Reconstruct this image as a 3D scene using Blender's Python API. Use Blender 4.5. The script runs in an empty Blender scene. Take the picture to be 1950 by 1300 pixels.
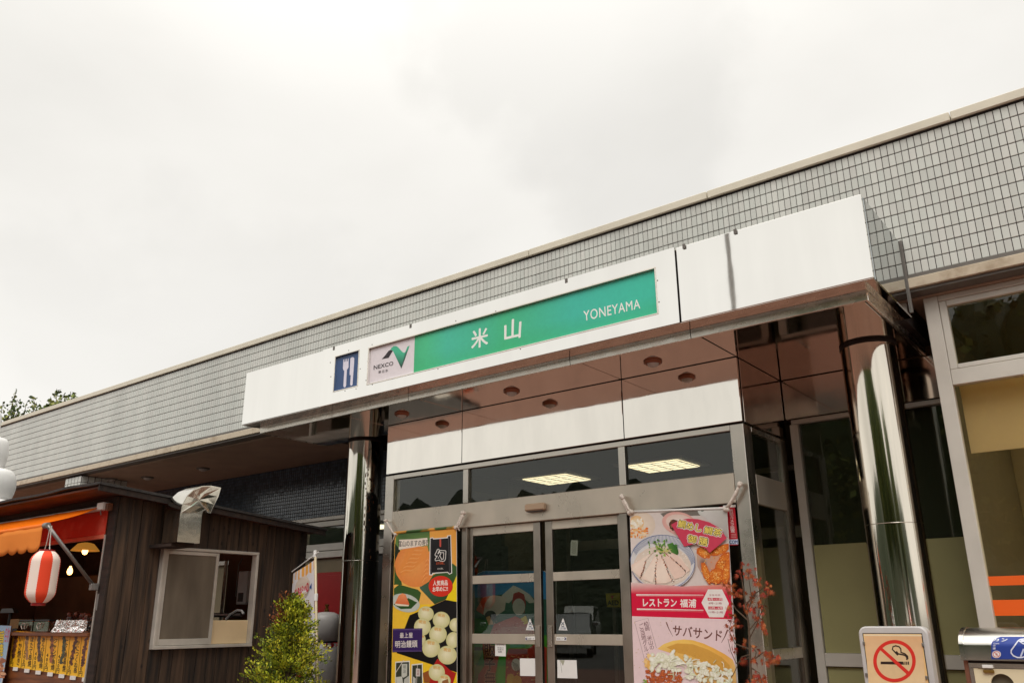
import bpy, bmesh, math, random
import numpy as np
from mathutils import Vector, Matrix, noise as mnoise
random.seed(7)
SC = bpy.context.scene
COL = SC.collection
EYE = 1.25
# ---------------------------------------------------------------- camera
FPX, PW, PH = 1598.4, 1950.0, 1300.0
YAW, PITCH, ROLL = math.radians(-37.804), math.radians(18.294), math.radians(-0.424)
def cam_basis():
    cy, sy, cp, sp = math.cos(YAW), math.sin(YAW), math.cos(PITCH), math.sin(PITCH)
    fwd = Vector((sy*cp, cy*cp, sp)); right = Vector((cy, -sy, 0)); up = right.cross(fwd)
    cr, sr = math.cos(ROLL), math.sin(ROLL)
    return right*cr+up*sr, -right*sr+up*cr, fwd
CR, CU, CF = cam_basis()
cam_data = bpy.data.cameras.new('camera')
cam = bpy.data.objects.new('camera', cam_data); COL.objects.link(cam)
cam.matrix_world = Matrix(((CR.x, CU.x, -CF.x, 0), (CR.y, CU.y, -CF.y, 0), (CR.z, CU.z, -CF.z, EYE), (0, 0, 0, 1)))
cam_data.sensor_fit = 'HORIZONTAL'; cam_data.sensor_width = 36.0
cam_data.lens = 36.0*FPX/PW
cam_data.clip_start = 0.05; cam_data.clip_end = 2000
SC.camera = cam
# ---------------------------------------------------------------- sky, sun, exposure
SUN_DIR = Vector((0.25, -0.62, 0.80)).normalized()      # towards the sun, behind thin cloud
W = bpy.data.worlds.new('World'); SC.world = W; W.use_nodes = True
nt = W.node_tree; nt.nodes.clear()
def N(t, typ, **kw):
    n = t.nodes.new(typ)
    for k, v in kw.items(): setattr(n, k, v)
    return n
wo = N(nt, 'ShaderNodeOutputWorld'); bg = N(nt, 'ShaderNodeBackground'); bg.inputs[1].default_value = 0.1
sky = N(nt, 'ShaderNodeTexSky', sky_type='NISHITA', sun_disc=False)
sky.sun_elevation = math.asin(SUN_DIR.z); sky.sun_rotation = math.atan2(SUN_DIR.x, SUN_DIR.y)
tc = N(nt, 'ShaderNodeTexCoord')
mp = N(nt, 'ShaderNodeMapping'); mp.inputs['Scale'].default_value = (1.0, 1.0, 2.2); mp.inputs['Location'].default_value = (8.65, 1.2, 0.4)
nz = N(nt, 'ShaderNodeTexNoise'); nz.inputs['Scale'].default_value = 1.5; nz.inputs['Detail'].default_value = 8; nz.inputs['Roughness'].default_value = 0.5; nz.inputs['Distortion'].default_value = 0.2
rp = N(nt, 'ShaderNodeValToRGB')
rp.color_ramp.elements[0].position = 0.36; rp.color_ramp.elements[0].color = (0.87, 0.845, 0.79, 1)
rp.color_ramp.elements[1].position = 0.62; rp.color_ramp.elements[1].color = (0.985, 0.958, 0.90, 1)
e = rp.color_ramp.elements.new(0.45); e.color = (0.92, 0.893, 0.837, 1)
e = rp.color_ramp.elements.new(0.53); e.color = (0.955, 0.928, 0.872, 1)
vm = N(nt, 'ShaderNodeVectorMath', operation='SCALE'); vm.inputs['Scale'].default_value = 10.4
mx = N(nt, 'ShaderNodeMix', data_type='RGBA'); mx.inputs[0].default_value = 0.93
L = nt.links.new
L(tc.outputs['Generated'], mp.inputs[0]); L(mp.outputs[0], nz.inputs['Vector']); L(nz.outputs[0], rp.inputs[0])
# thicker grey cloud banks, and the brighter upper sky of an overcast day
wob = N(nt, 'ShaderNodeTexNoise'); wob.inputs['Scale'].default_value = 2.2; wob.inputs['Detail'].default_value = 8
wsc = N(nt, 'ShaderNodeVectorMath', operation='MULTIPLY_ADD'); wsc.inputs[1].default_value = (.30, .30, .30); L(tc.outputs['Generated'], wob.inputs['Vector']); L(wob.outputs['Color'], wsc.inputs[0]); L(tc.outputs['Generated'], wsc.inputs[2])
wof = N(nt, 'ShaderNodeVectorMath', operation='SUBTRACT'); wof.inputs[1].default_value = (.15, .15, .15); L(wsc.outputs[0], wof.inputs[0])
dens = None
for (px_, py_, amp, a0, a1) in ((400, 470, .05, 13, 2), (1060, 10, .095, 14, 0)):
    dv = (CF+CR*((px_-PW/2)/FPX)-CU*((py_-PH/2)/FPX)).normalized()
    dt_ = N(nt, 'ShaderNodeVectorMath', operation='DOT_PRODUCT'); dt_.inputs[1].default_value = dv; L(wof.outputs[0], dt_.inputs[0])
    mr_ = N(nt, 'ShaderNodeMapRange', interpolation_type='SMOOTHSTEP'); mr_.inputs[1].default_value = math.cos(math.radians(a0)); mr_.inputs[2].default_value = math.cos(math.radians(a1)); mr_.inputs[3].default_value = 1; mr_.inputs[4].default_value = 1-amp
    L(dt_.outputs['Value'], mr_.inputs[0])
    if dens is None: dens = mr_.outputs[0]
    else:
        mu = N(nt, 'ShaderNodeMath', operation='MULTIPLY'); L(dens, mu.inputs[0]); L(mr_.outputs[0], mu.inputs[1]); dens = mu.outputs[0]
sx_ = N(nt, 'ShaderNodeSeparateXYZ'); L(tc.outputs['Generated'], sx_.inputs[0])
zr_ = N(nt, 'ShaderNodeMapRange', interpolation_type='SMOOTHSTEP'); zr_.inputs[1].default_value = .5; zr_.inputs[2].default_value = 1.0; zr_.inputs[3].default_value = 1.0; zr_.inputs[4].default_value = 1.9; L(sx_.outputs['Z'], zr_.inputs[0])
mu = N(nt, 'ShaderNodeMath', operation='MULTIPLY'); L(dens, mu.inputs[0]); L(zr_.outputs[0], mu.inputs[1])
v2 = N(nt, 'ShaderNodeVectorMath', operation='SCALE'); L(rp.outputs[0], v2.inputs[0]); L(mu.outputs[0], v2.inputs['Scale'])
L(v2.outputs[0], vm.inputs[0]); L(sky.outputs[0], mx.inputs[6]); L(vm.outputs[0], mx.inputs[7])
L(mx.outputs[2], bg.inputs[0]); L(bg.outputs[0], wo.inputs[0])
sd = bpy.data.lights.new('sun', 'SUN'); sd.energy = 1.5; sd.angle = math.radians(35); sd.color = (1.0, 0.97, 0.92)
so = bpy.data.objects.new('sun', sd); COL.objects.link(so)
so.rotation_euler = SUN_DIR.to_track_quat('Z', 'Y').to_euler(); so.location = SUN_DIR*30
SC.view_settings.view_transform = 'Standard'; SC.view_settings.look = 'None'
SC.view_settings.exposure = 0.0; SC.view_settings.gamma = 1.0; SC.view_settings.use_curve_mapping = False
SC.cycles.use_denoising = True
SC.cycles.max_bounces = 12; SC.cycles.glossy_bounces = 8; SC.cycles.transparent_max_bounces = 16
SC.cycles.sample_clamp_indirect = 8.0

# ---------------------------------------------------------------- pixel of the photograph -> point on a plane of the place
ORG = Vector((0, 0, EYE))
def ray(x, y): return CF + CR*((x-PW/2)/FPX) - CU*((y-PH/2)/FPX)
def onY(x, y, Y): d = ray(x, y); return ORG + d*(Y/d.y)
def onX(x, y, X): d = ray(x, y); return ORG + d*(X/d.x)
def onZ(x, y, z): d = ray(x, y); return ORG + d*((z-EYE)/d.z)
def H(z): return z + EYE                  # height above eye level -> height above the ground

# ---------------------------------------------------------------- materials
def lin(r, g, b):
    f = lambda v: (v/255/12.92) if v/255 <= 0.04045 else ((v/255+0.055)/1.055)**2.4
    return (f(r), f(g), f(b))
MATS = {}
def mat(name, col, rough=0.5, metal=0.0, var=0.0, vscale=6.0, vstretch=(1, 1, 1), col2=None, bump=0.0, bscale=40.0, bstretch=(1, 1, 1), rvar=0.0,
        emit=None, estr=0.0, spec=0.5, coat=0.0, attr=False, rand=0.0, bdist=0.01, vlo=0.35, vhi=0.65, vdetail=5, trans=0.0, sub=0.0, hue=0.0, knots=0):
    m = bpy.data.materials.new(name); m.use_nodes = True; t = m.node_tree; t.nodes.clear(); k = t.links.new
    out = N(t, 'ShaderNodeOutputMaterial'); p = N(t, 'ShaderNodeBsdfPrincipled'); k(p.outputs[0], out.inputs[0])
    p.inputs['Roughness'].default_value = rough; p.inputs['Metallic'].default_value = metal
    p.inputs['Specular IOR Level'].default_value = spec; p.inputs['Coat Weight'].default_value = coat
    p.inputs['Transmission Weight'].default_value = trans
    base = None
    if attr:
        a = N(t, 'ShaderNodeAttribute', attribute_name='Col'); base = a.outputs['Color']
    else:
        rgb = N(t, 'ShaderNodeRGB'); rgb.outputs[0].default_value = (*col, 1); base = rgb.outputs[0]
    if var or col2 or rvar or bump:
        tcn = N(t, 'ShaderNodeTexCoord')
    if var or col2 or rvar:
        mpn = N(t, 'ShaderNodeMapping'); mpn.inputs['Scale'].default_value = vstretch
        nn = N(t, 'ShaderNodeTexNoise'); nn.inputs['Scale'].default_value = vscale; nn.inputs['Detail'].default_value = vdetail
        k(tcn.outputs['Object'], mpn.inputs[0]); k(mpn.outputs[0], nn.inputs['Vector'])
        mr = N(t, 'ShaderNodeMapRange'); mr.inputs[1].default_value = vlo; mr.inputs[2].default_value = vhi
        k(nn.outputs[0], mr.inputs[0])
        if col2:
            mxx = N(t, 'ShaderNodeMix', data_type='RGBA'); k(mr.outputs[0], mxx.inputs[0]); k(base, mxx.inputs[6]); mxx.inputs[7].default_value = (*col2, 1); base = mxx.outputs[2]
        elif var:
            hv = N(t, 'ShaderNodeHueSaturation'); m2 = N(t, 'ShaderNodeMapRange'); m2.inputs[3].default_value = 1-var; m2.inputs[4].default_value = 1+var
            k(mr.outputs[0], m2.inputs[0]); k(m2.outputs[0], hv.inputs['Value']); k(base, hv.inputs['Color']); base = hv.outputs[0]
        if rvar:
            m3 = N(t, 'ShaderNodeMapRange'); m3.inputs[3].default_value = max(0.02, rough-rvar); m3.inputs[4].default_value = rough+rvar
            k(mr.outputs[0], m3.inputs[0]); k(m3.outputs[0], p.inputs['Roughness'])
    if rand:
        oi = N(t, 'ShaderNodeObjectInfo'); at = N(t, 'ShaderNodeAttribute', attribute_name='rnd')
        ad = N(t, 'ShaderNodeMath', operation='ADD'); fr = N(t, 'ShaderNodeMath', operation='FRACT')
        k(oi.outputs['Random'], ad.inputs[0]); k(at.outputs['Fac'], ad.inputs[1]); k(ad.outputs[0], fr.inputs[0])
        hv = N(t, 'ShaderNodeHueSaturation'); m2 = N(t, 'ShaderNodeMapRange'); m2.inputs[3].default_value = 1-rand; m2.inputs[4].default_value = 1+rand
        k(fr.outputs[0], m2.inputs[0]); k(m2.outputs[0], hv.inputs['Value'])
        m4 = N(t, 'ShaderNodeMath', operation='MULTIPLY'); m4.inputs[1].default_value = 7.31; f2 = N(t, 'ShaderNodeMath', operation='FRACT'); k(fr.outputs[0], m4.inputs[0]); k(m4.outputs[0], f2.inputs[0])
        m5 = N(t, 'ShaderNodeMapRange'); m5.inputs[3].default_value = 0.5-hue; m5.inputs[4].default_value = 0.5+hue; k(f2.outputs[0], m5.inputs[0]); k(m5.outputs[0], hv.inputs['Hue'])
        k(base, hv.inputs['Color']); base = hv.outputs[0]
    if knots:
        vo = N(t, 'ShaderNodeTexVoronoi'); vo.inputs['Scale'].default_value = knots; mk = N(t, 'ShaderNodeMapping'); mk.inputs['Scale'].default_value = (1.3, 1.3, .75); k(tcn.outputs['Object'], mk.inputs[0]); k(mk.outputs[0], vo.inputs['Vector'])
        kr_ = N(t, 'ShaderNodeMapRange'); kr_.inputs[1].default_value = .05; kr_.inputs[2].default_value = .13; kr_.inputs[3].default_value = .22; kr_.inputs[4].default_value = 1.0; k(vo.outputs['Distance'], kr_.inputs[0])
        hk = N(t, 'ShaderNodeHueSaturation'); k(kr_.outputs[0], hk.inputs['Value']); k(base, hk.inputs['Color']); base = hk.outputs[0]
    k(base, p.inputs['Base Color'])
    if bump:
        mb = N(t, 'ShaderNodeMapping'); mb.inputs['Scale'].default_value = bstretch
        nb = N(t, 'ShaderNodeTexNoise'); nb.inputs['Scale'].default_value = bscale; nb.inputs['Detail'].default_value = 3
        k(tcn.outputs['Object'], mb.inputs[0]); k(mb.outputs[0], nb.inputs['Vector'])
        bp = N(t, 'ShaderNodeBump'); bp.inputs['Strength'].default_value = bump; bp.inputs['Distance'].default_value = bdist
        k(nb.outputs[0], bp.inputs['Height']); k(bp.outputs[0], p.inputs['Normal'])
    if emit:
        p.inputs['Emission Color'].default_value = (*emit, 1); p.inputs['Emission Strength'].default_value = estr
    if sub:
        p.inputs['Subsurface Weight'].default_value = sub; p.inputs['Subsurface Radius'].default_value = (.05, .03, .02)
    MATS[name] = m
    return m
def glass(name, tint=(0.5, 0.5, 0.48), rough=0.0, ior=1.5, wav=0.0):
    m = bpy.data.materials.new(name); m.use_nodes = True; t = m.node_tree; t.nodes.clear(); k = t.links.new
    out = N(t, 'ShaderNodeOutputMaterial'); mxs = N(t, 'ShaderNodeMixShader')
    tr = N(t, 'ShaderNodeBsdfTransparent'); tr.inputs[0].default_value = (*tint, 1)
    gl = N(t, 'ShaderNodeBsdfGlossy'); gl.inputs['Roughness'].default_value = rough; gl.inputs[0].default_value = (0.95, 0.97, 0.95, 1)
    fr = N(t, 'ShaderNodeFresnel'); ge = N(t, 'ShaderNodeNewGeometry'); mi = N(t, 'ShaderNodeMix', data_type='FLOAT'); mi.inputs[2].default_value = ior; mi.inputs[3].default_value = 1/ior
    k(ge.outputs['Backfacing'], mi.inputs[0]); k(mi.outputs[0], fr.inputs[0])
    k(fr.outputs[0], mxs.inputs[0]); k(tr.outputs[0], mxs.inputs[1]); k(gl.outputs[0], mxs.inputs[2]); k(mxs.outputs[0], out.inputs[0])
    if wav:
        tcn = N(t, 'ShaderNodeTexCoord'); nb = N(t, 'ShaderNodeTexNoise'); nb.inputs['Scale'].default_value = 1.5; bp = N(t, 'ShaderNodeBump'); bp.inputs['Strength'].default_value = wav; bp.inputs['Distance'].default_value = 0.02
        k(tcn.outputs['Object'], nb.inputs['Vector']); k(nb.outputs[0], bp.inputs['Height']); k(bp.outputs[0], gl.inputs['Normal']); k(bp.outputs[0], fr.inputs['Normal'])
    MATS[name] = m
    return m
M_STEEL = mat('mirror_steel', (0.90, 0.885, 0.845), 0.025, 1.0, rvar=0.012, var=.018, vscale=2.2, vstretch=(2.4, 1, .3), bump=0.06, bscale=1.3, bdist=0.02, bstretch=(1, 1, 1))
M_SOFFIT = mat('mirror_soffit', (0.66, 0.59, 0.53), 0.05, 1.0, rvar=0.03, vscale=3, bump=0.06, bscale=1.6, bdist=0.02)
M_PANEL = mat('stainless_panel', (0.84, 0.80, 0.73), 0.055, 1.0, var=0.04, vscale=5, vstretch=(1, 1, 0.3), rvar=0.02, bump=0.13, bscale=1.5, bdist=0.015)
M_PANELD = mat('recess_shade_panel', (0.50, 0.41, 0.35), 0.09, 1.0, var=0.05, vscale=5, rvar=0.03, bump=0.05, bscale=1.5, bdist=0.015)  # darker copy of the stainless panel: shade of the recess put into the colour
M_COLUMN = mat('column_steel', (0.73, 0.67, 0.575), 0.08, 1.0, var=.14, rvar=0.04, vscale=9, vstretch=(1, 1, 0.05), bump=0.12, bscale=5, bdist=0.006, bstretch=(1, 1, 0.12))
M_BRUSH = mat('brushed_frame', (0.64, 0.59, 0.52), 0.30, 1.0, var=0.10, vscale=4, rvar=0.06,)
M_HEADER = mat('stained_header', lin(204, 194, 178), 0.34, 0.55, var=0.07, vscale=3.5, vstretch=(1, 1, 0.6), rvar=0.08)
M_DOORFR = mat('door_frame_steel', (0.42, 0.375, 0.32), 0.34, 1.0, var=0.10, vscale=4, rvar=0.06)
M_JOINT = mat('dark_joint', (0.022, 0.014, 0.012), 0.8)
M_TILE = mat('grey_white_tile', lin(204, 205, 198), 0.24, var=0.07, vscale=1.3, vstretch=(1.8, 1, .40), rand=0.07, hue=.035, spec=0.5, bump=0.02, bscale=60)
M_GROUT = mat('dark_grout', (0.032, 0.017, 0.022), 0.9, var=0.2, vscale=12)
M_DTILE = mat('dark_blue_tile', lin(70, 82, 96), 0.16, var=0.1, vscale=2, rand=0.28, spec=0.6)
M_DGROUT = mat('black_grout', (0.012, 0.012, 0.013), 0.9)
M_BEIGE = mat('beige_coping', lin(214, 206, 187), 0.45, var=0.05, vscale=5, rvar=0.05)
M_LIP = mat('weathered_lip', lin(198, 183, 160), 0.5, var=0.10, vscale=9, col2=lin(165, 145, 120), vlo=.5, vhi=.75)
M_FLASH = mat('grey_flashing', lin(110, 104, 98), 0.5, 0.3, var=0.08)
M_SOFP = mat('painted_soffit', lin(172, 146, 126), 0.7, var=0.08, vscale=3)
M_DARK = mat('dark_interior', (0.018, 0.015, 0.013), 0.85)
M_ALU = mat('white_aluminium', lin(212, 206, 196), 0.38, 0.25, var=0.04, vscale=5)
M_ALU2 = mat('grey_aluminium', lin(200, 194, 184), 0.42, 0.3, var=0.10, vscale=6)
M_GLASS = glass('clear_glass', (0.86, 0.87, 0.84), ior=1.5, wav=0.02)
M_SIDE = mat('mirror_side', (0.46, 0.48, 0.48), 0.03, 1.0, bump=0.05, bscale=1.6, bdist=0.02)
M_GLASSO = glass('door_glass', (0.74, 0.76, 0.72), ior=1.66, wav=0.02)
M_GLASSD = glass('dark_glass', (0.72, 0.73, 0.70), ior=1.52, wav=0.03)
M_GLASSB = glass('bay_glass', (0.86, 0.86, 0.82), ior=1.5, wav=0.02)
M_PRINT = mat('printed_colour', (1, 1, 1), 0.42, attr=True, spec=0.4, var=0.025, vscale=30)
M_WHITE = mat('white_paint', lin(232, 230, 226), 0.4, var=0.03)
M_ROPE = mat('white_rope', lin(224, 212, 200), 0.9, var=0.15, vscale=60, bump=0.5, bscale=160)
M_BLACK = mat('black_plastic', (0.02, 0.02, 0.02), 0.45)
M_WOOD = mat('weathered_wood', lin(84, 64, 47), 0.78, col2=lin(25, 19, 14), vscale=7, vstretch=(3.5, 3.5, 0.22), rand=0.28, bump=0.35, bscale=14, bstretch=(5, 5, 0.3), vlo=.3, vhi=.7, knots=6.5)
M_WOOD2 = mat('dark_wood', lin(52, 38, 30), 0.85, col2=lin(30, 22, 18), vscale=7, vstretch=(0.4, 3, 3), rand=0.2, bump=0.3, bscale=20)
M_ROOFT = mat('black_roofing', (0.03, 0.027, 0.025), 0.85, var=0.3, vscale=15, bump=0.5, bscale=60)
M_UNDER = mat('roof_underside_ply', lin(104, 58, 38), 0.75, col2=lin(60, 34, 24), vscale=4, vstretch=(0.4, 2, 2))
M_ORANGE = mat('orange_canvas', lin(240, 120, 28), 0.75, var=0.08, vscale=5, bump=0.2, bscale=8, bdist=0.02)
M_REDC = mat('red_canvas', lin(196, 58, 36), 0.8, var=0.10, vscale=4, col2=lin(214, 110, 90), vlo=.55, vhi=.8)
M_COUNTER = mat('counter_wood', lin(134, 78, 40), 0.5, col2=lin(92, 50, 26), vscale=5, vstretch=(0.5, 4, 6))
M_GALV = mat('galvanised_duct', (0.74, 0.71, 0.64), 0.12, 1.0, var=0.06, vscale=4, rvar=0.04, bump=0.25, bscale=3, bdist=0.02)
M_GREYM = mat('grey_metal', lin(140, 136, 132), 0.4, 0.7, var=0.1)
M_PLAST = mat('white_plastic', lin(250, 249, 246), 0.35, var=0.02)
M_GREYPL = mat('grey_plastic', lin(196, 192, 190), 0.4, var=0.04)
M_CYL = mat('gas_cylinder_paint', lin(212, 208, 204), 0.4, var=0.08, vscale=5)
M_BARK = mat('bark', lin(92, 74, 58), 0.9, var=0.3, vscale=20, bump=0.4, bscale=40)
M_LEAF = mat('leaf_attr', (1, 1, 1), 0.55, attr=True, spec=0.3)
M_REDPAV = mat('red_paving', (0.185, 0.092, 0.066), 0.8, var=0.18, vscale=6, bump=0.2, bscale=50)
M_ASPH = mat('asphalt', (0.07, 0.066, 0.062), 0.85, var=0.25, vscale=14, bump=0.3, bscale=120)
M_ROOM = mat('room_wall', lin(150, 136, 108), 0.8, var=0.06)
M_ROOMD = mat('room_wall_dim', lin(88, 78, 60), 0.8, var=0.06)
M_FILM = mat('green_window_film', lin(158, 152, 104), 0.6, var=0.04, vscale=2)
def translucent(name, col, fac=.5):
    m = bpy.data.materials.new(name); m.use_nodes = True; t = m.node_tree; t.nodes.clear()
    out = N(t, 'ShaderNodeOutputMaterial'); ms = N(t, 'ShaderNodeMixShader'); d1 = N(t, 'ShaderNodeBsdfDiffuse'); d2 = N(t, 'ShaderNodeBsdfTranslucent')
    d1.inputs[0].default_value = (*col, 1); d2.inputs[0].default_value = (*col, 1); ms.inputs[0].default_value = fac
    t.links.new(d1.outputs[0], ms.inputs[1]); t.links.new(d2.outputs[0], ms.inputs[2]); t.links.new(ms.outputs[0], out.inputs[0]); MATS[name] = m; return m
M_BLIND = translucent('yellow_blind', lin(253, 233, 190), .5)
M_CANV = translucent('orange_canvas_lit', lin(250, 134, 30), .42)
M_VAL = translucent('pale_orange_valance', lin(246, 156, 78), .3)
M_BOARD = mat('beige_board', lin(226, 200, 158), 0.6, var=0.03)
M_LITP = mat('blind_backlight', lin(250, 235, 190), 0.6, emit=(1.0, 0.84, 0.50), estr=14.0)
M_LITS = mat('soft_lit_panel', lin(250, 235, 190), 0.6, emit=(1.0, 0.87, 0.60), estr=2.4)
M_BULB = mat('lit_bulb', lin(255, 230, 170), 0.4, emit=(1.0, 0.50, 0.15), estr=6.0)
M_SHADE = mat('amber_lampshade', lin(238, 150, 50), 0.5, emit=(1.0, 0.42, 0.06), estr=0.30)
M_DRED = mat('dark_red_paint', lin(150, 24, 24), 0.4, var=0.06)
M_CAR1 = mat('white_car_paint', lin(220, 220, 216), 0.2, coat=0.6)
M_CAR2 = mat('silver_car_paint', lin(160, 162, 164), 0.22, 0.6, coat=0.6)
M_CARG = mat('car_glass', (0.02, 0.022, 0.024), 0.06, spec=0.7)
M_TYRE = mat('tyre_rubber', (0.02, 0.02, 0.02), 0.9)
M_HILL = mat('wooded_hill', (0.045, 0.062, 0.032), 0.95, col2=(0.022, 0.034, 0.016), vscale=0.4, bump=1.0, bscale=1.5, bdist=1.0)
M_FOIL = mat('foil', (0.85, 0.82, 0.80), 0.22, 1.0, bump=0.9, bscale=30, bdist=0.02)

# ---------------------------------------------------------------- mesh builder
class MB:
    def __init__(s): s.v = []; s.f = []; s.m = []; s.sm = []; s.c = []; s.mi = 0; s.col = (1, 1, 1); s.smooth = False
    def face(s, idx, col=None, cols=None):
        s.f.append(tuple(idx)); s.m.append(s.mi); s.sm.append(s.smooth); s.c.append(cols if cols else [col or s.col]*len(idx))
    def quad(s, *p, col=None, cols=None):
        n = len(s.v); s.v += [tuple(q) for q in p]; s.face(range(n, n+len(p)), col, cols)
    def box(s, x0, x1, y0, y1, z0, z1, col=None, b=0.0):
        if x0 > x1: x0, x1 = x1, x0
        if y0 > y1: y0, y1 = y1, y0
        if z0 > z1: z0, z1 = z1, z0
        if b <= 0:
            n = len(s.v)
            s.v += [(x0, y0, z0), (x1, y0, z0), (x1, y1, z0), (x0, y1, z0), (x0, y0, z1), (x1, y0, z1), (x1, y1, z1), (x0, y1, z1)]
            for q in ((0, 3, 2, 1), (4, 5, 6, 7), (0, 1, 5, 4), (1, 2, 6, 5), (2, 3, 7, 6), (3, 0, 4, 7)): s.face([n+i for i in q], col)
            return
        b = min(b, (x1-x0)*.45, (y1-y0)*.45, (z1-z0)*.45)
        # chamfered box: 24 vertices
        n = len(s.v); idx = {}
        for sx in (0, 1):
            for sy in (0, 1):
                for sz in (0, 1):
                    X, Y, Z = (x0, x1)[sx], (y0, y1)[sy], (z0, z1)[sz]
                    ix, iy, iz = X+(b if not sx else -b), Y+(b if not sy else -b), Z+(b if not sz else -b)
                    for ax, q in (('x', (X, iy, iz)), ('y', (ix, Y, iz)), ('z', (ix, iy, Z))):
                        idx[(sx, sy, sz, ax)] = len(s.v); s.v.append(q)
        I = lambda a, b_, c, ax: idx[(a, b_, c, ax)]
        s.face([I(0, 0, 0, 'x'), I(0, 0, 1, 'x'), I(0, 1, 1, 'x'), I(0, 1, 0, 'x')], col); s.face([I(1, 0, 0, 'x'), I(1, 1, 0, 'x'), I(1, 1, 1, 'x'), I(1, 0, 1, 'x')], col)
        s.face([I(0, 0, 0, 'y'), I(1, 0, 0, 'y'), I(1, 0, 1, 'y'), I(0, 0, 1, 'y')], col); s.face([I(0, 1, 0, 'y'), I(0, 1, 1, 'y'), I(1, 1, 1, 'y'), I(1, 1, 0, 'y')], col)
        s.face([I(0, 0, 0, 'z'), I(0, 1, 0, 'z'), I(1, 1, 0, 'z'), I(1, 0, 0, 'z')], col); s.face([I(0, 0, 1, 'z'), I(1, 0, 1, 'z'), I(1, 1, 1, 'z'), I(0, 1, 1, 'z')], col)
        for a in (0, 1):
            for c in (0, 1):
                s.face([I(a, c, 0, 'x'), I(a, c, 1, 'x'), I(a, c, 1, 'y'), I(a, c, 0, 'y')], col)
                s.face([I(a, 0, c, 'x'), I(a, 1, c, 'x'), I(a, 1, c, 'z'), I(a, 0, c, 'z')], col)
                s.face([I(0, a, c, 'y'), I(1, a, c, 'y'), I(1, a, c, 'z'), I(0, a, c, 'z')], col)
                for d in (0, 1): s.face([I(a, c, d, 'x'), I(a, c, d, 'y'), I(a, c, d, 'z')], col)
    def prism(s, pts, off, col=None):
        """pts: closed planar outline, off: extrusion vector"""
        n = len(s.v); k = len(pts); off = Vector(off)
        s.v += [tuple(p) for p in pts] + [tuple(Vector(p)+off) for p in pts]
        s.face(range(n, n+k), col); s.face(range(n+2*k-1, n+k-1, -1), col)
        for i in range(k):
            j = (i+1) % k; s.face([n+j, n+i, n+k+i, n+k+j], col)
    def tube(s, path, r, seg=8, col=None, cap=True):
        path = [Vector(p) for p in path]; rr = r if isinstance(r, (list, tuple)) else [r]*len(path)
        rings = []; prev = None
        for i, p in enumerate(path):
            d = (path[min(i+1, len(path)-1)]-path[max(i-1, 0)])
            d = d.normalized() if d.length > 1e-9 else Vector((0, 0, 1))
            a = prev - d*prev.dot(d) if prev is not None else d.orthogonal()
            if a.length < 1e-6: a = d.orthogonal()
            a.normalize(); prev = a; b = d.cross(a); n = len(s.v)
            for k in range(seg):
                t = 2*math.pi*k/seg; s.v.append(tuple(p+(a*math.cos(t)+b*math.sin(t))*rr[i]))
            rings.append(n)
        for i in range(len(rings)-1):
            for k in range(seg):
                q = (k+1) % seg; s.face([rings[i]+k, rings[i]+q, rings[i+1]+q, rings[i+1]+k], col)
        if cap:
            s.face([rings[0]+k for k in range(seg-1, -1, -1)], col); s.face([rings[-1]+k for k in range(seg)], col)
    def lathe(s, cx, cy, prof, seg=24, colf=None, a0=0.0):
        n = len(s.v)
        for r, z in prof:
            for k in range(seg):
                t = a0+2*math.pi*k/seg; s.v.append((cx+r*math.cos(t), cy+r*math.sin(t), z))
        for i in range(len(prof)-1):
            for k in range(seg):
                q = (k+1) % seg; s.face([n+i*seg+k, n+i*seg+q, n+(i+1)*seg+q, n+(i+1)*seg+k], colf(k, i) if colf else None)
    def build(s, name, mats, parent=None, smooth=None, col=False, rnd=False):
        me = bpy.data.meshes.new(name); root = parent
        while root is not None and root.parent is not None: root = root.parent
        o0 = Vector(root.location) if root is not None else Vector((0, 0, 0))
        vs = [(x-o0.x, y-o0.y, z-o0.z) for x, y, z in s.v]
        me.from_pydata(vs, [], s.f)
        if not isinstance(mats, (list, tuple)): mats = [mats]
        for m in mats: me.materials.append(m)
        if len(mats) > 1: me.polygons.foreach_set('material_index', s.m)
        me.polygons.foreach_set('use_smooth', [bool(a or smooth) for a in s.sm])
        if col:
            at = me.color_attributes.new('Col', 'FLOAT_COLOR', 'CORNER'); buf = []
            for cs in s.c:
                for c in cs: buf += [c[0], c[1], c[2], 1.0]
            at.data.foreach_set('color', buf)
        if rnd:
            at = me.attributes.new('rnd', 'FLOAT', 'FACE'); at.data.foreach_set('value', rnd)
        me.update()
        o = bpy.data.objects.new(name, me); COL.objects.link(o)
        if parent is not None: o.parent = parent
        return o
def thing(name, label, cat, loc=(0, 0, 0), group=None):
    o = bpy.data.objects.new(name, None); COL.objects.link(o); o.location = loc; o.empty_display_size = 0.1
    o['label'] = label; o['category'] = cat
    if group: o['group'] = group
    return o
def tag(o, label, cat, group=None):
    o['label'] = label; o['category'] = cat
    if group: o['group'] = group
    return o
def structure(o): o['kind'] = 'structure'; return o
def stuff(o): o['kind'] = 'stuff'; return o
def boxo(name, m, parent, x0, x1, y0, y1, z0, z1, b=0.0):
    g = MB(); g.box(x0, x1, y0, y1, z0, z1, b=b); return g.build(name, m, parent)
def shade_angle(o, deg=40):
    for p in o.data.polygons: p.use_smooth = True
    bm = bmesh.new(); bm.from_mesh(o.data)
    for ed in bm.edges:
        if len(ed.link_faces) == 2 and ed.calc_face_angle(0) > math.radians(deg): ed.smooth = False
    bm.to_mesh(o.data); bm.free()
    return o

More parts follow.
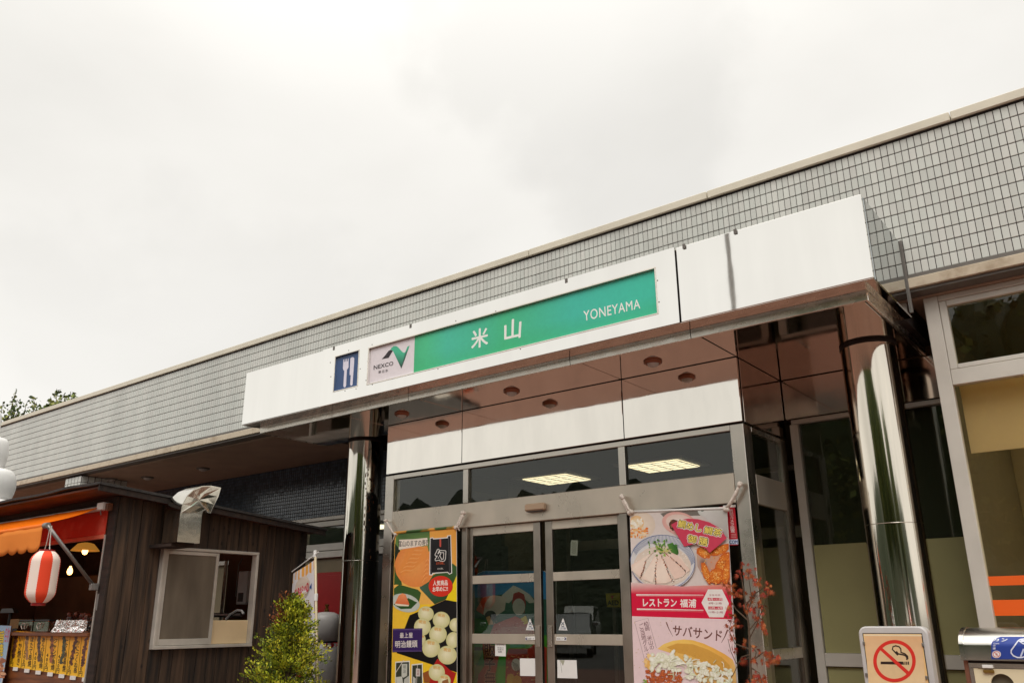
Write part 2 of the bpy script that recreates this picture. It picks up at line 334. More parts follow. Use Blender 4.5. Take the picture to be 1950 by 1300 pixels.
# ---------------------------------------------------------------- lettering
_TC = {}
def text_shape(string, bold=0.0, spacing=1.0, line=1.0, shear=0.0):
    key = (string, bold, spacing, line, shear)
    if key in _TC: return _TC[key]
    cu = bpy.data.curves.new('lettering', 'FONT'); cu.body = string; cu.align_x = 'CENTER'; cu.resolution_u = 3
    cu.offset = bold; cu.space_character = spacing; cu.space_line = line; cu.fill_mode = 'FRONT'; cu.shear = shear
    ob = bpy.data.objects.new('lettering', cu); COL.objects.link(ob)
    dg = bpy.context.evaluated_depsgraph_get(); me = bpy.data.meshes.new_from_object(ob.evaluated_get(dg))
    v = [(p.co.x, p.co.y) for p in me.vertices]; f = [tuple(p.vertices) for p in me.polygons]
    bpy.data.objects.remove(ob); bpy.data.curves.remove(cu); bpy.data.meshes.remove(me)
    _TC[key] = (v, f)
    return v, f
class Print:
    """flat print on a real surface: outlines given as photograph pixels are laid on the surface f(px,py)"""
    def __init__(s, f, n, step=0.00006, d0=0.0008): s.f = f; s.n = Vector(n); s.d = d0; s.step = step; s.mb = MB(); s.R = random.Random(3)
    def w(s, x, y): return s.f(x, y) + s.n*s.d
    def poly(s, pts, col, cols=None):
        s.d += s.step; c = lin(*col) if col else None
        s.mb.quad(*[s.w(*p) for p in pts], col=c, cols=[lin(*q) for q in cols] if cols else None)
    def grad(s, pts, c0, c1):   # four corners, first two c0, last two c1
        s.poly(pts, c0, [c0, c0, c1, c1])
    def ell(s, cx, cy, rx, ry, col, rot=0.0, edge=None, n=22, jit=0.0, clip=None, a0=0.0, a1=2*math.pi, hot=(0, 0)):
        s.d += s.step; cr, sr = math.cos(rot), math.sin(rot); P = []
        full = abs(a1-a0-2*math.pi) < 1e-6
        for k in range(n if full else n+1):
            t = a0+(a1-a0)*k/n; q = 1+s.R.uniform(-jit, jit)
            x, y = rx*q*math.cos(t), ry*q*math.sin(t); X, Y = cx+x*cr-y*sr, cy+x*sr+y*cr
            if clip: X = min(max(X, clip[0]), clip[2]); Y = min(max(Y, clip[1]), clip[3])
            P.append((X, Y))
        if edge is None:
            s.mb.quad(*[s.w(*p) for p in P], col=lin(*col))
        else:
            c0, c1 = lin(*col), lin(*edge); hx, hy = cx+hot[0]*rx, cy+hot[1]*ry
            if clip: hx = min(max(hx, clip[0]), clip[2]); hy = min(max(hy, clip[1]), clip[3])
            C = s.w(hx, hy)
            for i in range(len(P) if full else len(P)-1): s.mb.quad(C, s.w(*P[i]), s.w(*P[(i+1) % len(P)]), cols=[c0, c1, c1])
    def ring(s, cx, cy, rx, ry, w, col, n=40, a0=0, a1=2*math.pi):
        s.d += s.step
        for k in range(n):
            t, u = a0+(a1-a0)*k/n, a0+(a1-a0)*(k+1)/n
            q = [(cx+rx*math.cos(t), cy+ry*math.sin(t)), (cx+rx*math.cos(u), cy+ry*math.sin(u)), (cx+(rx-w)*math.cos(u), cy+(ry-w)*math.sin(u)), (cx+(rx-w)*math.cos(t), cy+(ry-w)*math.sin(t))]
            s.mb.quad(*[s.w(*p) for p in q], col=lin(*col))
    def stroke(s, pts, w, col, taper=False):
        s.d += s.step; c = lin(*col); m = len(pts); Lf = []; Rt = []
        for i in range(m):
            a = pts[max(i-1, 0)]; b = pts[min(i+1, m-1)]; dx, dy = b[0]-a[0], b[1]-a[1]; l = math.hypot(dx, dy) or 1
            ww = w*(1-0.8*i/(m-1) if taper else 1)/2; nx, ny = -dy/l*ww, dx/l*ww
            Lf.append((pts[i][0]+nx, pts[i][1]+ny)); Rt.append((pts[i][0]-nx, pts[i][1]-ny))
        for i in range(m-1): s.mb.quad(s.w(*Lf[i]), s.w(*Lf[i+1]), s.w(*Rt[i+1]), s.w(*Rt[i]), col=c)
    def text(s, string, quad, col, bold=0.0, spacing=1.0, line=1.0, outline=None, shear=0.0):
        """quad: pixels of the lettering's box: top-left, top-right, bottom-right, bottom-left"""
        tl, tr, br, bl = quad
        v0, f0 = text_shape(string, 0.0, spacing, line, shear)
        x0, x1 = min(p[0] for p in v0), max(p[0] for p in v0); y0, y1 = min(p[1] for p in v0), max(p[1] for p in v0)
        lay = [(b, c) for b, c in (outline or [])]+[(bold, col)]
        for b, c in lay:
            nd = 1 if b <= 0 else (4 if b <= .04 else 8)
            offs = [(0, 0)] if b <= 0 else [(b*math.cos(6.2832*k/nd+.4), b*math.sin(6.2832*k/nd+.4)) for k in range(nd)]
            s.d += s.step*2
            for ox, oy in offs:
                s.d += .000012; W_ = []
                for x, y in v0:
                    u, t = (x+ox-x0)/(x1-x0), (y1-y-oy)/(y1-y0)
                    X = (tl[0]*(1-u)+tr[0]*u)*(1-t)+(bl[0]*(1-u)+br[0]*u)*t; Y = (tl[1]*(1-u)+tr[1]*u)*(1-t)+(bl[1]*(1-u)+br[1]*u)*t
                    W_.append(tuple(s.w(X, Y)))
                n = len(s.mb.v); s.mb.v += W_
                for q in f0: s.mb.face([n+i for i in q], lin(*c))
    def build(s, name, parent=None, m=None): return s.mb.build(name, m or M_PRINT, parent, col=True)

# ================================================================ the ground
g = MB(); g.quad((-400, -400, 0), (400, -400, 0), (400, 400, 0), (-400, 400, 0)); structure(g.build('ground', M_ASPH))
g = MB(); g.box(-30, 12, -5.5, 18, 0.004, 0.13, b=0.02); structure(g.build('pavement', M_REDPAV))
FLOOR = 0.134
# distant wooded rise behind the car park, seen mirrored in the glass
g = MB(); nx, ny = 360, 10
for j in range(ny+1):
    for i in range(nx+1):
        x = -150+240*i/nx; bump_ = math.sqrt(max(0, 1-(((x+j*1.7+.9*math.sin(x*.21+j)) % 3.4)/1.7-1)**2))*(1.3+1.0*mnoise.noise((x*.13, j, 4))); y = -42-7*j
        h = (mnoise.noise((x*.03, y*.05, 3))*3+11.2+3*mnoise.noise((x*.25, y*.3, 9))+bump_+.8*mnoise.noise((x*1.3, y*.9, 7)))*min(1, j/2.0)
        g.v.append((x, y, max(-0.1, h)))
for j in range(ny):
    for i in range(nx):
        a = j*(nx+1)+i; g.face([a, a+nx+1, a+nx+2, a+1])
structure(g.build('hills', M_HILL, smooth=True))

# ================================================================ main building
YT, YB, YW, YL, YD = 6.31, 6.45, 7.066, 8.03, 6.13
BX0, BX1 = -24.0, 4.0
bld = thing('service_building', 'long low building with white tiled parapet and beige coping across the picture', 'building', (-8, 9, FLOOR))
core = boxo('parapet_wall', M_GROUT, bld, BX0, BX1, YT+0.005, YT+0.22, H(2.36), H(3.488))
# tiles: the 297 nearest ones singly, the rest joined
PX, PZ, GAP = 0.04903, 0.10018, 0.0048
Z0 = H(2.379)
def tile_mesh(w, h, d, b):
    m = MB(); x, z = w/2, h/2
    m.v = [(-x, d, -z), (x, d, -z), (x, d, z), (-x, d, z), (-x, b*.7, -z), (x, b*.7, -z), (x, b*.7, z), (-x, b*.7, z), (-x+b, 0, -z+b*1.6), (x-b, 0, -z+b*1.6), (x-b, 0, z-b), (-x+b, 0, z-b)]
    for i in range(4):
        j = (i+1) % 4; m.face([i, j, 4+j, 4+i]); m.face([4+i, 4+j, 8+j, 8+i])
    m.face([8, 9, 10, 11]); return m
tm = tile_mesh(PX-GAP, PZ-.0072, 0.008, 0.0022)
c_near = -5; n_cols = int((BX1-BX0)/PX)
i_right = int((-0.23-BX0)/PX)
tile0 = None; rest = MB(); rn = []
for ci in range(n_cols):
    x = BX0+(ci+.5)*PX
    for r in range(11):
        z = Z0+(r+.5)*PZ
        if i_right-27 < ci <= i_right:
            if tile0 is None:
                tile0 = tm.build('tile', M_TILE, None); tile0.parent = core; o = tile0
            else:
                o = tile0.copy(); COL.objects.link(o); o.parent = core
            o.location = Vector((x+random.uniform(-.0004, .0004), YT-0.002+random.uniform(-.0006, .0006), z))-bld.location
            o.rotation_euler = (random.uniform(-.006, .006), 0, random.uniform(-.008, .008))
        else:
            n = len(rest.v); dy = YT-0.002+random.uniform(-.0006, .0006); tl = random.uniform(-.0004, .0004)
            rest.v += [(a+x, b+dy+tl*(a/.02), c+z) for a, b, c in tm.v]
            q = random.random()*min(1, max(.25, 1.3+x/8)); tl *= min(1, max(.2, 1.3+x/8))
            for f in tm.f: rest.face([n+i for i in f]); rn.append(q)
stuff(rest.build('parapet_tiles', M_TILE, core, rnd=rn))
# coping, in lengths with open joints
jx = [onY(x, y, YT).x for x, y in ((549, 630), (1010, 480), (1810, 222))]
st = jx[1]-jx[0]
joints = sorted(jx+[jx[0]-3.9, jx[0]-7.8, jx[0]-11.7, (jx[1]+jx[2])/2, BX1+.02, BX0-.02])
for a, b in zip(joints, joints[1:]):
    m = MB(); m.box(a+.004, b-.004, YT-.035, YT+.30, H(3.492), H(3.566), b=.006); m.build('coping', M_BEIGE, bld)
boxo('coping_shadow_gap', M_JOINT, bld, BX0, BX1, YT-.012, YT+.1, H(3.4815), H(3.4915))
# flashing and weathered lip under the tiles
boxo('flashing', M_FLASH, bld, BX0, BX1, YT-.014, YT+.02, H(2.348), H(2.377))
lj = [onY(x, y, YT).x for x, y in ((118, 897), (329, 847))]
ls = lj[1]-lj[0]; lx = sorted([lj[0]-k*3.0 for k in range(4)]+[lj[1]+3.05*k for k in range(7) if lj[1]+3.05*k < 3.4]+[BX0, BX1])
for a, b in zip(lx, lx[1:]):
    m = MB(); m.box(a+.003, b-.003, YT-.03, YT+.14, H(2.268), H(2.346), b=.005); m.build('lip', M_LIP, bld)
boxo('lip_underside', M_FLASH, bld, BX0, BX1, YT-.004, YT+.139, H(2.246), H(2.2665))
# soffits
boxo('soffit', M_SOFP, bld, BX0, -7.83, YT+.1395, YL+.02, H(2.226), H(2.30))
boxo('soffit', M_SOFP, bld, -7.827, BX1, YT+.1395, YL+.02, H(2.229), H(2.30))
# roof and shell
boxo('roof_slab', M_SOFP, bld, BX0, BX1, YT+.222, 16, H(3.15), H(3.40))
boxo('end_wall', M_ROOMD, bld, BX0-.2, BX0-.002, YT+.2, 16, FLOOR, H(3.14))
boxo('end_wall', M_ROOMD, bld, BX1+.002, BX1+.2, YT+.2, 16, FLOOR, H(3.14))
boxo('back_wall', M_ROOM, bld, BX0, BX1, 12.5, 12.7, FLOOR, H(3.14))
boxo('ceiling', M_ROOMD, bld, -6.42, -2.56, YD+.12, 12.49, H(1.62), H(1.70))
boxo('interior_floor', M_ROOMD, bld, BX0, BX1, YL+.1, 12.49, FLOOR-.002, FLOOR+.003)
# ceiling lights with egg-crate grids (lit)
for k, (xa, xb) in enumerate(((-6.12, -5.50), (-4.70, -4.06))):
    t = thing('ceiling_light', ['lit square ceiling light seen through the middle transom window', 'lit square ceiling light seen through the right hand transom window'][k], 'ceiling light', ((xa+xb)/2, 8.35, H(1.60)), 'lit ceiling lights inside the entrance')
    boxo('housing', M_WHITE, t, xa-.10, xb+.10, 8.0, 8.7, H(1.602), H(1.6195))
    boxo('diffuser', M_LITS, t, xa, xb, 8.08, 8.62, H(1.592), H(1.6018))
    gb = MB()
    for i in range(5): x = xa+(xb-xa)*i/4; gb.box(x-.007, x+.007, 8.075, 8.625, H(1.5895), H(1.5917))
    for i in range(5): y = 8.08+.54*i/4; gb.box(xa-.007, xb+.007, y-.007, y+.007, H(1.5893), H(1.5915))
    gb.build('grid', M_BEIGE, t)

# --- dark tiled wall on the left and the windows under it
boxo('dark_tile_wall', M_DGROUT, bld, BX0, -6.45, YL, YL+.18, H(1.415), H(2.224))
dw = MB(); rn = []; dt = tile_mesh(.0445, .0445, .006, .002)
for ci in range(int((-6.46+15.5)/.05)):
    for r in range(16):
        x = -15.5+(ci+.5)*.05; z = H(1.42)+(r+.5)*.05; n = len(dw.v); dy = YL-.004+random.uniform(-.0008, .0008); q = random.random()
        rx, rz_ = random.uniform(-.012, .012), random.uniform(-.012, .012)
        dw.v += [(a+x, b+dy+a*rx+c*rz_, c+z) for a, b, c in dt.v]
        for f in dt.f: dw.face([n+i for i in f]); rn.append(q)
stuff(dw.build('dark_tiles', M_DTILE, bld, rnd=rn))
def lw(name, m, x0, x1, z0, z1, y0=YL-.05, y1=YL+.06, b=.004): return boxo(name, m, bld, x0, x1, y0, y1, H(z0), H(z1), b)
zt = [onY(x, y, YL).z-EYE for x, y in ((649, 977), (649, 988), (645, 1000), (645, 1033), (648, 1046), (648, 1060), (648, 1068))]
lw('window_head', M_ALU, -15.5, -6.47, zt[1], 1.413); lw('window_rail', M_ALU, -15.5, -6.47, zt[2], zt[1]-.012, YL-.04)
xm = onY(583, 1000, YL).x
for k in range(6):
    x = xm-1.9*k
    lw('window_mullion', M_ALU, x-.03, x+.03, zt[3]+.004, zt[2]-.002, YL-.045)
for x in (-9.0, -7.4): lw('window_mullion', M_ALU, x-.03, x+.03, zt[3]+.004, zt[2]-.002, YL-.045)
boxo('window_pane', M_GLASS, bld, -15.5, -6.5, YL+.0, YL+.006, H(zt[3]), H(zt[2]))
lw('window_rail', M_ALU, -15.5, -6.47, zt[4], zt[3], YL-.045)
lw('window_sill_rail', M_ALU, -15.5, -6.47, zt[5], zt[4]-.01, YL-.06)
boxo('lower_wall', mat('olive_wall_panel', lin(128, 116, 90), 0.6, var=.05), bld, BX0, -8.62, YL+.005, YL+.18, FLOOR, H(zt[5]-.002))
boxo('lower_wall', mat('dark_wall_panel', (.025, .026, .024), .3), bld, -8.618, -6.45, YL+.005, YL+.18, FLOOR, H(zt[5]-.002))
boxo('light_blocking_wall', M_ROOMD, bld, -6.62, -6.52, YL+.2, 12.4, FLOOR, H(1.62))  # added wall that blocks the strip light from the transom view
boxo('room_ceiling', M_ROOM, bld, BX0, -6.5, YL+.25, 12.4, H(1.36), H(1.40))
rl = thing('ceiling_light', 'long lit strip light glimpsed through the high window beside the wooden stall', 'ceiling light', (-9.9, 8.9, H(1.3)))
boxo('diffuser', M_LITS, rl, -9.9, -9.3, 8.8, 8.95, H(1.30), H(1.34)); boxo('housing', M_WHITE, rl, -10.65, -9.15, 8.72, 9.03, H(1.341), H(1.358))
# tiled pillar to the left, above the stall roof
pil = thing('tiled_pillar', 'square pillar of small pale tiles rising behind the stall roof', 'pillar', (-14.0, 6.9, FLOOR))
boxo('core', M_GROUT, pil, -14.15, -13.62, 6.345, 7.10, FLOOR, H(2.224))
pm = MB(); rn = []
for r in range(20):
    z = H(2.22)-(r+.5)*PZ
    for i in range(5):
        q = random.random(); n = len(pm.v); pm.v += [(a*2.1+(-14.15+(i+.5)*.106), b+6.339, c+z) for a, b, c in tm.v]
        for f in tm.f: pm.face([n+j for j in f]); rn.append(q)
    for i in range(7):
        q = random.random(); n = len(pm.v); pm.v += [(-13.614-b, a*2.16+(6.345+(i+.5)*.1078), c+z) for a, b, c in tm.v]
        for f in tm.f: pm.face([n+j for j in f]); rn.append(q)
stuff(pm.build('pillar_tiles', M_TILE, pil, rnd=rn))

# --- recessed wall to the right of the entrance
def rw(name, m, x0, x1, z0, z1, y0=YW-.03, y1=YW+.05, b=.003): return boxo(name, m, bld, x0, x1, y0, y1, H(z0), H(z1), b)
rw('upper_panel', M_PANELD, -2.495, -1.77, 1.618, 1.964, YW, YW+.04); rw('upper_panel', M_PANELD, -1.758, -1.16, 1.618, 1.964, YW, YW+.04)
rw('panel_gap', M_JOINT, -2.5, -1.158, 1.60, 1.97, YW+.041, YW+.06, 0)
rw('window_head', M_ALU, -2.44, -1.158, 1.565, 1.603, YW-.03, YW+.038)
rw('window_post', M_ALU, -2.455, -2.385, FLOOR-EYE, 1.563); rw('window_post', M_ALU, -1.70, -1.63, FLOOR-EYE, 1.563)
for a, b in ((-2.383, -1.702), (-1.628, -1.158)):
    rw('window_rail', M_ALU, a, b, -.365, -.268); rw('window_sill', M_ALU, a, b, FLOOR-EYE, FLOOR-EYE+.12)
    rw('window_pane', M_GLASSD, a, b, -.266, 1.563, YW+.01, YW+.016, 0); rw('window_pane', M_GLASSD, a, b, FLOOR-EYE+.122, -.367, YW+.01, YW+.016, 0)
    rw('window_film', M_FILM, a+.004, b-.004, -.266, .556, YW-.0012, YW+.0002, 0); rw('window_film', M_FILM, a+.004, b-.004, FLOOR-EYE+.125, -.37, YW-.0012, YW+.0002, 0)
boxo('curtain', mat('dim_green_curtain', lin(96, 100, 80), .9), bld, -2.45, -1.16, YW+.06, YW+.07, FLOOR, H(1.56))
# --- window bay at the right edge
def bw(name, m, x0, x1, z0, z1, y0=YB, y1=YB+.08, b=.003): return boxo(name, m, bld, x0, x1, y0, y1, H(z0), H(z1), b)
BL = -1.155; M_DARKB = mat('dark_bay_side', (.03, .028, .026), .25)
bw('bay_post', M_ALU, BL, BL+.095, FLOOR-EYE, 2.226); bw('bay_side', M_DARKB, BL, BL+.03, FLOOR-EYE, 2.226, YB+.082, YW+.06, 0)
XR = 3.6
bw('bay_head', M_ALU, BL+.097, XR, 2.185, 2.226, YB+.004); bw('sash_frame', M_ALU, BL+.097, BL+.145, 1.668, 2.183, YB+.012)
bw('sash_frame', M_ALU, BL+.147, XR, 2.140, 2.183, YB+.012); bw('sash_frame', M_ALU, BL+.147, XR, 1.668, 1.70, YB+.012)
bw('bay_transom', M_ALU, BL+.097, XR, 1.552, 1.664, YB+.006)
bw('bay_rail', M_ALU, BL+.097, XR, -.45, -.34); bw('bay_sill', M_ALU, BL+.097, XR, FLOOR-EYE, FLOOR-EYE+.15)
for x in (.55, 2.1): bw('bay_mullion', M_ALU, x, x+.06, -.338, 2.138, YB+.009)
bw('bay_pane', M_GLASSD, BL+.147, XR, 1.702, 2.138, YB+.04, YB+.046, 0); bw('bay_pane', M_GLASSB, BL+.097, XR, -.338, 1.55, YB+.04, YB+.046, 0); bw('bay_pane', M_GLASSB, BL+.097, XR, FLOOR-EYE+.152, -.452, YB+.04, YB+.046, 0)
bw('bay_wall', M_ALU, XR+.002, BX1, FLOOR-EYE, 2.226)
bw('roller_blind', M_BLIND, BL+.11, XR, 1.085, 1.62, YB+.16, YB+.17, 0)
M_STRIPE = mat('orange_stripe_film', lin(238, 96, 14), .5)
bw('glass_stripe', M_STRIPE, BL+.098, XR, .188, .247, YB+.0375, YB+.0395, 0); bw('glass_stripe', M_STRIPE, BL+.098, XR, .0, .098, YB+.0375, YB+.0395, 0)
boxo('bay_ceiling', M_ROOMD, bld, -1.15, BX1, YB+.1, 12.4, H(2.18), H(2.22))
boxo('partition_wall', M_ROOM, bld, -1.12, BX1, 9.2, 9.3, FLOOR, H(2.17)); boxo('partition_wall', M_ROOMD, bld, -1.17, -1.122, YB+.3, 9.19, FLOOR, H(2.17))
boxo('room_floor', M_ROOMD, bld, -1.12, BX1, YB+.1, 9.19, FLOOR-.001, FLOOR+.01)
tl = thing('tube_lamp', 'short glowing wall lamp seen through the right hand bay window', 'lamp', (-1.0, 8.2, H(1.0)))
m = MB(); p = onY(1873, 885, 8.0); m.tube([(p.x, p.y, p.z-.09), (p.x, p.y, p.z+.09)], .016, 8); m.build('tube', M_BULB, tl)
boxo('bracket', M_WHITE, tl, p.x-.03, p.x+.03, p.y+.018, 8.6, p.z-.11, p.z+.11)
rc = thing('ceiling_light', 'added ceiling lamp out of view in the bay room, backlighting the yellow blind', 'ceiling light', (1.6, 8.0, H(2.12)))  # added out of view to backlight the blind and brighten the room
boxo('housing', M_WHITE, rc, .55, 2.65, 7.35, 8.65, H(2.13), H(2.178)); boxo('diffuser', M_LITP, rc, .60, 2.60, 7.4, 8.6, H(2.115), H(2.129))

# ================================================================ soffit downlights
def downlight(x, y, z, label, grp, m, r=.075):
    t = thing('downlight', label, 'downlight', (x, y, z), grp)
    b = MB(); b.lathe(x, y, [(r, z), (r, z-.012), (r*.82, z-.022), (r*.74, z-.022), (r*.70, z-.008)], 24); b.build('trim_ring', m, t, smooth=True)
    b = MB(); b.lathe(x, y, [(r*.70, z-.008), (r*.55, z-.034), (r*.3, z-.044), (.001, z-.047)], 20); b.build('lens', M_GREYPL, t, smooth=True)
M_DL = mat('tarnished_ring', lin(150, 96, 74), .35, .7)
for (px, py), w in zip(((763, 787), (977, 745), (1247, 690)), ('left of three downlights in the mirror canopy ceiling, by the left column', 'middle downlight of the mirror canopy ceiling, over the sliding doors', 'right of three downlights in the mirror canopy ceiling, above the food banner')):
    p = onZ(px, py, H(1.968)); downlight(p.x, 5.83, H(1.9675), w, 'downlights under the canopy', M_DL)
for (px, py), w in zip(((387, 891), (281, 908), (212, 911)), ('ceiling downlight nearest the metal duct, in the dark tiled building soffit', 'middle downlight of the soffit over the stall', 'soffit downlight next to the tiled pillar')):
    p = onZ(px, py, H(2.226)); downlight(p.x, p.y, H(2.2255), w, 'downlights in the long soffit', M_FLASH, .10)

# ================================================================ entrance canopy
CX0, CX1, CYF = -7.885, -1.212, 5.31
CZ0, CZ1 = H(2.043), H(2.635)
can = thing('entrance_canopy', 'polished steel canopy with white mirror fascia over the entrance doors', 'canopy', ((CX0+CX1)/2, 5.9, CZ0))
XA = onY(612, 718, CYF).x; XB = onY(1291, 545, CYF).x
def px_rect(pts, Y):
    q = [onY(x, y, Y) for x, y in pts]; xs = sorted(v.x for v in q); zs = sorted(v.z for v in q)
    return (xs[0]+xs[1])/2, (xs[2]+xs[3])/2, (zs[0]+zs[1])/2, (zs[2]+zs[3])/2
R1 = px_rect([(640, 679), (684, 668.5), (681, 735), (636.5, 744)], CYF)
R2 = px_rect([(704, 663), (1247, 512.7), (1252, 597.7), (700.5, 730)], CYF)
def holed(x0, x1, z0, z1, y0, y1, holes):
    m = MB(); xs = sorted({x0, x1, *[h[0] for h in holes], *[h[1] for h in holes]}); zs = sorted({z0, z1, *[h[2] for h in holes], *[h[3] for h in holes]})
    for a, b in zip(xs, xs[1:]):
        for c, d in zip(zs, zs[1:]):
            mx_, mz = (a+b)/2, (c+d)/2
            if any(h[0] < mx_ < h[1] and h[2] < mz < h[3] for h in holes): continue
            m.quad((a, y0, c), (b, y0, c), (b, y0, d), (a, y0, d)); m.quad((a, y1, c), (a, y1, d), (b, y1, d), (b, y1, c))
    def loop(a, b, c, d, s):
        P = [(a, c), (b, c), (b, d), (a, d)]
        for i in range(4):
            p, q = P[i], P[(i+1) % 4]
            m.quad((p[0], y0, p[1]), (p[0], y1, p[1]), (q[0], y1, q[1]), (q[0], y0, q[1]))
    loop(x0, x1, z0, z1, 1)
    for h in holes: loop(h[0], h[1], h[2], h[3], -1)
    return m
def canopy_panel(m): return shade_angle(m.build('fascia_panel', M_STEEL, can), 30)
p1 = MB(); p1.box(CX0, XA-.006, CYF, CYF+.03, CZ0, CZ1, b=.004); p1.build('fascia_panel', M_STEEL, can)
holed(XA+.004, XB-.005, CZ0, CZ1+.006, CYF-.006, CYF+.03, [R1, R2]).build('sign_surround', M_STEEL, can)
p3 = MB(); p3.box(XB+.005, CX1, CYF, CYF+.03, CZ0, CZ1, b=.004); p3.build('fascia_panel', M_STEEL, can)
boxo('fascia_backing', M_JOINT, can, CX0+.004, CX1-.004, CYF+.031, CYF+.05, CZ0+.002, CZ1-.002)
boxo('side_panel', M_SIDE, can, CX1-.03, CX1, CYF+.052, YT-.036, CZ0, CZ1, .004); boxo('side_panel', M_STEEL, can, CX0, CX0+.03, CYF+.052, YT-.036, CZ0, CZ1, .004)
boxo('side_flashing', M_FLASH, can, CX1-.028, CX1+.012, YT-.0355, YT-.0165, CZ0+.04, CZ1+.015)
boxo('top_panel', M_FLASH, can, CX0+.035, CX1-.035, CYF+.052, YT-.016, CZ1-.02, CZ1-.002)
boxo('fascia_underside', M_SOFFIT, can, CX0+.003, CX1-.003, CYF+.004, 5.483, CZ0-.004, CZ0-.001); boxo('fascia_underside', M_SOFFIT, can, CX1-.10, CX1-.004, 5.485, YT-.04, CZ0-.004, CZ0-.001)
boxo('side_closure', M_JOINT, can, -1.34, -1.26, 5.55, YW-.01, CZ0-.003, H(2.224)); boxo('side_closure', M_JOINT, can, -7.80, -7.72, 5.55, YL-.01, CZ0-.003, H(2.224))
for px, py in ((1079, 527), (783, 612), (637, 658), (1303, 466), (1400, 434)):
    p = onY(px, py, CYF); boxo('panel_clip', M_FLASH, can, p.x-.012, p.x+.012, CYF-.009, CYF-.0062, CZ1-.030, CZ1+.008)
scr = MB()
for px, py in ((630, 717), (629, 690), (664, 667), (686, 702), (657, 744), (678, 740), (708.6, 656), (700, 688), (697, 724), (709, 732), (834, 702.5), (991, 664.5), (944, 592.5), (973, 586), (1129, 542), (1252, 534), (1255, 575), (868, 611)):
    p = onY(px, py, CYF-.006); scr.lathe(0, 0, [], 3) if False else None
    n = len(scr.v); k = 8
    for d, r in ((0, .006), (-.003, .0045)):
        for i in range(k): scr.v.append((p.x+r*math.cos(6.283*i/k), CYF-.0058+d, p.z+r*math.sin(6.283*i/k)))
    for i in range(k): scr.face([n+i, n+(i+1) % k, n+k+(i+1) % k, n+k+i])
    scr.face([n+k+i for i in range(k)])
scr.build('screws', M_FLASH, can)
# drip strip under the fascia, in lengths
SXL, SXR, SY, SZ0, SZ1 = -7.80, -1.307, 5.487, H(1.966), CZ0-.005
M_STRIP = mat('weathered_strip', (0.80, 0.74, 0.66), 0.26, 1.0, var=.12, vscale=7, vstretch=(1, 1, 3), rvar=.06, bump=.04, bscale=3, bdist=.01)
sj = sorted([onY(x, y, SY).x for x, y in ((632, 785), (777, 757), (1085, 690), (1315, 640))]+[SXL, SXR])
for a, b in zip(sj, sj[1:]):
    m = MB(); m.prism([(a+.003, SY, SZ1), (a+.003, SY+.0015, SZ1-.018), (a+.003, SY+.006, SZ0+.004), (a+.003, SY+.010, SZ0), (a+.003, SY+.022, SZ0), (a+.003, SY+.022, SZ1)], (b-a-.006, 0, 0)); shade_angle(m.build('drip_strip', M_STRIP, can), 20)
boxo('drip_strip', M_STRIP, can, SXR-.02, SXR, SY+.022, YW-.004, SZ0, SZ1, .003); boxo('drip_strip', M_STRIP, can, SXL, SXL+.02, SY+.022, YT+.1, SZ0, SZ1, .003)
XJ = [SXL+.024, -6.45, -5.39, -3.56, -2.5, SXR-.024]
for k, (a, b) in enumerate(zip(XJ, XJ[1:])):
    y1 = YW-.008 if a >= -2.51 else (YT+.12 if b <= -6.44 else YD-.004)
    boxo('soffit_panel', M_SOFFIT, can, a+.004, b-.004, SY+.024, y1, H(1.968), H(1.98), .003)
boxo('soffit_backing', M_JOINT, can, SXL+.03, SXR-.03, SY+.03, YT+.1, H(1.985), H(2.02)); boxo('soffit_backing', M_JOINT, can, -2.6, SXR-.03, YT+.102, YW-.01, H(1.985), H(2.02))

# ---------------------------------------------------------------- signs in the canopy
def plane(Y): return lambda x, y: onY(x, y, Y)
sg = thing('station_name_sign', 'green backlit name board in the canopy fascia, lettered with two white characters', 'sign', ((R2[0]+R2[1])/2, CYF, R2[2]))
YS = CYF+.016
boxo('board', M_WHITE, sg, R2[0]+.001, R2[1]-.001, YS, YS+.01, R2[2]+.001, R2[3]-.001)
fr = MB()
for (a, b, c, d) in ((R2[0]-.012, R2[1]+.012, R2[3], R2[3]+.012), (R2[0]-.012, R2[1]+.012, R2[2]-.012, R2[2]), (R2[0]-.012, R2[0], R2[2], R2[3]), (R2[1], R2[1]+.012, R2[2], R2[3])):
    fr.box(a, b, CYF-.0095, CYF-.0062, c, d, b=.001)
fr.build('trim', M_STRIP, sg)
P = Print(plane(YS), (0, -1, 0))
def wz(X, Z, Y=YS):      # world point -> pixel
    d = Vector((X, Y, Z))-ORG; return (PW/2+FPX*d.dot(CR)/d.dot(CF), PH/2-FPX*d.dot(CU)/d.dot(CF))
XD = onY(789, 672, YS).x
G1, G2, G3 = (66, 196, 150), (70, 192, 168), (74, 190, 160)
def wrect(x0, x1, z0, z1, col, cols=None): P.poly([wz(x0, z1), wz(x1, z1), wz(x1, z0), wz(x0, z0)], col, cols)
wrect(R2[0]+.002, XD, R2[2]+.002, R2[3]-.002, (228, 220, 224))
def mixc(a, b, t): return tuple(a[i]*(1-t)+b[i]*t for i in range(3))
stops = [(0, (66, 184, 128)), (.06, (72, 194, 140)), (.16, (70, 192, 162)), (.34, (66, 188, 148)), (.42, (64, 188, 136)), (.52, (66, 188, 146)), (.7, (64, 190, 168)), (1, (62, 196, 168))]
P.d += P.step
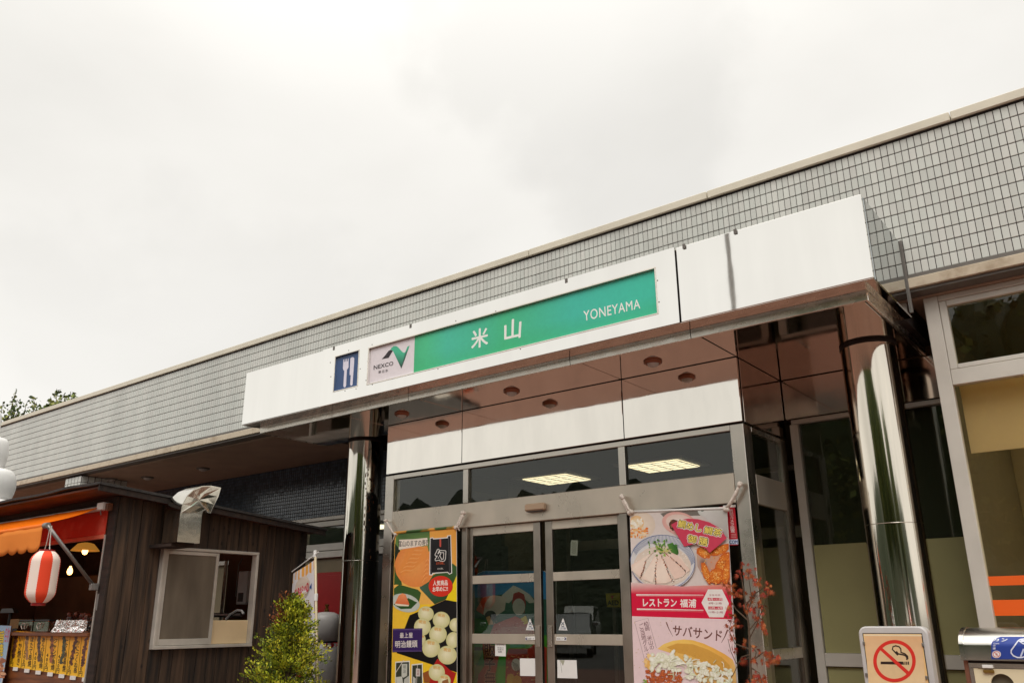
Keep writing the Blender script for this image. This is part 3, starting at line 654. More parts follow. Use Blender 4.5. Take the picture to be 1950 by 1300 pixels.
for (t0, c0), (t1, c1) in zip(stops, stops[1:]):
    P.d -= P.step
    xa, xb = XD+(R2[1]-.002-XD)*t0, XD+(R2[1]-.002-XD)*t1; zm = R2[2]+(R2[3]-R2[2])*.45
    lo0, lo1 = mixc(c0, (52, 176, 110), .45), mixc(c1, (52, 176, 110), .45)
    P.poly([wz(xa, zm), wz(xb, zm), wz(xb, R2[2]+.002), wz(xa, R2[2]+.002)], None, [c0, c1, lo1, lo0]); P.d -= P.step
    P.poly([wz(xa, R2[3]-.002), wz(xb, R2[3]-.002), wz(xb, zm), wz(xa, zm)], None, [c0, c1, c1, c0])
P.text('米', [(898, 629), (930, 622), (929, 657), (898, 665)], (238, 240, 234), .018)
P.text('山', [(961, 612), (993, 604), (991, 642), (961, 649)], (238, 240, 234), .018)
P.text('YONEYAMA', [(1111, 592.5), (1218.5, 569), (1219.5, 587), (1112, 611.5)], (238, 240, 234), .006, spacing=1.08)
P.build('lettering', sg)
P = Print(plane(YS), (0, -1, 0), d0=.0022)
O = lambda x, y: (620+x/10, 630+y/10)
blk, gr, grd = (42, 34, 38), (70, 186, 146), (40, 66, 60)
P.poly([O(1070, 540), O(1150, 450), O(1205, 375), O(1240, 362), O(1285, 375), O(1240, 450), O(1205, 510)], blk)
curve = [(1235, 362), (1262, 318), (1300, 290), (1345, 288), (1385, 310), (1420, 350), (1465, 400), (1500, 418)]
P.poly([O(*q) for q in curve]+[O(1525, 395), O(1560, 300), O(1603, 280), O(1580, 345), O(1555, 410), O(1515, 530), O(1445, 714), O(1370, 555), O(1310, 430), O(1290, 385), O(1262, 360)],
       gr, [gr]*8+[gr, gr, gr, gr, grd, grd, (36, 40, 42), (60, 140, 112), gr, gr, gr])
P.text('NEXCO', [O(922, 660), O(1292, 577), O(1290, 650), O(920, 740)], blk, .015, spacing=1.02)
P.text('東日本', [O(1008, 760), O(1194, 722), O(1192, 778), O(1006, 812)], (70, 60, 64), .004, spacing=1.25)
P.build('emblem', sg)
rs = thing('restaurant_sign', 'square blue sign with white fork and knife in the canopy fascia', 'sign', ((R1[0]+R1[1])/2, CYF, R1[2]))
boxo('board', mat('navy_blue_board', lin(44, 76, 124), .35, var=.05), rs, R1[0]+.001, R1[1]-.001, YS, YS+.01, R1[2]+.001, R1[3]-.001)
fr = MB()
for (a, b, c, d) in ((R1[0]-.01, R1[1]+.01, R1[3], R1[3]+.01), (R1[0]-.01, R1[1]+.01, R1[2]-.01, R1[2]), (R1[0]-.01, R1[0], R1[2], R1[3]), (R1[1], R1[1]+.01, R1[2], R1[3])): fr.box(a, b, CYF-.0095, CYF-.0062, c, d, b=.001)
fr.build('trim', M_STRIP, rs)
P = Print(plane(YS), (0, -1, 0)); wh = (226, 222, 236)
fk = [(340, 545), (352, 543), (355, 590), (366, 588), (368, 535), (380, 532), (382, 583), (394, 581), (397, 530), (410, 527), (412, 577), (424, 574), (428, 525), (442, 520), (438, 690), (428, 715), (408, 735), (392, 1040), (384, 1062), (362, 1074), (344, 1064), (340, 1040), (356, 760), (336, 735), (331, 700)]
P.poly([O(*q) for q in fk], wh)
P.poly([O(*q) for q in [(472, 530), (484, 510), (510, 498), (535, 502), (548, 525), (545, 600), (516, 1010), (506, 1034), (490, 1041), (474, 1032), (469, 1010), (480, 842), (458, 838)]], wh)
P.build('pictogram', rs)

# ================================================================ steel columns
def column(x, y, label, m):
    t = thing('steel_column', label, 'column', (x, y, FLOOR), 'polished columns under the canopy')
    c = MB(); c.lathe(x, y, [(.2, FLOOR+.05), (.2, H(.62)), (.2, H(.624)), (.2, H(1.9655))], 72); c.build('shaft', m, t, smooth=True)
    c = MB(); c.lathe(x, y, [(.2, H(1.945)), (.2045, H(1.945)), (.2045, H(1.9665)), (.2, H(1.9665))], 72); c.build('collar', M_JOINT, t)
    c = MB(); c.lathe(x, y, [(.2, H(.619)), (.2005, H(.619)), (.2005, H(.624)), (.2, H(.624))], 72); c.build('seam', m, t, smooth=True)
    c = MB(); c.lathe(x, y, [(.23, FLOOR), (.23, FLOOR+.05), (.2, FLOOR+.052)], 48); c.build('base_ring', M_BRUSH, t)
# rusty column: pitted brown specks running down
M_COLR = mat('rust_specked_column', (0.72, 0.68, 0.60), 0.07, 1.0, rvar=0.04, vscale=9, vstretch=(1, 1, 0.05), bump=0.12, bscale=5, bdist=0.006, bstretch=(1, 1, 0.12))
column(-1.606, 6.525, 'right mirror finish column, behind the no smoking stand', M_COLUMN)
column(-7.24, 6.555, 'left mirror finish column with rust spots, beside the wooden stall', M_COLR)
rust = MB(); R = random.Random(5); a_c = math.atan2(-6.555, 7.24)
for k in range(60):
    a = a_c+R.gauss(.30, .16); z = H(1.78-abs(R.gauss(0, .45))-R.random()*.3); s_ = R.uniform(.0025, .007); L_ = R.uniform(1.0, 3.5)
    n = len(rust.v); kk = 7
    for i in range(kk):
        u = s_*math.cos(6.283*i/kk); v = s_*L_*math.sin(6.283*i/kk)-(s_*L_*.8 if i > 3 else 0)
        aa = a+u/.2; rust.v.append((-7.24+.2012*math.cos(aa), 6.555+.2012*math.sin(aa), z+v))
    c = lin(*R.choice([(92, 52, 26), (120, 74, 34), (70, 40, 24)])); rust.face(list(range(n, n+kk)), c)
ro = rust.build('rust_spots', mat('rust', (1, 1, 1), .85, attr=True), [o for o in bpy.data.objects if o.name.startswith('steel_column.')][-1], col=True)

# ================================================================ entrance vestibule
M_DARKGL = mat('dark_side_glazing', (.02, .021, .022), .5, spec=.2)
ves = thing('entrance_vestibule', 'projecting steel and glass entrance box with automatic doors under the canopy', 'entrance', (-4.47, 7, FLOOR))
VX0, VX1 = -6.443, -2.5
def vb(name, m, x0, x1, z0, z1, y0=YD, y1=YD+.06, b=.003): return boxo(name, m, ves, x0, x1, y0, y1, H(z0), H(z1), b)
PJ = [VX0, -5.39, -3.56, VX1]
for a, b in zip(PJ, PJ[1:]): vb('front_panel', M_PANEL, a+.004, b-.004, 1.447, 1.965, YD, YD+.03)
vb('panel_backing', M_JOINT, VX0+.01, VX1-.01, 1.425, 1.966, YD+.031, YD+.05, 0)
vb('side_panel', M_PANELD, VX1-.03, VX1, 1.447, 1.965, YD+.052, YW-.01); vb('side_panel', M_PANEL, VX0, VX0+.03, 1.447, 1.965, YD+.052, YL-.01)
m1 = onY(886, 920, YD).x; m2 = onY(1183, 870, YD).x
zg1, zg0, zh0 = 1.385, 1.058, .828
vb('transom_head', M_BRUSH, VX0+.122, VX1-.112, zg1, 1.430)
vb('corner_post', M_BRUSH, VX0, VX0+.12, FLOOR-EYE, 1.430, YD, YD+.10, .004); vb('corner_post', M_BRUSH, VX1-.11, VX1, FLOOR-EYE, 1.430, YD, YD+.10, .004)
for x in (m1, m2): vb('transom_mullion', M_BRUSH, x-.032, x+.032, zg0+.001, zg1-.001, YD+.002)
for a, b in ((VX0+.122, m1-.033), (m1+.033, m2-.033), (m2+.033, VX1-.112)): vb('transom_pane', M_GLASSD, a, b, zg0, zg1, YD+.03, YD+.036, 0)
vb('door_header', M_HEADER, VX0+.122, VX1-.112, zh0, zg0-.002, YD-.006, YD+.10, .004)
se = thing('door_sensor', 'small rounded beige motion sensor box on the header over the sliding doors', 'sensor', (0, 0, 0))
pa, pb = onY(1004, 963, YD-.01), onY(1041, 968, YD-.01)
se.location = (pa.x, YD-.01, pb.z); m = MB(); m.box(pa.x, pb.x, YD-.06, YD-.0065, pb.z-.012, pa.z+.012, b=.012); m.build('housing', mat('beige_plastic', lin(178, 152, 126), .5), se)
m = MB(); m.box(pa.x+.02, pb.x-.02, YD-.05, YD-.012, pb.z-.018, pb.z-.0125); m.build('lens', M_BLACK, se)
# side screen facing right
def vs(name, m, y0, y1, z0, z1, x0=VX1-.05, x1=VX1-.004, b=.003): return boxo(name, m, ves, x0, x1, y0, y1, H(z0), H(z1), b)
vs('side_post', M_DOORFR, YD+.102, YD+.17, FLOOR-EYE, 1.43); vs('side_post', M_DOORFR, YW-.16, YW-.032, FLOOR-EYE, 1.43)
vs('side_rail', M_BRUSH, YD+.172, YW-.162, 1.39, 1.43); vs('side_header', M_HEADER, YD+.172, YW-.162, zh0, zg0)
vs('side_rail', M_BRUSH, YD+.172, YW-.162, -.30, -.22); vs('side_rail', M_BRUSH, YD+.172, YW-.162, FLOOR-EYE, FLOOR-EYE+.1)
vs('side_pane', M_GLASSD, YD+.172, YW-.162, zg0, 1.388, VX1-.03, VX1-.024, 0); vs('side_pane', M_GLASSD, YD+.172, YW-.162, -.218, zh0-.002, VX1-.03, VX1-.024, 0); vs('side_pane', M_GLASSD, YD+.172, YW-.162, FLOOR-EYE+.102, -.302, VX1-.03, VX1-.024, 0)
boxo('reflection_mask', M_DARK, ves, VX0+.0305, VX0+.045, YD+.052, YL-.01, H(1.432), H(1.964))  # added dark sheet, stops the ceiling light mirroring in the side panel
boxo('side_wall', M_DARKGL, ves, VX0, VX0+.04, YD+.102, YL-.01, FLOOR, H(1.43))
# jambs and fixed side lights
jl, jr = onY(884, 1100, YD).x, onY(1192, 1130, YD).x
vb('door_jamb', M_DOORFR, jl-.035, jl+.03, FLOOR-EYE, zh0-.002, YD-.004, YD+.10); vb('door_jamb', M_DOORFR, jr-.03, jr+.045, FLOOR-EYE, zh0-.002, YD-.004, YD+.10)
for a, b in ((VX0+.122, jl-.037), (jr+.047, VX1-.112)):
    vb('side_light', M_GLASSD, a, b, FLOOR-EYE+.1, zh0-.002, YD+.04, YD+.046, 0); vb('side_light_sill', M_DOORFR, a, b, FLOOR-EYE, FLOOR-EYE+.098, YD+.01, YD+.09)
# sliding leaves
def leaf(xa, xb, handle_right, y0, w_l, w_r):
    zt_ = zh0-.004; zb = FLOOR-EYE+.012; y1 = y0+.04; fx0, fx1 = xa, xb
    root = MB(); root.box(fx0, fx0+w_l, y0, y1, H(zb), H(zt_), b=.003); root.box(fx1-w_r, fx1, y0, y1, H(zb), H(zt_), b=.003)
    d = root.build('door', M_DOORFR, ves)
    rails = [(zt_-.075, zt_-.001), (.312, .385), (-.205, -.122), (zb, zb+.12)]
    for a, b in rails:
        q = MB(); q.box(fx0+w_l+.001, fx1-w_r-.001, y0+.003, y1-.003, H(a), H(b), b=.002); q.build('rail', M_HEADER, d)
    for (a, b), (c, e_) in zip(rails, rails[1:]):
        q = MB(); q.box(fx0+w_l+.001, fx1-w_r-.001, y0+.018, y0+.023, H(e_), H(a)); q.build('pane', M_GLASSO, d)
    hx = (fx1-w_r/2) if handle_right else (fx0+w_l/2)
    q = MB(); q.box(hx-.022, hx+.022, y0-.012, y0-.0005, H(-.225), H(-.05), b=.004); q.box(hx-.013, hx+.013, y0-.016, y0-.0122, H(-.21), H(-.065), b=.003)
    q.build('handle', M_BRUSH, d)
    return d
xs = [onY(x, y, YD+.03).x for x, y in ((896, 1100), (1030, 1100), (1038, 1100), (1185, 1100))]
YF = YD+.03
leaf(jl+.032, onY(1030, 1130, YF).x, True, YF, .04, .075)
leaf(onY(1039, 1130, YF).x, jr-.032, False, YF+.006, .075, .04)

# ================================================================ wooden food stall
SX, SY0, SY1 = -7.5, 3.84, 5.92
ST = thing('food_stall', 'dark weathered timber food stall with black roof and a sliding window', 'stall', (-9.7, 4.9, 0))
SXL_ = -12.2
# roof: falls to the back
def roofz(y): return 1.162+(1.162-.953)/(3.58-6.08)*(y-3.58)
RX = -7.30
m = MB(); nX = 60; yr = [3.56, 4.2, 5.0, 6.12]
for i in range(nX+1):
    x = RX-(RX+12.5+0)*0-(12.5+RX)*i/nX
    for y in yr:
        wv = .010*mnoise.noise((x*2.2, y, 1))+.012*mnoise.noise((x*.7, y*.5, 4))
        m.v.append((x, y, H(roofz(y))+wv*(1.3 if y < 4 else .6)))
k = len(yr)
for i in range(nX):
    for j in range(k-1): m.face([i*k+j, (i+1)*k+j, (i+1)*k+j+1, i*k+j+1][::-1])
n0 = len(m.v); m.v += [(a, b, c-.022) for a, b, c in m.v]
for i in range(nX):
    for j in range(k-1): m.face([n0+i*k+j, n0+(i+1)*k+j, n0+(i+1)*k+j+1, n0+i*k+j+1])
    m.face([i*k, (i+1)*k, n0+(i+1)*k, n0+i*k]); m.face([i*k+k-1, n0+i*k+k-1, n0+(i+1)*k+k-1, (i+1)*k+k-1])
for j in range(k-1): m.face([j, j+1, n0+j+1, n0+j]); m.face([nX*k+j, n0+nX*k+j, n0+nX*k+j+1, nX*k+j+1])
m.build('roof', M_ROOFT, ST)
m = MB(); n = 0
for y in (3.59, 6.08):
    m.v += [(RX-.03, y, H(roofz(y)-.034)), (-12.4, y, H(roofz(y)-.034)), (-12.4, y, H(roofz(y)-.05)), (RX-.03, y, H(roofz(y)-.05))]
m.face([0, 1, 2, 3]); m.face([7, 6, 5, 4]); m.face([0, 4, 5, 1]); m.face([2, 6, 7, 3]); m.face([0, 3, 7, 4]); m.face([1, 5, 6, 2])
m.build('roof_boarding', M_UNDER, ST)
# rake board along the right roof edge
m = MB(); m.prism([(RX-.012, 3.57, H(roofz(3.57)-.026)), (RX-.012, 6.1, H(roofz(6.1)-.026)), (RX-.012, 6.1, H(roofz(6.1)-.075)), (RX-.012, 3.57, H(roofz(3.57)-.075))], (-.02, 0, 0)); m.build('rake_board', M_WOOD2, ST)
# window opening in the right wall
q = [onX(x, y, SX) for x, y in ((311.5, 1039), (491.5, 1053), (470.7, 1230.7), (281, 1235))]
WY0, WY1 = (q[0].y+q[3].y)/2, (q[1].y+q[2].y)/2; WZ0, WZ1 = (q[2].z+q[3].z)/2, (q[0].z+q[1].z)/2
plank0 = {}
def plank(y0, y1, z0, z1, t=.022):
    m = MB(); d = random.uniform(-.004, .004); m.box(SX-t+d, SX+d, y0+.002, y1-.002, z0, z1, b=.003); return m.build('plank', M_WOOD, ST)
y = SY0+.026
edges = [y]
for stop in (WY0, WY1, SY1):
    n_ = max(1, round((stop-y)/.115)); st_ = (stop-y)/n_
    for k in range(n_): y += st_; edges.append(y+(random.uniform(-.014, .014) if k < n_-1 else 0))
for a, b in zip(edges, edges[1:]):
    top = H(roofz((a+b)/2)-.052)
    if (a+b)/2 > WY0 and (a+b)/2 < WY1:
        plank(a, b, .02, WZ0-.004); plank(a, b, WZ1+.004, top)
    else: plank(a, b, .02, top)
boxo('corner_post', M_WOOD2, ST, SX-.11, SX+.003, SY0, SY0+.024, .0, H(roofz(SY0+.06)-.055), .004)
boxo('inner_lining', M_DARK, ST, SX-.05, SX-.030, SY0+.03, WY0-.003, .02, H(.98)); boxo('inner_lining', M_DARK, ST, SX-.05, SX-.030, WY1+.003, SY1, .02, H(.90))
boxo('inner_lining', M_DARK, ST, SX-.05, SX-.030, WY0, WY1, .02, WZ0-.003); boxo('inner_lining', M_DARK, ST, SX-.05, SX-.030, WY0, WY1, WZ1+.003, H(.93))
boxo('back_post', M_WOOD2, ST, SX-.1, SX-.002, SY1+.001, SY1+.09, 0, H(roofz(6.0)-.055), .004)
# walls behind
bo = [onY(x, y, SY1) for x, y in ((412, 1069), (438, 1072), (431, 1172), (399, 1172))]
bx0, bx1, bz0, bz1 = bo[0].x-.9, (bo[1].x+bo[2].x)/2, bo[2].z-.12, bo[0].z
M_INNER = mat('sooty_inner_wall', lin(118, 84, 60), .85, var=.2, vscale=3)
boxo('rear_wall', M_INNER, ST, bx1, SX-.06, SY1-.03, SY1, 0, H(.93)); boxo('rear_wall', M_INNER, ST, SXL_, bx0, SY1-.03, SY1, 0, H(.93))
boxo('rear_wall', M_INNER, ST, bx0, bx1, SY1-.03, SY1, 0, bz0); boxo('rear_wall', M_INNER, ST, bx0, bx1, SY1-.03, SY1, bz1, H(.93))
boxo('rear_window_frame', M_ALU2, ST, bx1-.05, bx1-.002, SY1-.05, SY1-.032, bz0, bz1, .004)
boxo('rear_window_frame', M_ALU2, ST, bx0+.002, bx1-.052, SY1-.05, SY1-.032, bz0+.001, bz0+.04, .004)
boxo('left_wall', M_INNER, ST, SXL_, SXL_+.03, SY0, SY1-.031, 0, H(1.0))
boxo('inner_floor', M_INNER, ST, SXL_+.031, SX-.06, SY0+.1, SY1-.031, .0, .14)
# sliding window
WD = thing('sliding_window', 'aluminium sliding window of the timber stall with mesh screen, right half open', 'window', (SX, (WY0+WY1)/2, WZ0))
def wx(name, m, y0, y1, z0, z1, x0, x1, b=.003): return boxo(name, m, WD, x0, x1, y0, y1, z0, z1, b)
f = .028
wx('frame', M_ALU2, WY0, WY1, WZ1-f, WZ1, SX-.03, SX+.05); wx('frame', M_ALU2, WY0, WY1, WZ0, WZ0+f, SX-.03, SX+.055)
wx('frame', M_ALU2, WY0, WY0+f, WZ0+f+.001, WZ1-f-.001, SX-.03, SX+.05); wx('frame', M_ALU2, WY1-f, WY1, WZ0+f+.001, WZ1-f-.001, SX-.03, SX+.05)
ymid = onX(400, 1100, SX).y
def sash(y0, y1, x, s, pane):
    z0, z1 = WZ0+f+.003, WZ1-f-.003
    m = MB(); m.box(x-.012, x+.012, y0, y0+s, z0, z1, b=.002); m.box(x-.012, x+.012, y1-s, y1, z0, z1, b=.002); m.box(x-.011, x+.011, y0+s+.001, y1-s-.001, z1-s*1.1, z1-.0005, b=.002); m.box(x-.011, x+.011, y0+s+.001, y1-s-.001, z0+.0005, z0+s*1.8, b=.002)
    sh = m.build('sash', M_ALU2, WD)
    m = MB(); m.box(x-.003, x+.002, y0+s+.001, y1-s-.001, z0+s*1.8+.001, z1-s*1.1-.001); m.build('screen' if pane is M_SCREEN else 'pane', pane, sh); return sh
M_SCREEN = mat('grey_mesh_screen', lin(120, 108, 92), .75, col2=lin(98, 88, 74), vscale=3, vstretch=(1, 2, .5))
sash(WY0+f+.002, ymid+.055, SX+.028, .030, M_SCREEN); sash(WY0+f+.05, ymid+.03, SX-.004, .03, M_GLASS)
sb = onX(440, 1180, SX).z; wx('lower_board', M_BOARD, ymid+.06, WY1-f-.002, WZ0+f+.002, sb, SX-.012, SX-.004)
# heater, pipe and cable inside
hp = [onY(x, y, 5.55) for x, y in ((456, 1087), (478, 1087), (472, 1150), (449, 1148))]
wh_ = thing('water_heater', 'small pale wall heater hanging inside the stall, seen through its window', 'heater', (hp[0].x, 5.55, hp[2].z))
boxo('casing', M_GREYPL, wh_, hp[3].x, hp[3].x+.16, 5.55, 5.70, hp[2].z, hp[0].z, .006)
m = MB(); m.box(hp[3].x+.162, hp[1].x+.14, 5.552, 5.70, hp[2].z+.02, hp[0].z-.002, b=.004); m.build('side_cover', M_GREYM, wh_)
boxo('grille', M_BLACK, wh_, hp[3].x+.03, hp[3].x+.12, 5.546, 5.5495, hp[2].z+.03, hp[2].z+.12)
boxo('bracket', M_DARK, wh_, hp[3].x+.03, hp[3].x+.13, 5.7005, SY1-.031, hp[2].z+.1, hp[0].z-.1)
pp = thing('drain_pipe', 'grey pipe and pale hose low inside the stall window', 'pipe', (-8.2, 5.5, 1.2))
m = MB(); a, b = onY(396, 1170, 5.45), onY(460, 1170, 5.45); m.tube([a+Vector((-.3, 0, 0)), b], .022, 10); m.build('pipe', M_GREYM, pp)
m = MB(); m.tube([onY(x, y, 5.42) for x, y in ((430, 1178), (440, 1168), (452, 1161), (460, 1162), (464, 1168))], .012, 8); m.build('hose', M_PLAST, pp)
m = MB(); m.tube([onY(x, y, 5.6) for x, y in ((462, 1062), (455, 1075), (453, 1090), (451, 1110), (449, 1135))], .007, 6); m.build('cable', M_GREYM, pp)
# metal duct above the window
DX = -7.03
dpts = [(337, 1031), (340, 1005), (343, 978), (347, 960), (356, 943), (368, 932), (384, 925), (402, 924), (421, 928), (416, 945), (408, 961), (401, 977), (396, 976), (392, 970), (386, 973), (384, 985), (382, 1010), (380, 1034)]
DU = thing('exhaust_duct', 'crumpled shiny metal exhaust duct curving over the stall window', 'duct', (DX-.12, 4.6, H(.7)))
q = [onX(x, y, DX) for x, y in dpts]
m = MB(); m.prism(q, (-.25, 0, 0)); o = m.build('duct', M_GALV, DU); shade_angle(o, 50)
# creases on the duct face
m = MB(); c = onX(375, 952, DX+.004)
for pa, pb, pc in (((352, 968), (376, 951), (398, 966)), ((352, 968), (374, 972), (398, 966))):
    pass
ol_ = [(344, 976), (348, 960), (357, 944), (369, 933.5), (385, 926.5), (402, 925.5), (419, 929), (414, 945), (407, 960), (400, 975), (397, 974), (391, 968)]
cc_ = onX(379, 951, DX+.005); fan_ = [onX(x, y, DX+.0012) for x, y in ol_]; mids_ = [onX(*((x*.45+379*.55), (y*.45+951*.55)), DX+(.0028 if i % 2 else .0042)) for i, (x, y) in enumerate(ol_)]
low_ = [onX(x, y, DX+d) for x, y, d in ((352, 971, .005), (368, 962, .007), (384, 964, .003), (376, 975, .002), (360, 977, .003))]
for i in range(len(fan_)-1):
    m.quad(cc_, mids_[i], mids_[i+1]); m.quad(mids_[i], fan_[i], fan_[i+1], mids_[i+1])
m.quad(fan_[0], low_[0], mids_[0]); m.quad(low_[0], low_[1], mids_[0]); m.quad(mids_[0], low_[1], cc_); m.quad(low_[1], low_[2], cc_); m.quad(low_[2], mids_[-1], cc_); m.quad(low_[2], fan_[-1], mids_[-1]); m.quad(low_[0], low_[4], low_[3], low_[2], low_[1]); m.quad(fan_[0], low_[4], low_[0]); m.quad(low_[3], fan_[-1], low_[2])
m.build('crease', M_GALV, DU)
lt = q[0]; m = MB(); m.box(SX+.002, DX-.10, q[0].y+.005, q[-1].y+.01, q[0].z-.03, q[0].z-.001); m.build('bracket_shelf', M_WOOD2, DU)
# stall front: beam, counter
FX0, FX1 = -12.1, -7.625
boxo('front_fascia', M_WOOD2, ST, FX0, SX-.112, SY0+.02, SY0+.05, H(1.035), H(roofz(3.84)-.055))
cz = onY(100, 1204, SY0).z
boxo('right_jamb', M_WOOD2, ST, FX1+.002, SX-.112, SY0+.004, SY0+.09, 0, H(1.03), .003)
boxo('metal_edge', M_ALU2, ST, FX1-.012, FX1+.001, SY0-.004, SY0+.03, .1, H(.75))
boxo('counter_front', M_COUNTER, ST, FX0, FX1-.002, SY0+.02, SY0+.05, .0, cz-.03); boxo('counter_top', M_COUNTER, ST, FX0, FX1-.014, SY0-.03, SY0+.40, cz-.029, cz+.004, .004)
boxo('valance_rail', mat('faded_red_rail', lin(206, 110, 84), .6, var=.08), ST, FX0, FX1-.014, SY0-.01, SY0+.018, H(.715), H(.752), .003)
# awning
AW = thing('awning', 'orange drop arm awning with scalloped edge over the stall counter', 'awning', (-9.8, 3.6, H(.95)))
CY = 3.80; ca = onY(200, 965, CY); fb = Vector((-7.62, 3.31, H(.787)))
boxo('red_screen', M_REDC, AW, FX0, FX1-.016, SY0+.0, SY0+.006, H(.754), H(.985))
m = MB(); m.tube([(FX0, CY, H(.985)), (-7.70, CY, H(.985))], .024, 12); m.build('roller', M_ALU2, AW, smooth=True)
b = MB(); b.box(-7.71, -7.60, CY-.035, CY+.036, H(.965), H(1.03), b=.005); b.build('bracket', M_WHITE, AW); b = MB(); b.box(-7.598, -7.555, CY-.01, CY+.036, H(.955), H(1.02)); b.build('bracket_block', M_COUNTER, AW)
b = MB(); b.tube([(-7.67, CY-.01, H(.964)), (-7.67, CY-.012, H(.94)), (-7.655, CY-.012, H(.93)), (-7.66, CY-.012, H(.92))], .005, 6); b.build('winch_eye', M_GREYM, AW)
m = MB(); n1, n2 = 48, 8; XR_ = -7.70
for i in range(n1+1):
    for j in range(n2+1):
        u, v = i/n1, j/n2; x = XR_+.05*v-(XR_-FX0)*u
        y = CY*(1-v)+fb.y*v; z = H(1.0)*(1-v)+(fb.z+.02)*v-.018*math.sin(v*math.pi)+.006*mnoise.noise((x*3, v*2, 2))
        m.v.append((x, y, z))
for i in range(n1):
    for j in range(n2): a = i*(n2+1)+j; m.face([a, a+1, a+n2+2, a+n2+1])
cn = m.build('canvas', M_CANV, AW, smooth=True); cn.modifiers.new('thick', 'SOLIDIFY').thickness = .003
# valance hanging from the front bar
m = MB(); n1, n2 = 150, 5; sc = .21
for i in range(n1+1):
    x = -7.64-(-7.64-FX0)*i/n1; ph = ((-7.64-x) % sc)/sc; dr = .165+.045*math.sqrt(max(0, 1-(2*ph-1)**2))
    for j in range(n2+1):
        v = j/n2; m.v.append((x-.012*v*(1 if i == 0 else 0), fb.y-.012+.012*math.sin(x*9)*v+.010*mnoise.noise((x*5, v, 1)), fb.z-.01-dr*v))
for i in range(n1):
    for j in range(n2): a = i*(n2+1)+j; m.face([a, a+1, a+n2+2, a+n2+1])
va = m.build('valance', M_VAL, AW, smooth=True); va.modifiers.new('thick', 'SOLIDIFY').thickness = .003
m = MB(); m.tube([(FX0, fb.y, fb.z), (fb.x+.01, fb.y, fb.z)], .020, 12); m.build('front_bar', M_ORANGE, AW, smooth=True)
m = MB(); m.tube([(fb.x-.02, fb.y, fb.z), (fb.x+.045, fb.y, fb.z)], .024, 12); m.build('end_cap', M_GREYM, AW)
ae = Vector((-7.60, 3.775, H(.315))); ab = Vector((fb.x+.03, fb.y, fb.z))
m = MB(); m.tube([ab, ab.lerp(ae, .5), ae], [.017, .016, .016], 10); m.build('arm', M_GREYM, AW, smooth=True)
m = MB(); m.box(ae.x-.02, ae.x+.02, ae.y-.02, ae.y+.05, ae.z-.05, ae.z+.01, b=.006); m.build('arm_hinge', M_GREYM, AW)
boxo('hinge_plate', M_GREYM, ST, FX1+.01, FX1+.04, SY0-.004, SY0+.0035, H(.10), H(.24), .002)
# interior of the stall
boxo('inner_backdrop', M_INNER, ST, FX0, -8.75, 5.3, 5.32, .14, H(.55))
def lamp(px, py, Y, shade, label):
    p = onY(px, py, Y); t = thing('pendant_lamp', label, 'lamp', p)
    b = MB(); b.lathe(p.x, p.y, [(.001, p.z-.045), (.022, p.z-.036), (.032, p.z-.01), (.028, p.z+.02), (.014, p.z+.045), (.012, p.z+.06)], 16); b.build('bulb', M_BULB, t, smooth=True)
    if shade:
        b = MB(); b.lathe(p.x, p.y, [(.15, p.z), (.125, p.z+.03), (.085, p.z+.075), (.05, p.z+.085), (.02, p.z+.09)], 28); s_ = b.build('lamp_shade', M_SHADE, t, smooth=True); s_.modifiers.new('thick', 'SOLIDIFY').thickness = .003
    b = MB(); b.tube([(p.x, p.y, p.z+.06), (p.x, p.y, H(roofz(Y)-.05))], .005, 6); b.build('cord', M_BLACK, t)
lamp(162, 1048, 4.7, True, 'lit pendant lamp with amber shade inside the stall')
lamp(133, 1087, 5.0, False, 'bare glowing bulb hanging inside the stall below the amber lamp')
# things on the counter
def on_counter(px, Y): return onY(px, 1204, Y).x
cash = thing('cash_register', 'black cash register with raised display on the stall counter', 'cash register', (onY(30, 1160, 4.15).x, 4.15, cz+.004))
xx = onY(27, 1160, 4.15).x
boxo('body', M_BLACK, cash, xx-.35, xx+.10, 4.05, 4.22, cz+.005, cz+.06, .01); m = MB(); m.tube([(xx, 4.12, cz+.06), (xx, 4.12, cz+.19)], .018, 8); m.build('stalk', M_BLACK, cash)
m = MB(); m.prism([(xx-.14, 4.07, cz+.19), (xx-.11, 4.07, cz+.235), (xx+.14, 4.07, cz+.235), (xx+.20, 4.07, cz+.19)], (0, .05, 0)); m.build('display', M_BLACK, cash)
xx = onY(46, 1160, 4.05).x; bx = thing('card_box', 'small tan cardboard box beside the cash register', 'box', (xx, 4.05, cz+.004))
boxo('carton', mat('tan_card', lin(150, 116, 70), .8), bx, xx-.11, xx+.09, 3.98, 4.10, cz+.035, cz+.125, .003); boxo('tray', M_BLACK, bx, xx-.15, xx+.12, 3.96, 4.12, cz+.005, cz+.034)
sz = onY(60, 1200, 3.86).z
for k, px in enumerate((54, 84)):
    xx = onY(px, 1190, 3.93).x; t = thing('steel_warmer', ['steel food warmer box with ladle handle, left one on the counter', 'steel food warmer box with ladle handle, right one on the counter'][k], 'warmer', (xx, 3.95, cz+.004), 'steel warmers on the stall counter')
    boxo('box', M_GALV, t, xx-.155, xx+.145, 3.90, 4.04, cz+.005, cz+.105, .006); boxo('lid', M_BLACK, t, xx-.15, xx+.14, 3.905, 4.035, cz+.106, cz+.118)
    m = MB(); m.tube([(xx-.03, 3.89, cz+.03), (xx-.05, 3.885, cz+.06), (xx-.02, 3.885, cz+.085), (xx+.03, 3.885, cz+.08), (xx+.01, 3.89, cz+.04)], .006, 6); m.build('handle', M_ALU2, t)
xa, xb = onY(112, 1190, 3.90).x, onY(175, 1190, 3.90).x; t = thing('foil_tray', 'silver foil wrapped grill tray at the right end of the counter', 'tray', ((xa+xb)/2, 3.95, cz+.004))
m = MB(); nx_ = 22
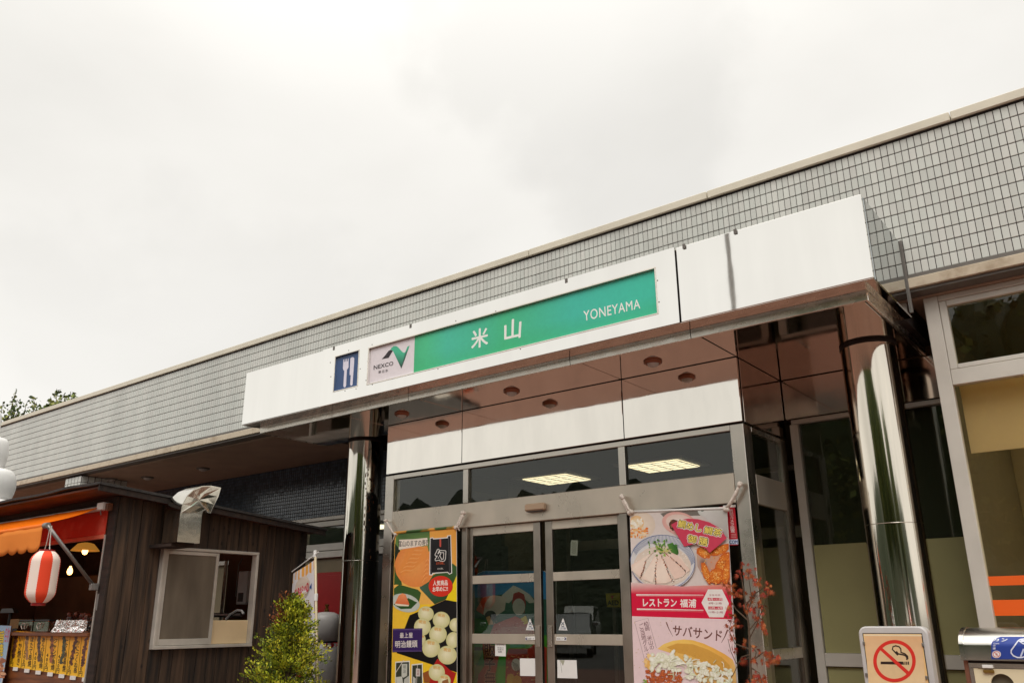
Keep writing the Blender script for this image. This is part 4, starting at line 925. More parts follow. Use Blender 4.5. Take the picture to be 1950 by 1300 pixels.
for i in range(nx_+1):
    x = xa+(xb-.03-xa)*i/nx_; zz = .5+.5*math.sin(i*1.9)
    m.v += [(x, 3.84-.012*zz, cz+.006), (x, 3.86+.018*math.sin(i*2.6), cz+.05), (x, 3.865+.012*zz, cz+.105+.008*zz), (x, 4.05, cz+.10), (x, 4.07, cz+.006)]
for i in range(nx_):
    for j in range(4): a = i*5+j; m.face([a, a+1, a+6, a+5])
m.face([4, 3, 2, 1, 0]); m.face([nx_*5+j for j in range(5)]); m.build('foil', M_FOIL, t)
M_GRILL = mat('grilled_food', lin(120, 60, 36), .35, col2=lin(40, 24, 20), vscale=30); R = random.Random(8)
for k in range(16):
    x = xa+.10+(xb-xa-.16)*R.random(); y = 3.90+.12*R.random(); r = R.uniform(.016, .034); z = cz+.115+R.random()*.05
    m = MB(); m.lathe(x, y, [(.001, z-r), (r*.8, z-r*.5), (r, z), (r*.7, z+r*.6), (.001, z+r)], 8); m.build('grilled_piece', M_GRILL, t, smooth=True)
boxo('red_carton', mat('faded_red_card', lin(140, 64, 58), .7), t, xa+.01, xa+.13, 4.072, 4.12, cz+.005, cz+.17)
# menu strips on the counter front
YM = SY0+.0165
words = [('いか焼き', '500円'), ('ほたて串焼', '500円'), ('あらびき串焼', '400円'), ('ジャンボ串焼', '400円'), ('にく巻串焼', '450円'), ('かにつくね串', '400円'), ('フランク', '350円')]
foods = [(96, 60, 44), (150, 110, 70), (88, 66, 56), (140, 82, 50), (72, 78, 58), (98, 52, 36), (100, 56, 46)]
xsl = [19, 42, 63, 85, 108, 129, 151, 175]
tops = lambda x: 1199.5+(x-20)*.070; bots = lambda x: 1267+(x-20)*.150
for k in range(7):
    a, b = xsl[k]+6-.0, xsl[k+1]+6-.8
    a2, b2 = xsl[k]-1.5, xsl[k+1]-2.5
    lab = ['yellow menu strip with squid, leftmost on the counter front', 'yellow menu strip second from the left on the counter front', 'yellow menu strip third from the left with a dark brown skewer', 'middle yellow menu strip of the seven, with a tan skewer', 'yellow menu strip with a greenish skewer, third from the right', 'yellow menu strip second from the right with a reddish brown skewer', 'yellow menu strip at the right jamb, rightmost of seven'][k]
    t = thing('menu_strip', lab, 'menu', onY((a+a2)/2, bots(a), YM), 'yellow menu strips on the counter front')
    P = Print(plane(YM), (0, -1, 0), d0=.001+.0004*k)
    Q = lambda u, v: ((a*(1-v)+a2*v)*(1-u)+(b*(1-v)+b2*v)*u, tops(a+(b-a)*u)*(1-v)+bots(a+(b-a)*u)*v)
    c0, c1 = (240, 164, 26), (250, 196, 40)
    P.poly([Q(0, 0), Q(1, 0), Q(1, 1), Q(0, 1)], None, [c0, c0, c1, c1])
    R = random.Random(k)
    for i in range(14):
        v = .06+.70*i/14; cx, cy = Q(.40-.12*math.sin(v*3+k)+R.uniform(-.05, .05), v); f_ = foods[k]; s_ = R.uniform(.7, 1.25)
        P.ell(cx, cy, R.uniform(2.2, 3.6), R.uniform(3, 4.6), tuple(min(255, c*s_) for c in f_), n=8, jit=.25)
    P.text('\n'.join(words[k][0]), [Q(.60, .12), Q(.90, .12), Q(.90, .93), Q(.60, .93)], (26, 18, 14), .02, line=.9)
    P.text('\n'.join(words[k][1]), [Q(.06, .52), Q(.32, .52), Q(.32, .97), Q(.06, .97)], (40, 24, 14), .02, line=.9)
    P.build('printed_strip', t)
    u = Q(.62, 1.03); p = onY(*u, YM); boxo('price_tag', M_WHITE, t, p.x-.05, p.x+.05, YM-.009, YM-.005, p.z-.02, p.z+.012)
# blue poster left of the counter
t = thing('food_poster', 'blue and white food poster at the left picture edge on the counter', 'poster', onY(6, 1290, SY0-.04))
P = Print(plane(SY0-.04), (0, -1, 0))
P.poly([(-60, 1186), (21.5, 1191), (4, 1300), (-20, 1420), (-90, 1420)], None, [(120, 160, 200), (150, 180, 206), (222, 222, 226), (160, 190, 210), (120, 150, 190)])
P.text('旨\n焼', [(-2, 1200), (10, 1200), (5, 1248), (-8, 1248)], (220, 190, 40), .03, outline=[(.06, (30, 24, 20))])
P.text('名物', [(11, 1194), (20, 1194), (16, 1222), (8, 1222)], (196, 60, 90), .01)
R = random.Random(2)
for i in range(26): P.ell(R.uniform(-6, 7), R.uniform(1254, 1290), R.uniform(3, 6), R.uniform(2, 4), R.choice([(150, 90, 60), (190, 120, 80), (120, 64, 50), (210, 160, 120)]), n=8, jit=.3)
P.build('printed_sheet', t)
boxo('backing_board', M_COUNTER, t, onY(-90, 1250, SY0-.04).x, onY(22, 1190, SY0-.04).x, SY0-.0385, SY0-.032, .2, onY(21, 1190, SY0-.04).z)

# lantern
LY = 3.30; lc = onY(81, 1100, LY); LA = thing('paper_lantern', 'red and white striped paper lantern hanging from the awning bar', 'lantern', (lc.x, LY, lc.z-.22))
zt_, zb_ = onY(81, 1050, LY).z, onY(76, 1147, LY).z; Hh = zt_-zb_; prof = []; nr = 44; RR = .116
for i in range(nr+1):
    v = i/nr; e_ = abs(2*v-1); r = RR*(1-.48*max(0, (e_-.55)/.45)**2.2); r *= 1+(.016 if i % 2 else -.016); prof.append((r, zb_+Hh*v))
cR, cW = lin(236, 70, 30), lin(244, 226, 214)
segs = 64; off = math.atan2(-LY, -lc.x)
def lcol(k, i):
    t_ = (2*math.pi*k/segs); w = int(((t_+.36) % (2*math.pi))/(2*math.pi)*8); return cR if w % 2 == 0 else cW
b = MB(); b.lathe(lc.x, LY, prof, segs, lcol, a0=off); b.build('paper_body', mat('lantern_paper', (1, 1, 1), .75, attr=True, sub=.15), LA, smooth=True, col=True)
b = MB(); b.lathe(lc.x, LY, [(.001, zt_+.012), (.060, zt_+.012), (.062, zt_-.012), (.055, zt_-.014)], 28); b.build('top_ring', M_DRED, LA, smooth=False)
b = MB(); b.lathe(lc.x, LY, [(.056, zb_+.012), (.054, zb_-.022), (.001, zb_-.022)], 28); b.build('bottom_ring', M_DRED, LA)
b = MB(); b.tube([(lc.x-.045, LY, zt_+.012), (lc.x-.03, LY, zt_+.06), (lc.x-.008, LY, fb.z-.012), (lc.x+.012, LY, fb.z-.012), (lc.x+.03, LY, zt_+.06), (lc.x+.045, LY, zt_+.012)], .004, 6); b.build('hanging_wire', M_ALU2, LA)

# soft serve model on the roof
sy = 4.35; c = onY(-42, 900, sy); cx = c.x
SS = thing('ice_cream_model', 'big white swirled ice cream model standing on the stall roof at the left edge', 'model', (cx, sy, H(roofz(sy))))
b = MB(); pr = []; zb0 = onY(20, 952, sy).z
lob = [(933, 958, 40), (875, 933, 34), (820, 876, 17), (776, 821, 2)]
scx = lambda px, py: math.hypot(onY(px, py, sy).x-cx, 0)*math.cos(math.radians(68))
for lo_, hi_, edge in lob:
    z0, z1 = onY(edge, hi_, sy).z, onY(edge, lo_, sy).z
    rm = scx(edge, (lo_+hi_)/2)
    for i in range(9):
        v = i/8; pr.append((rm*(.86+.14*math.sin(math.pi*v)**.6) if True else 0, z0+(z1-z0)*v))
pr = sorted(pr, key=lambda a: a[1]); b.lathe(cx, sy, [(.001, pr[0][1])]+pr+[(.001, pr[-1][1]+.08)], 40)
b.build('swirl', M_PLAST, SS, smooth=True)
b = MB(); b.lathe(cx, sy, [(.2, H(roofz(sy))+.012), (.2, pr[0][1]+.005)], 20); b.build('stand', M_GREYM, SS)

# red cabinet, gas cylinder
bx0_, bx1_ = onY(605, 1090, 7.75).x, -8.72
RC = thing('red_cabinet', 'dark red cabinet against the wall behind the grey gas cylinder', 'cabinet', ((bx0_+bx1_)/2, 7.85, FLOOR))
boxo('body', M_DRED, RC, bx0_-.25, bx1_, 7.75, 8.0, FLOOR, onY(625, 1089, 7.75).z, .01)
boxo('door_panel', M_DRED, RC, bx0_-.2, bx1_-.05, 7.742, 7.7495, FLOOR+.05, onY(625, 1089, 7.75).z-.04, .004)
gp = onY(622, 1166, 7.35); GC = thing('gas_cylinder', 'grey gas cylinder with brass valve between the flag pole and left column', 'gas cylinder', (gp.x, 7.35, FLOOR))
R0 = .185; zt_ = onY(622, 1166, 7.35).z
b = MB(); zg = onY(622, 1221, 7.35).z
b.lathe(gp.x, 7.35, [(R0*.9, FLOOR), (R0, FLOOR+.01), (R0, zg-.012), (R0*.96, zg-.008), (R0*.96, zg+.008), (R0, zg+.012), (R0, zt_-.10), (R0*.97, zt_-.06), (R0*.82, zt_-.02), (R0*.5, zt_+.005), (.03, zt_+.012)], 40); b.build('body', M_CYL, GC, smooth=True)
b = MB(); b.lathe(gp.x, 7.35, [(.03, zt_+.01), (.03, zt_+.04), (.018, zt_+.045), (.018, zt_+.08), (.028, zt_+.085), (.028, zt_+.10), (.001, zt_+.105)], 14); b.build('valve', mat('brass', lin(150, 112, 56), .35, .9), GC, smooth=False)
b = MB(); b.lathe(gp.x, 7.35, [(R0+.001, zg-.012), (R0+.002, zg-.010), (R0+.002, zg+.010), (R0+.001, zg+.012)], 40); b.build('band', M_BLACK, GC)
P = Print(lambda x, y: (lambda p: Vector((p.x, 7.35-math.sqrt(max(1e-4, (R0+.001)**2-(p.x-gp.x)**2)), p.z)))(onY(x, y, 7.16)), (0, -1, 0))
P.text('ガス', [(609, 1223), (622, 1222), (622, 1231), (609, 1233)], (176, 40, 40), .02); P.build('lettering', GC)

# advertising flag
FY = 5.80; fp = onY(600, 1060, FY); FL = thing('advertising_flag', 'white feather flag with orange top edge and red fish logo beside the stall', 'flag', (fp.x, FY, FLOOR))
tp, bp_ = onY(600.5, 1050, FY), onY(604, 1300, FY); d = (bp_-tp); base = tp+d*((FLOOR+.12-tp.z)/d.z)
b = MB(); b.tube([base, base.lerp(tp, .5), tp], [.016, .0135, .0125], 10); b.build('pole', mat('cream_pole', lin(226, 210, 176), .4), FL, smooth=True)
jn = tp+d*((onY(602, 1136, FY).z-tp.z)/d.z); b = MB(); b.tube([jn+Vector((0, 0, .035)), jn-Vector((0, 0, .035))], .02, 10); b.build('pole_joint', M_PLAST, FL); b = MB(); b.tube([tp-Vector((0, 0, .05)), tp+Vector((0, 0, .015))], .019, 10); b.build('pole_cap', M_PLAST, FL)
b = MB(); b.tube([onY(556, 1088, FY-.01), onY(607, 1050, FY-.01)], .006, 8); b.build('crossbar', M_PLAST, FL)
b = MB(); b.lathe(base.x, FY, [(.001, FLOOR+.14), (.06, FLOOR+.13), (.2, FLOOR+.08), (.22, FLOOR)], 20); b.build('base_weight', M_PLAST, FL)
def flagw(x, y):
    p = onY(x, y, FY-.012); return p+Vector((0, -.006*math.sin((x-555)*.16+(y-1090)*.012)*max(0, min(1, (600-x)/15)), 0))
P = Print(flagw, (0, -1, 0))
EL = lambda y: 559-(y-1092)*.072; ER = lambda y: 598.5+(y-1066)*.004; ET = lambda u: 1092+(1066-1092)*u
rows = [0, .03, .06, .1, .2, .3, .4, .5, .6, .7, .8, .9, 1]
def FQ(u, v):
    yl, yr_ = 1092+(1560-1092)*v, 1066+(1560-1066)*v; return (EL(yl)*(1-u)+ER(yr_)*u, yl*(1-u)+yr_*u)
P.d += P.step
for i, (v0, v1) in enumerate(zip(rows, rows[1:])):
    for u0 in range(8):
        P.d -= P.step; P.poly([FQ(u0/8, v0), FQ((u0+1)/8, v0), FQ((u0+1)/8, v1), FQ(u0/8, v1)], (228, 222, 224))
zz = [(0, .040), (.13, .030), (.26, .043), (.40, .032), (.55, .045), (.72, .032), (.86, .043), (1, .03)]
for (u0, v0), (u1, v1) in zip(zz, zz[1:]): P.d -= P.step*.9; P.poly([FQ(u0, 0), FQ(u1, 0), FQ(u1, v1), FQ(u0, v0)], (240, 172, 84))
P.d += .006
P.ell(577, 1118, 13, 22, (214, 196, 180), rot=.25); P.ell(574, 1124, 17.5, 10.5, (232, 226, 226), rot=-.62)
P.poly([(558, 1137), (563, 1128), (564, 1131), (563, 1138)], (40, 84, 150)); P.poly([(590, 1118), (594.5, 1109), (594, 1121)], (40, 84, 150))
P.d += .004
P.text('SABASAND', [(563.5, 1123), (589, 1108), (589, 1124), (565, 1139)], (206, 44, 66), .03)
P.text('け\nー\nし', [(567, 1160), (582, 1157), (580, 1290), (562, 1290)], (206, 40, 66), .04); P.text('旬\nの\n味', [(589.5, 1152), (594.5, 1151), (594, 1190), (589, 1190)], (50, 92, 150), .02)
P.build('cloth', FL)

# ================================================================ hanging food banners
def rope(parent, pts, Y, r=.008, tail=None):
    b = MB(); P_ = [onY(x, y, Y) for x, y in pts]; b.tube(P_, [r*.8, r*1.3, r, r*1.2, r*.9][:len(P_)] if len(P_) <= 5 else r, 8)
    for q in (P_[0], P_[-1]):
        n = 6
        b.lathe(q.x, q.y, [(.001, q.z-r*1.9), (r*1.7, q.z-r), (r*1.9, q.z), (r*1.5, q.z+r*1.2), (.001, q.z+r*1.9)], 8)
    if tail: b.tube([onY(x, y, Y-.004) for x, y in tail], r*.45, 6)
    return b.build('rope', M_ROPE, parent, smooth=True)
# ---- left banner
YBN = YD-.045
LB = thing('food_banner', 'yellow vertical food banner with salmon sushi and white steamed buns, left of the doors', 'banner', onY(808, 1150, YBN))
f = plane(YBN); bl = lambda y: 752.5-(y-1012)*.0235; br = lambda y: 869.5-(y-1000)*(-.0035)
BZ = 1660
m = MB()
cs = [f(752.5, 1013), f(869.5, 1002), f(br(BZ), BZ), f(bl(BZ), BZ)]
m.prism(cs, (0, .0035, 0)); m.build('cloth', M_WHITE, LB)
b = MB(); b.tube([f(751.5, 1014), f(870.5, 1003)], .013, 12); b.build('top_rod', mat('banner_hem', lin(236, 164, 62), .6, col2=lin(60, 96, 40), vscale=3.2, vlo=.54, vhi=.57, vdetail=1), LB, smooth=True)
O4 = lambda x, y: (740+x/8.127, 990+y/8.127)
O5 = lambda x, y: (740+x/7.647, 1130+y/7.647)
P = Print(f, (0, -1, 0), step=.000015)
OR_, OR2, YE, GR, GR2, BK = (240, 178, 84), (236, 160, 60), (244, 206, 20), (58, 92, 44), (112, 146, 76), (18, 16, 18)
def clipL(pts):
    return [(min(max(x, bl(y)+.3), br(y)-.2), y) for x, y in pts]
P.poly([(752, 1014), (869, 1003), (869.5, 1150), (748.5, 1150)], None, [OR_, OR2, OR_, (246, 190, 90)])
P.poly([(748.4, 1150), (869.6, 1150), (br(BZ), BZ), (bl(BZ), BZ)], None, [(246, 196, 60), YE, YE, YE])
P.poly(clipL([(848, 1143), (870, 1148), (870, 1092)]), (244, 214, 24))
P.poly(clipL([(754, 1022), (762, 1012), (818, 1006), (819, 1030), (840, 1040), (790, 1060), (752, 1040)]), None, [GR2, GR, GR, GR2, GR, GR2, GR2])
P.poly(clipL([(745, 1034), (762, 1046), (764, 1110), (748, 1113)]), (30, 44, 26)); P.poly(clipL([(745, 1085), (764, 1105), (766, 1113), (745, 1112)]), GR)
P.poly(clipL([(862, 1072), (872, 1078), (872, 1095), (850, 1140), (828, 1150), (800, 1120), (798, 1108), (822, 1096)]), None, [GR, GR, GR, (44, 78, 36), (44, 74, 38), (70, 100, 84), (110, 132, 110), GR])
P.poly(clipL([(747, 1120), (760, 1112), (796, 1122), (802, 1128), (798, 1146), (750, 1146)]), GR)
P.text('', [(0, 0)]*4, BK) if False else None
# salmon disc
P.ell(790, 1077, 38, 40, (244, 168, 92), rot=-.3, edge=(236, 140, 70), n=40, jit=.015, clip=(750, 1030, 868, 1120), hot=(-.2, -.2))
P.poly(clipL([O4(270, 440), O4(430, 420), O4(600, 395), O4(640, 560), O4(520, 640), O4(380, 760), O4(200, 860), O4(160, 740), O4(240, 600)]), None, [(240, 150, 72)]*9)
R = random.Random(11)
for i in range(15):
    t_ = i/14
    a = (255+240*t_+R.uniform(-8, 8), 860-430*t_); P.stroke([O4(a[0]-90+60*t_, a[1]-20-50*t_), O4(a[0]-20, a[1]-60), O4(a[0]+70, a[1]-50), O4(a[0]+110-30*t_, a[1]-70)], .55, (250, 196, 132) if i % 2 else (226, 128, 60))
for i in range(9): t_ = i/8; P.stroke([O4(520+t_*60, 960-t_*330), O4(560+t_*50, 900-t_*300), O4(600+t_*26, 880-t_*250)], .6, (222, 116, 48) if i % 2 else (250, 190, 122))
P.poly([O4(165, 300), O4(400, 290), O4(600, 270), O4(615, 380), O4(380, 420), O4(160, 455)], (238, 224, 208))
P.text('富山のますの寿司', [O4(150, 318), O4(632, 296), O4(630, 388), O4(152, 412)], (66, 58, 54), .01)
# black package
P.poly([O4(640, 272), O4(690, 262), O4(697, 280), O4(905, 262), O4(908, 236), O4(968, 226), O4(985, 820), O4(940, 838), O4(912, 808), O4(690, 826), O4(684, 850), O4(630, 848)], (236, 232, 226))
P.poly([O4(650, 284), O4(684, 276), O4(692, 296), O4(918, 276), O4(918, 248), O4(958, 240), O4(972, 810), O4(940, 824), O4(918, 796), O4(680, 812), O4(672, 836), O4(644, 834)], (26, 24, 26))
P.poly([O4(925, 262), O4(935, 260), O4(950, 812), O4(940, 814)], (84, 80, 82)); P.poly([O4(655, 290), O4(664, 288), O4(668, 820), O4(658, 822)], (64, 60, 62))
P.poly([O4(790, 292), O4(815, 290), O4(815, 405), O4(802, 416), O4(790, 400)], (206, 84, 70))
P.text('幻', [O4(728, 452), O4(880, 462), O4(876, 622), O4(728, 626)], (26, 24, 26), .03, outline=[(.085, (232, 228, 222))])
P.text('ますの寿し', [O4(742, 644), O4(868, 640), O4(868, 684), O4(742, 688)], (214, 90, 50), .012); P.text('ますの寿し', [O4(760, 736), O4(852, 732), O4(852, 760), O4(760, 764)], (220, 214, 206), .01)
P.ell(839.5, 1115.5, 23, 19.8, (218, 50, 30), n=36)
P.text('人気商品', [O4(690, 932), O4(916, 924), O4(918, 1004), O4(690, 1012)], (244, 232, 222), .03); P.text('お早めに!!', [O4(684, 1034), O4(918, 1020), O4(918, 1092), O4(684, 1106)], (244, 232, 222), .03)
# plate with sushi
P.ell(772, 1147, 28, 17, (222, 222, 214), rot=.25, edge=(190, 196, 186), n=36, clip=(749, 1115, 869, 1300)); P.ell(770, 1147, 24, 13.5, (196, 202, 192), rot=.25, n=30, clip=(749, 1115, 869, 1300))
P.poly(clipL([O5(60, 150), O5(290, 60), O5(420, 125), O5(330, 215), O5(180, 220)]), (46, 82, 36))
P.poly([O5(95, 140), O5(300, 158), O5(292, 180), O5(150, 176), O5(100, 160)], (236, 222, 196)); P.poly([O5(150, 20), O5(205, -10), O5(250, 10), O5(305, 150), O5(295, 160), O5(95, 140)], None, [(240, 142, 92), (248, 156, 104), (240, 140, 90), (224, 110, 66), (226, 112, 66), (226, 116, 70)])
# black tray with buns
P.poly(clipL([O5(310, 310), O5(430, 260), O5(600, 190), O5(830, 85), O5(1000, 115), O5(1000, 1140), O5(660, 1035), O5(120, 860), O5(235, 500)]), BK)
def bun(x, y, rx, ry, cut=False, rot=0.2):
    cx, cy = O5(x, y); P.ell(cx, cy, rx/7.647, ry/7.647, (242, 234, 200), rot=rot, edge=(206, 200, 140), n=28, clip=(749, 1100, br(cy)-.3, 1330), hot=(-.15, -.2))
    if x < 940: P.text('明治', [O5(x-48, y-ry*.78), O5(x+52, y-ry*.72), O5(x+48, y-ry*.34), O5(x-52, y-ry*.40)], (218, 158, 60), .02)
for a in ((545, 290, 115, 110), (770, 380, 125, 122), (980, 450, 92, 100), (495, 480, 122, 128), (722, 588, 128, 130), (945, 670, 105, 118), (470, 670, 72, 90), (622, 788, 130, 136)): bun(*a)
P.poly(clipL([O5(715, 940), O5(900, 1110), O5(985, 1150), O5(940, 1300), O5(590, 1300), O5(600, 1130)]), (176, 30, 26)); P.poly(clipL([O5(500, 1150), O5(640, 1090), O5(600, 1290), O5(520, 1290)]), (150, 84, 40))
bun(858, 890, 140, 136); bun(705, 1142, 118, 122); bun(815, 1270, 92, 100)
P.poly([O5(785, 1265), O5(868, 1235), O5(880, 1300), O5(780, 1310)], (150, 100, 56))
P.poly(clipL([(748, 1196), O5(495, 500), O5(490, 836), (746, 1241)]), (56, 34, 92))
P.stroke([(749, 1198), O5(488, 519)], .5, (150, 130, 176)); P.stroke([(748, 1238.5), O5(486, 830)], .5, (150, 130, 176))
P.text('最上屋', [O5(168, 566), O5(352, 562), O5(352, 638), O5(168, 642)], (232, 222, 214), .012, spacing=1.1); P.text('明治饅頭', [O5(100, 684), O5(422, 672), O5(422, 776), O5(100, 784)], (232, 222, 214), .014)
# two small photographs
for (x0, y0, x1, y1) in ((100, 980, 312, 1320), (338, 1018, 500, 1320)):
    P.poly([O5(x0, y0+6), O5(x1, y0-10), O5(x1+4, y1), O5(x0-2, y1)], (228, 226, 216)); P.poly([O5(x0+12, y0+22), O5(x1-12, y0+8), O5(x1-8, y1-10), O5(x0+8, y1-10)], (58, 62, 50))
P.poly([O5(195, 1020), O5(275, 1016), O5(272, 1190), O5(215, 1220), O5(192, 1190)], (200, 200, 188)); P.text('明\n治', [O5(215, 1040), O5(255, 1038), O5(252, 1150), O5(215, 1150)], (70, 70, 66), .0)
P.poly([O5(112, 1210), O5(200, 1200), O5(215, 1310), O5(115, 1310)], (206, 206, 196)); P.poly([O5(232, 1240), O5(300, 1190), O5(304, 1310), O5(225, 1310)], (190, 190, 180))
P.stroke([O5(225, 960), O5(110, 1140)], 1.2, (216, 208, 196))
P.poly([O5(402, 1082), O5(464, 1090), O5(462, 1200), O5(400, 1196)], (206, 196, 190)); P.text('銘\n菓', [O5(418, 1100), O5(448, 1100), O5(446, 1180), O5(416, 1180)], (150, 60, 56), .0); P.stroke([O5(425, 1020), O5(410, 1310)], .8, (216, 208, 196))
P.poly([O5(360, 1200), O5(400, 1230), O5(395, 1310), O5(355, 1310)], (190, 188, 178))
P.poly(clipL([(747, 1302), (869, 1302), (868, 1640), (740, 1640)]), (240, 196, 40))
P.build('print', LB)
rope(LB, [(735, 991), (741, 1001), (747, 1012), (753, 1017)], YBN-.006, .010, [(752, 1018), (749, 1026), (745, 1034)])
rope(LB, [(882, 976), (878, 986), (872, 997), (869, 1004)], YBN-.006, .013, [(872, 1003), (875, 1010)])
rope(LB, [(884, 976), (880, 985), (875, 998), (871, 1003)], YBN-.016, .009)

# ---- right banner
RB = thing('food_banner', 'pink and white food banner with a rice bowl and a burger, right of the doors', 'banner', onY(1300, 1150, YBN))
cs = [f(1199, 973.5), f(1384, 966.5), f(1413, 1420), f(1424, 1600), f(1218, 1600)]
m = MB(); m.prism([f(1199, 973.5), f(1384, 966.5), f(1427, 1640), f(1220.5, 1640)], (0, .0035, 0)); m.build('cloth', M_WHITE, RB)
b = MB(); b.tube([f(1198, 974), f(1385, 967)], .010, 12); b.build('top_rod', M_WHITE, RB, smooth=True)
O7 = lambda x, y: (1190+x/7.648, 960+y/7.648); O8 = lambda x, y: (1190+x/6.843, 1110+y/6.843)
kl = lambda y: 1199.6+(y-973.5)*.0322; kr = lambda y: 1383.6+(y-966.5)*.0638
def clipR(pts): return [(min(max(x, kl(y)), kr(y)), y) for x, y in pts]
CR_ = (1199, 967, 1404, 1330)
P = Print(f, (0, -1, 0), step=.000015)
BG1, BG2 = (226, 214, 208), (206, 196, 190)
P.poly([(1199.6, 974), (1383.6, 967), (kr(1130), 1130), (kl(1130), 1130)], None, [BG1, BG2, (214, 200, 194), (232, 218, 212)])
P.poly(clipR([O7(515, 130), O7(800, 70), O7(1080, 80), O7(1100, 160), O7(560, 180)]), (120, 112, 104))
P.ell(*O7(230, 300), 28, 26, (238, 224, 206), edge=(222, 204, 186), n=30, clip=(kl(1000)+.2, 973, 1400, 1100)); 
P.ell(*O7(170, 270), 14, 14, (244, 232, 206), edge=(236, 190, 130), n=24, clip=(kl(1000)+.2, 973, 1400, 1100))
R = random.Random(4)
for i in range(60): x, y = R.uniform(80, 330), R.uniform(340, 480); P.ell(*O7(x, y), R.uniform(1, 3.4), R.uniform(1, 2.6), R.choice([(236, 150, 70), (230, 120, 40), (246, 190, 120), (244, 216, 180)]), n=7, jit=.3, clip=(kl(1000)+.2, 973, 1400, 1100))
for i in range(26): x, y = R.uniform(80, 250), R.uniform(210, 350); P.ell(*O7(x, y), R.uniform(2, 4), R.uniform(2, 3), R.choice([(246, 236, 214), (240, 220, 184), (250, 244, 230)]), n=8, jit=.3, clip=(kl(1000)+.2, 973, 1400, 1100))
# sauce dish, teapot
P.ell(*O7(800, 280), 34, 22, (232, 196, 186), rot=.25, edge=(224, 170, 160), n=34); P.ell(*O7(810, 270), 28, 16, (238, 224, 214), rot=.2, edge=(226, 200, 188), n=30); P.ell(*O7(720, 300), 10, 11, (96, 52, 34), n=18, jit=.1)
for i in range(26): P.ell(*O7(R.uniform(650, 780), R.uniform(230, 390)), R.uniform(.6, 1.4), R.uniform(.6, 1.3), R.choice([(60, 30, 20), (150, 90, 40), (200, 150, 90), (110, 40, 30)]), n=6)
P.poly(clipR([O7(1060, 100), O7(1120, 50), O7(1380, 50), O7(1500, 60), O7(1500, 480), O7(1300, 420), O7(1180, 200), O7(1080, 140)]), None, [(204, 208, 202), (214, 214, 208), (196, 196, 190), (190, 188, 182), (176, 170, 166), (190, 184, 178), (206, 202, 198), (200, 204, 198)])
P.ell(*O7(1135, 80), 3.6, 2.6, (66, 92, 84), rot=-.5, n=14)
# fried prawns
P.poly(clipR([O7(1040, 640), O7(1300, 560), O7(1520, 700), O7(1540, 1240), O7(1200, 1160), O7(1060, 900)]), None, [(210, 176, 150), (206, 160, 130), (216, 150, 100), (226, 150, 120), (216, 190, 180), (180, 150, 136)])
P.ell(*O7(1140, 860), 9, 14, (110, 78, 66), edge=(190, 160, 146), n=20)
for (cx, cy, rx, ry, rot) in ((1150, 700, 15, 10, .5), (1400, 660, 22, 8, -.45), (1430, 880, 13, 26, .45), (1190, 1000, 7, 22, -.35), (1340, 1040, 14, 16, .3), (1490, 1000, 8, 24, .2)):
    x, y = O7(cx, cy); P.ell(x, y, rx, ry, (240, 150, 50), rot=rot, edge=(204, 92, 24), n=24, jit=.08, clip=(1200, 967, kr(y)-.4, 1130))
    for i in range(int(rx*ry*.55)):
        u, v = R.gauss(0, .42)*rx, R.gauss(0, .42)*ry; X, Y_ = x+u*math.cos(rot)-v*math.sin(rot), y+u*math.sin(rot)+v*math.cos(rot)
        P.ell(X, Y_, R.uniform(.5, 1.5), R.uniform(.5, 1.2), R.choice([(246, 176, 80), (226, 120, 34), (196, 84, 22), (250, 200, 120), (236, 140, 46)]), n=6, jit=.3, clip=(1200, 967, kr(Y_)-.4, 1130))
# rice bowl
bx, by = O7(560, 840)
P.ell(bx, by, 62, 52, (226, 222, 218), rot=.15, edge=(216, 214, 214), n=60, clip=(kl(1070)+.2, 967, 1400, 1126))
P.poly([O7(390, 1150), O7(750, 1150), O7(690, 1250), O7(430, 1250)], (196, 150, 160))
for i in range(70):
    t_ = math.pi*(1.02+.98*i/69)-.1; r1 = (61.5, 51.5); r0 = (54, 43)
    P.d -= P.step*.5
    a = (bx+r1[0]*math.cos(t_), by+r1[1]*math.sin(t_)+4*math.cos(t_)); c = (bx+r0[0]*math.cos(t_), by+r0[1]*math.sin(t_)+6+4*math.cos(t_))
    if a[0] > kl(a[1])+1 and c[0] > kl(c[1])+1: P.stroke([a, c], .9, (86, 106, 150))
for i in range(26):
    t_ = math.pi*(.18+.64*i/25); a = (bx+60*math.cos(t_), by+51*math.sin(t_)); c = (bx+40*math.cos(t_), by+58*math.sin(t_)); P.stroke([a, (a[0]*.75+c[0]*.25, min(a[1]+5, 1128))], .7, (130, 134, 176))
P.ring(bx, by, 62, 52, .9, (76, 96, 150), a0=math.pi*1.0, a1=math.pi*2.15); P.ring(bx, by, 61.6, 52, .8, (100, 110, 160), a0=0, a1=math.pi*.92)
P.ell(bx-1, by+8, 55, 39, (238, 228, 216), edge=(224, 206, 190), n=50, jit=.02, clip=(kl(1070)+.2, 967, 1400, 1126))
for i in range(220):
    t_, q = R.uniform(0, 6.28), math.sqrt(R.random()); x, y = bx-1+53*q*math.cos(t_), by+8+37*q*math.sin(t_)
    if x > kl(y)+2: P.ell(x, y, 1.6, .7, R.choice([(244, 238, 228), (232, 220, 204), (246, 242, 236)]), rot=R.uniform(0, 3), n=6)
sl = [[(380, 720), (470, 640), (330, 800), (240, 1060), (110, 960), (110, 880)], [(490, 680), (440, 760), (300, 1010), (250, 1080), (420, 1140), (480, 900), (500, 740)], [(500, 740), (540, 720), (600, 860), (710, 1110), (600, 1150), (470, 1150), (440, 1000)], [(560, 720), (640, 720), (760, 830), (900, 1000), (860, 1050), (740, 1090), (650, 940), (590, 800)], [(590, 680), (700, 680), (840, 780), (960, 960), (900, 1000), (760, 830)]]
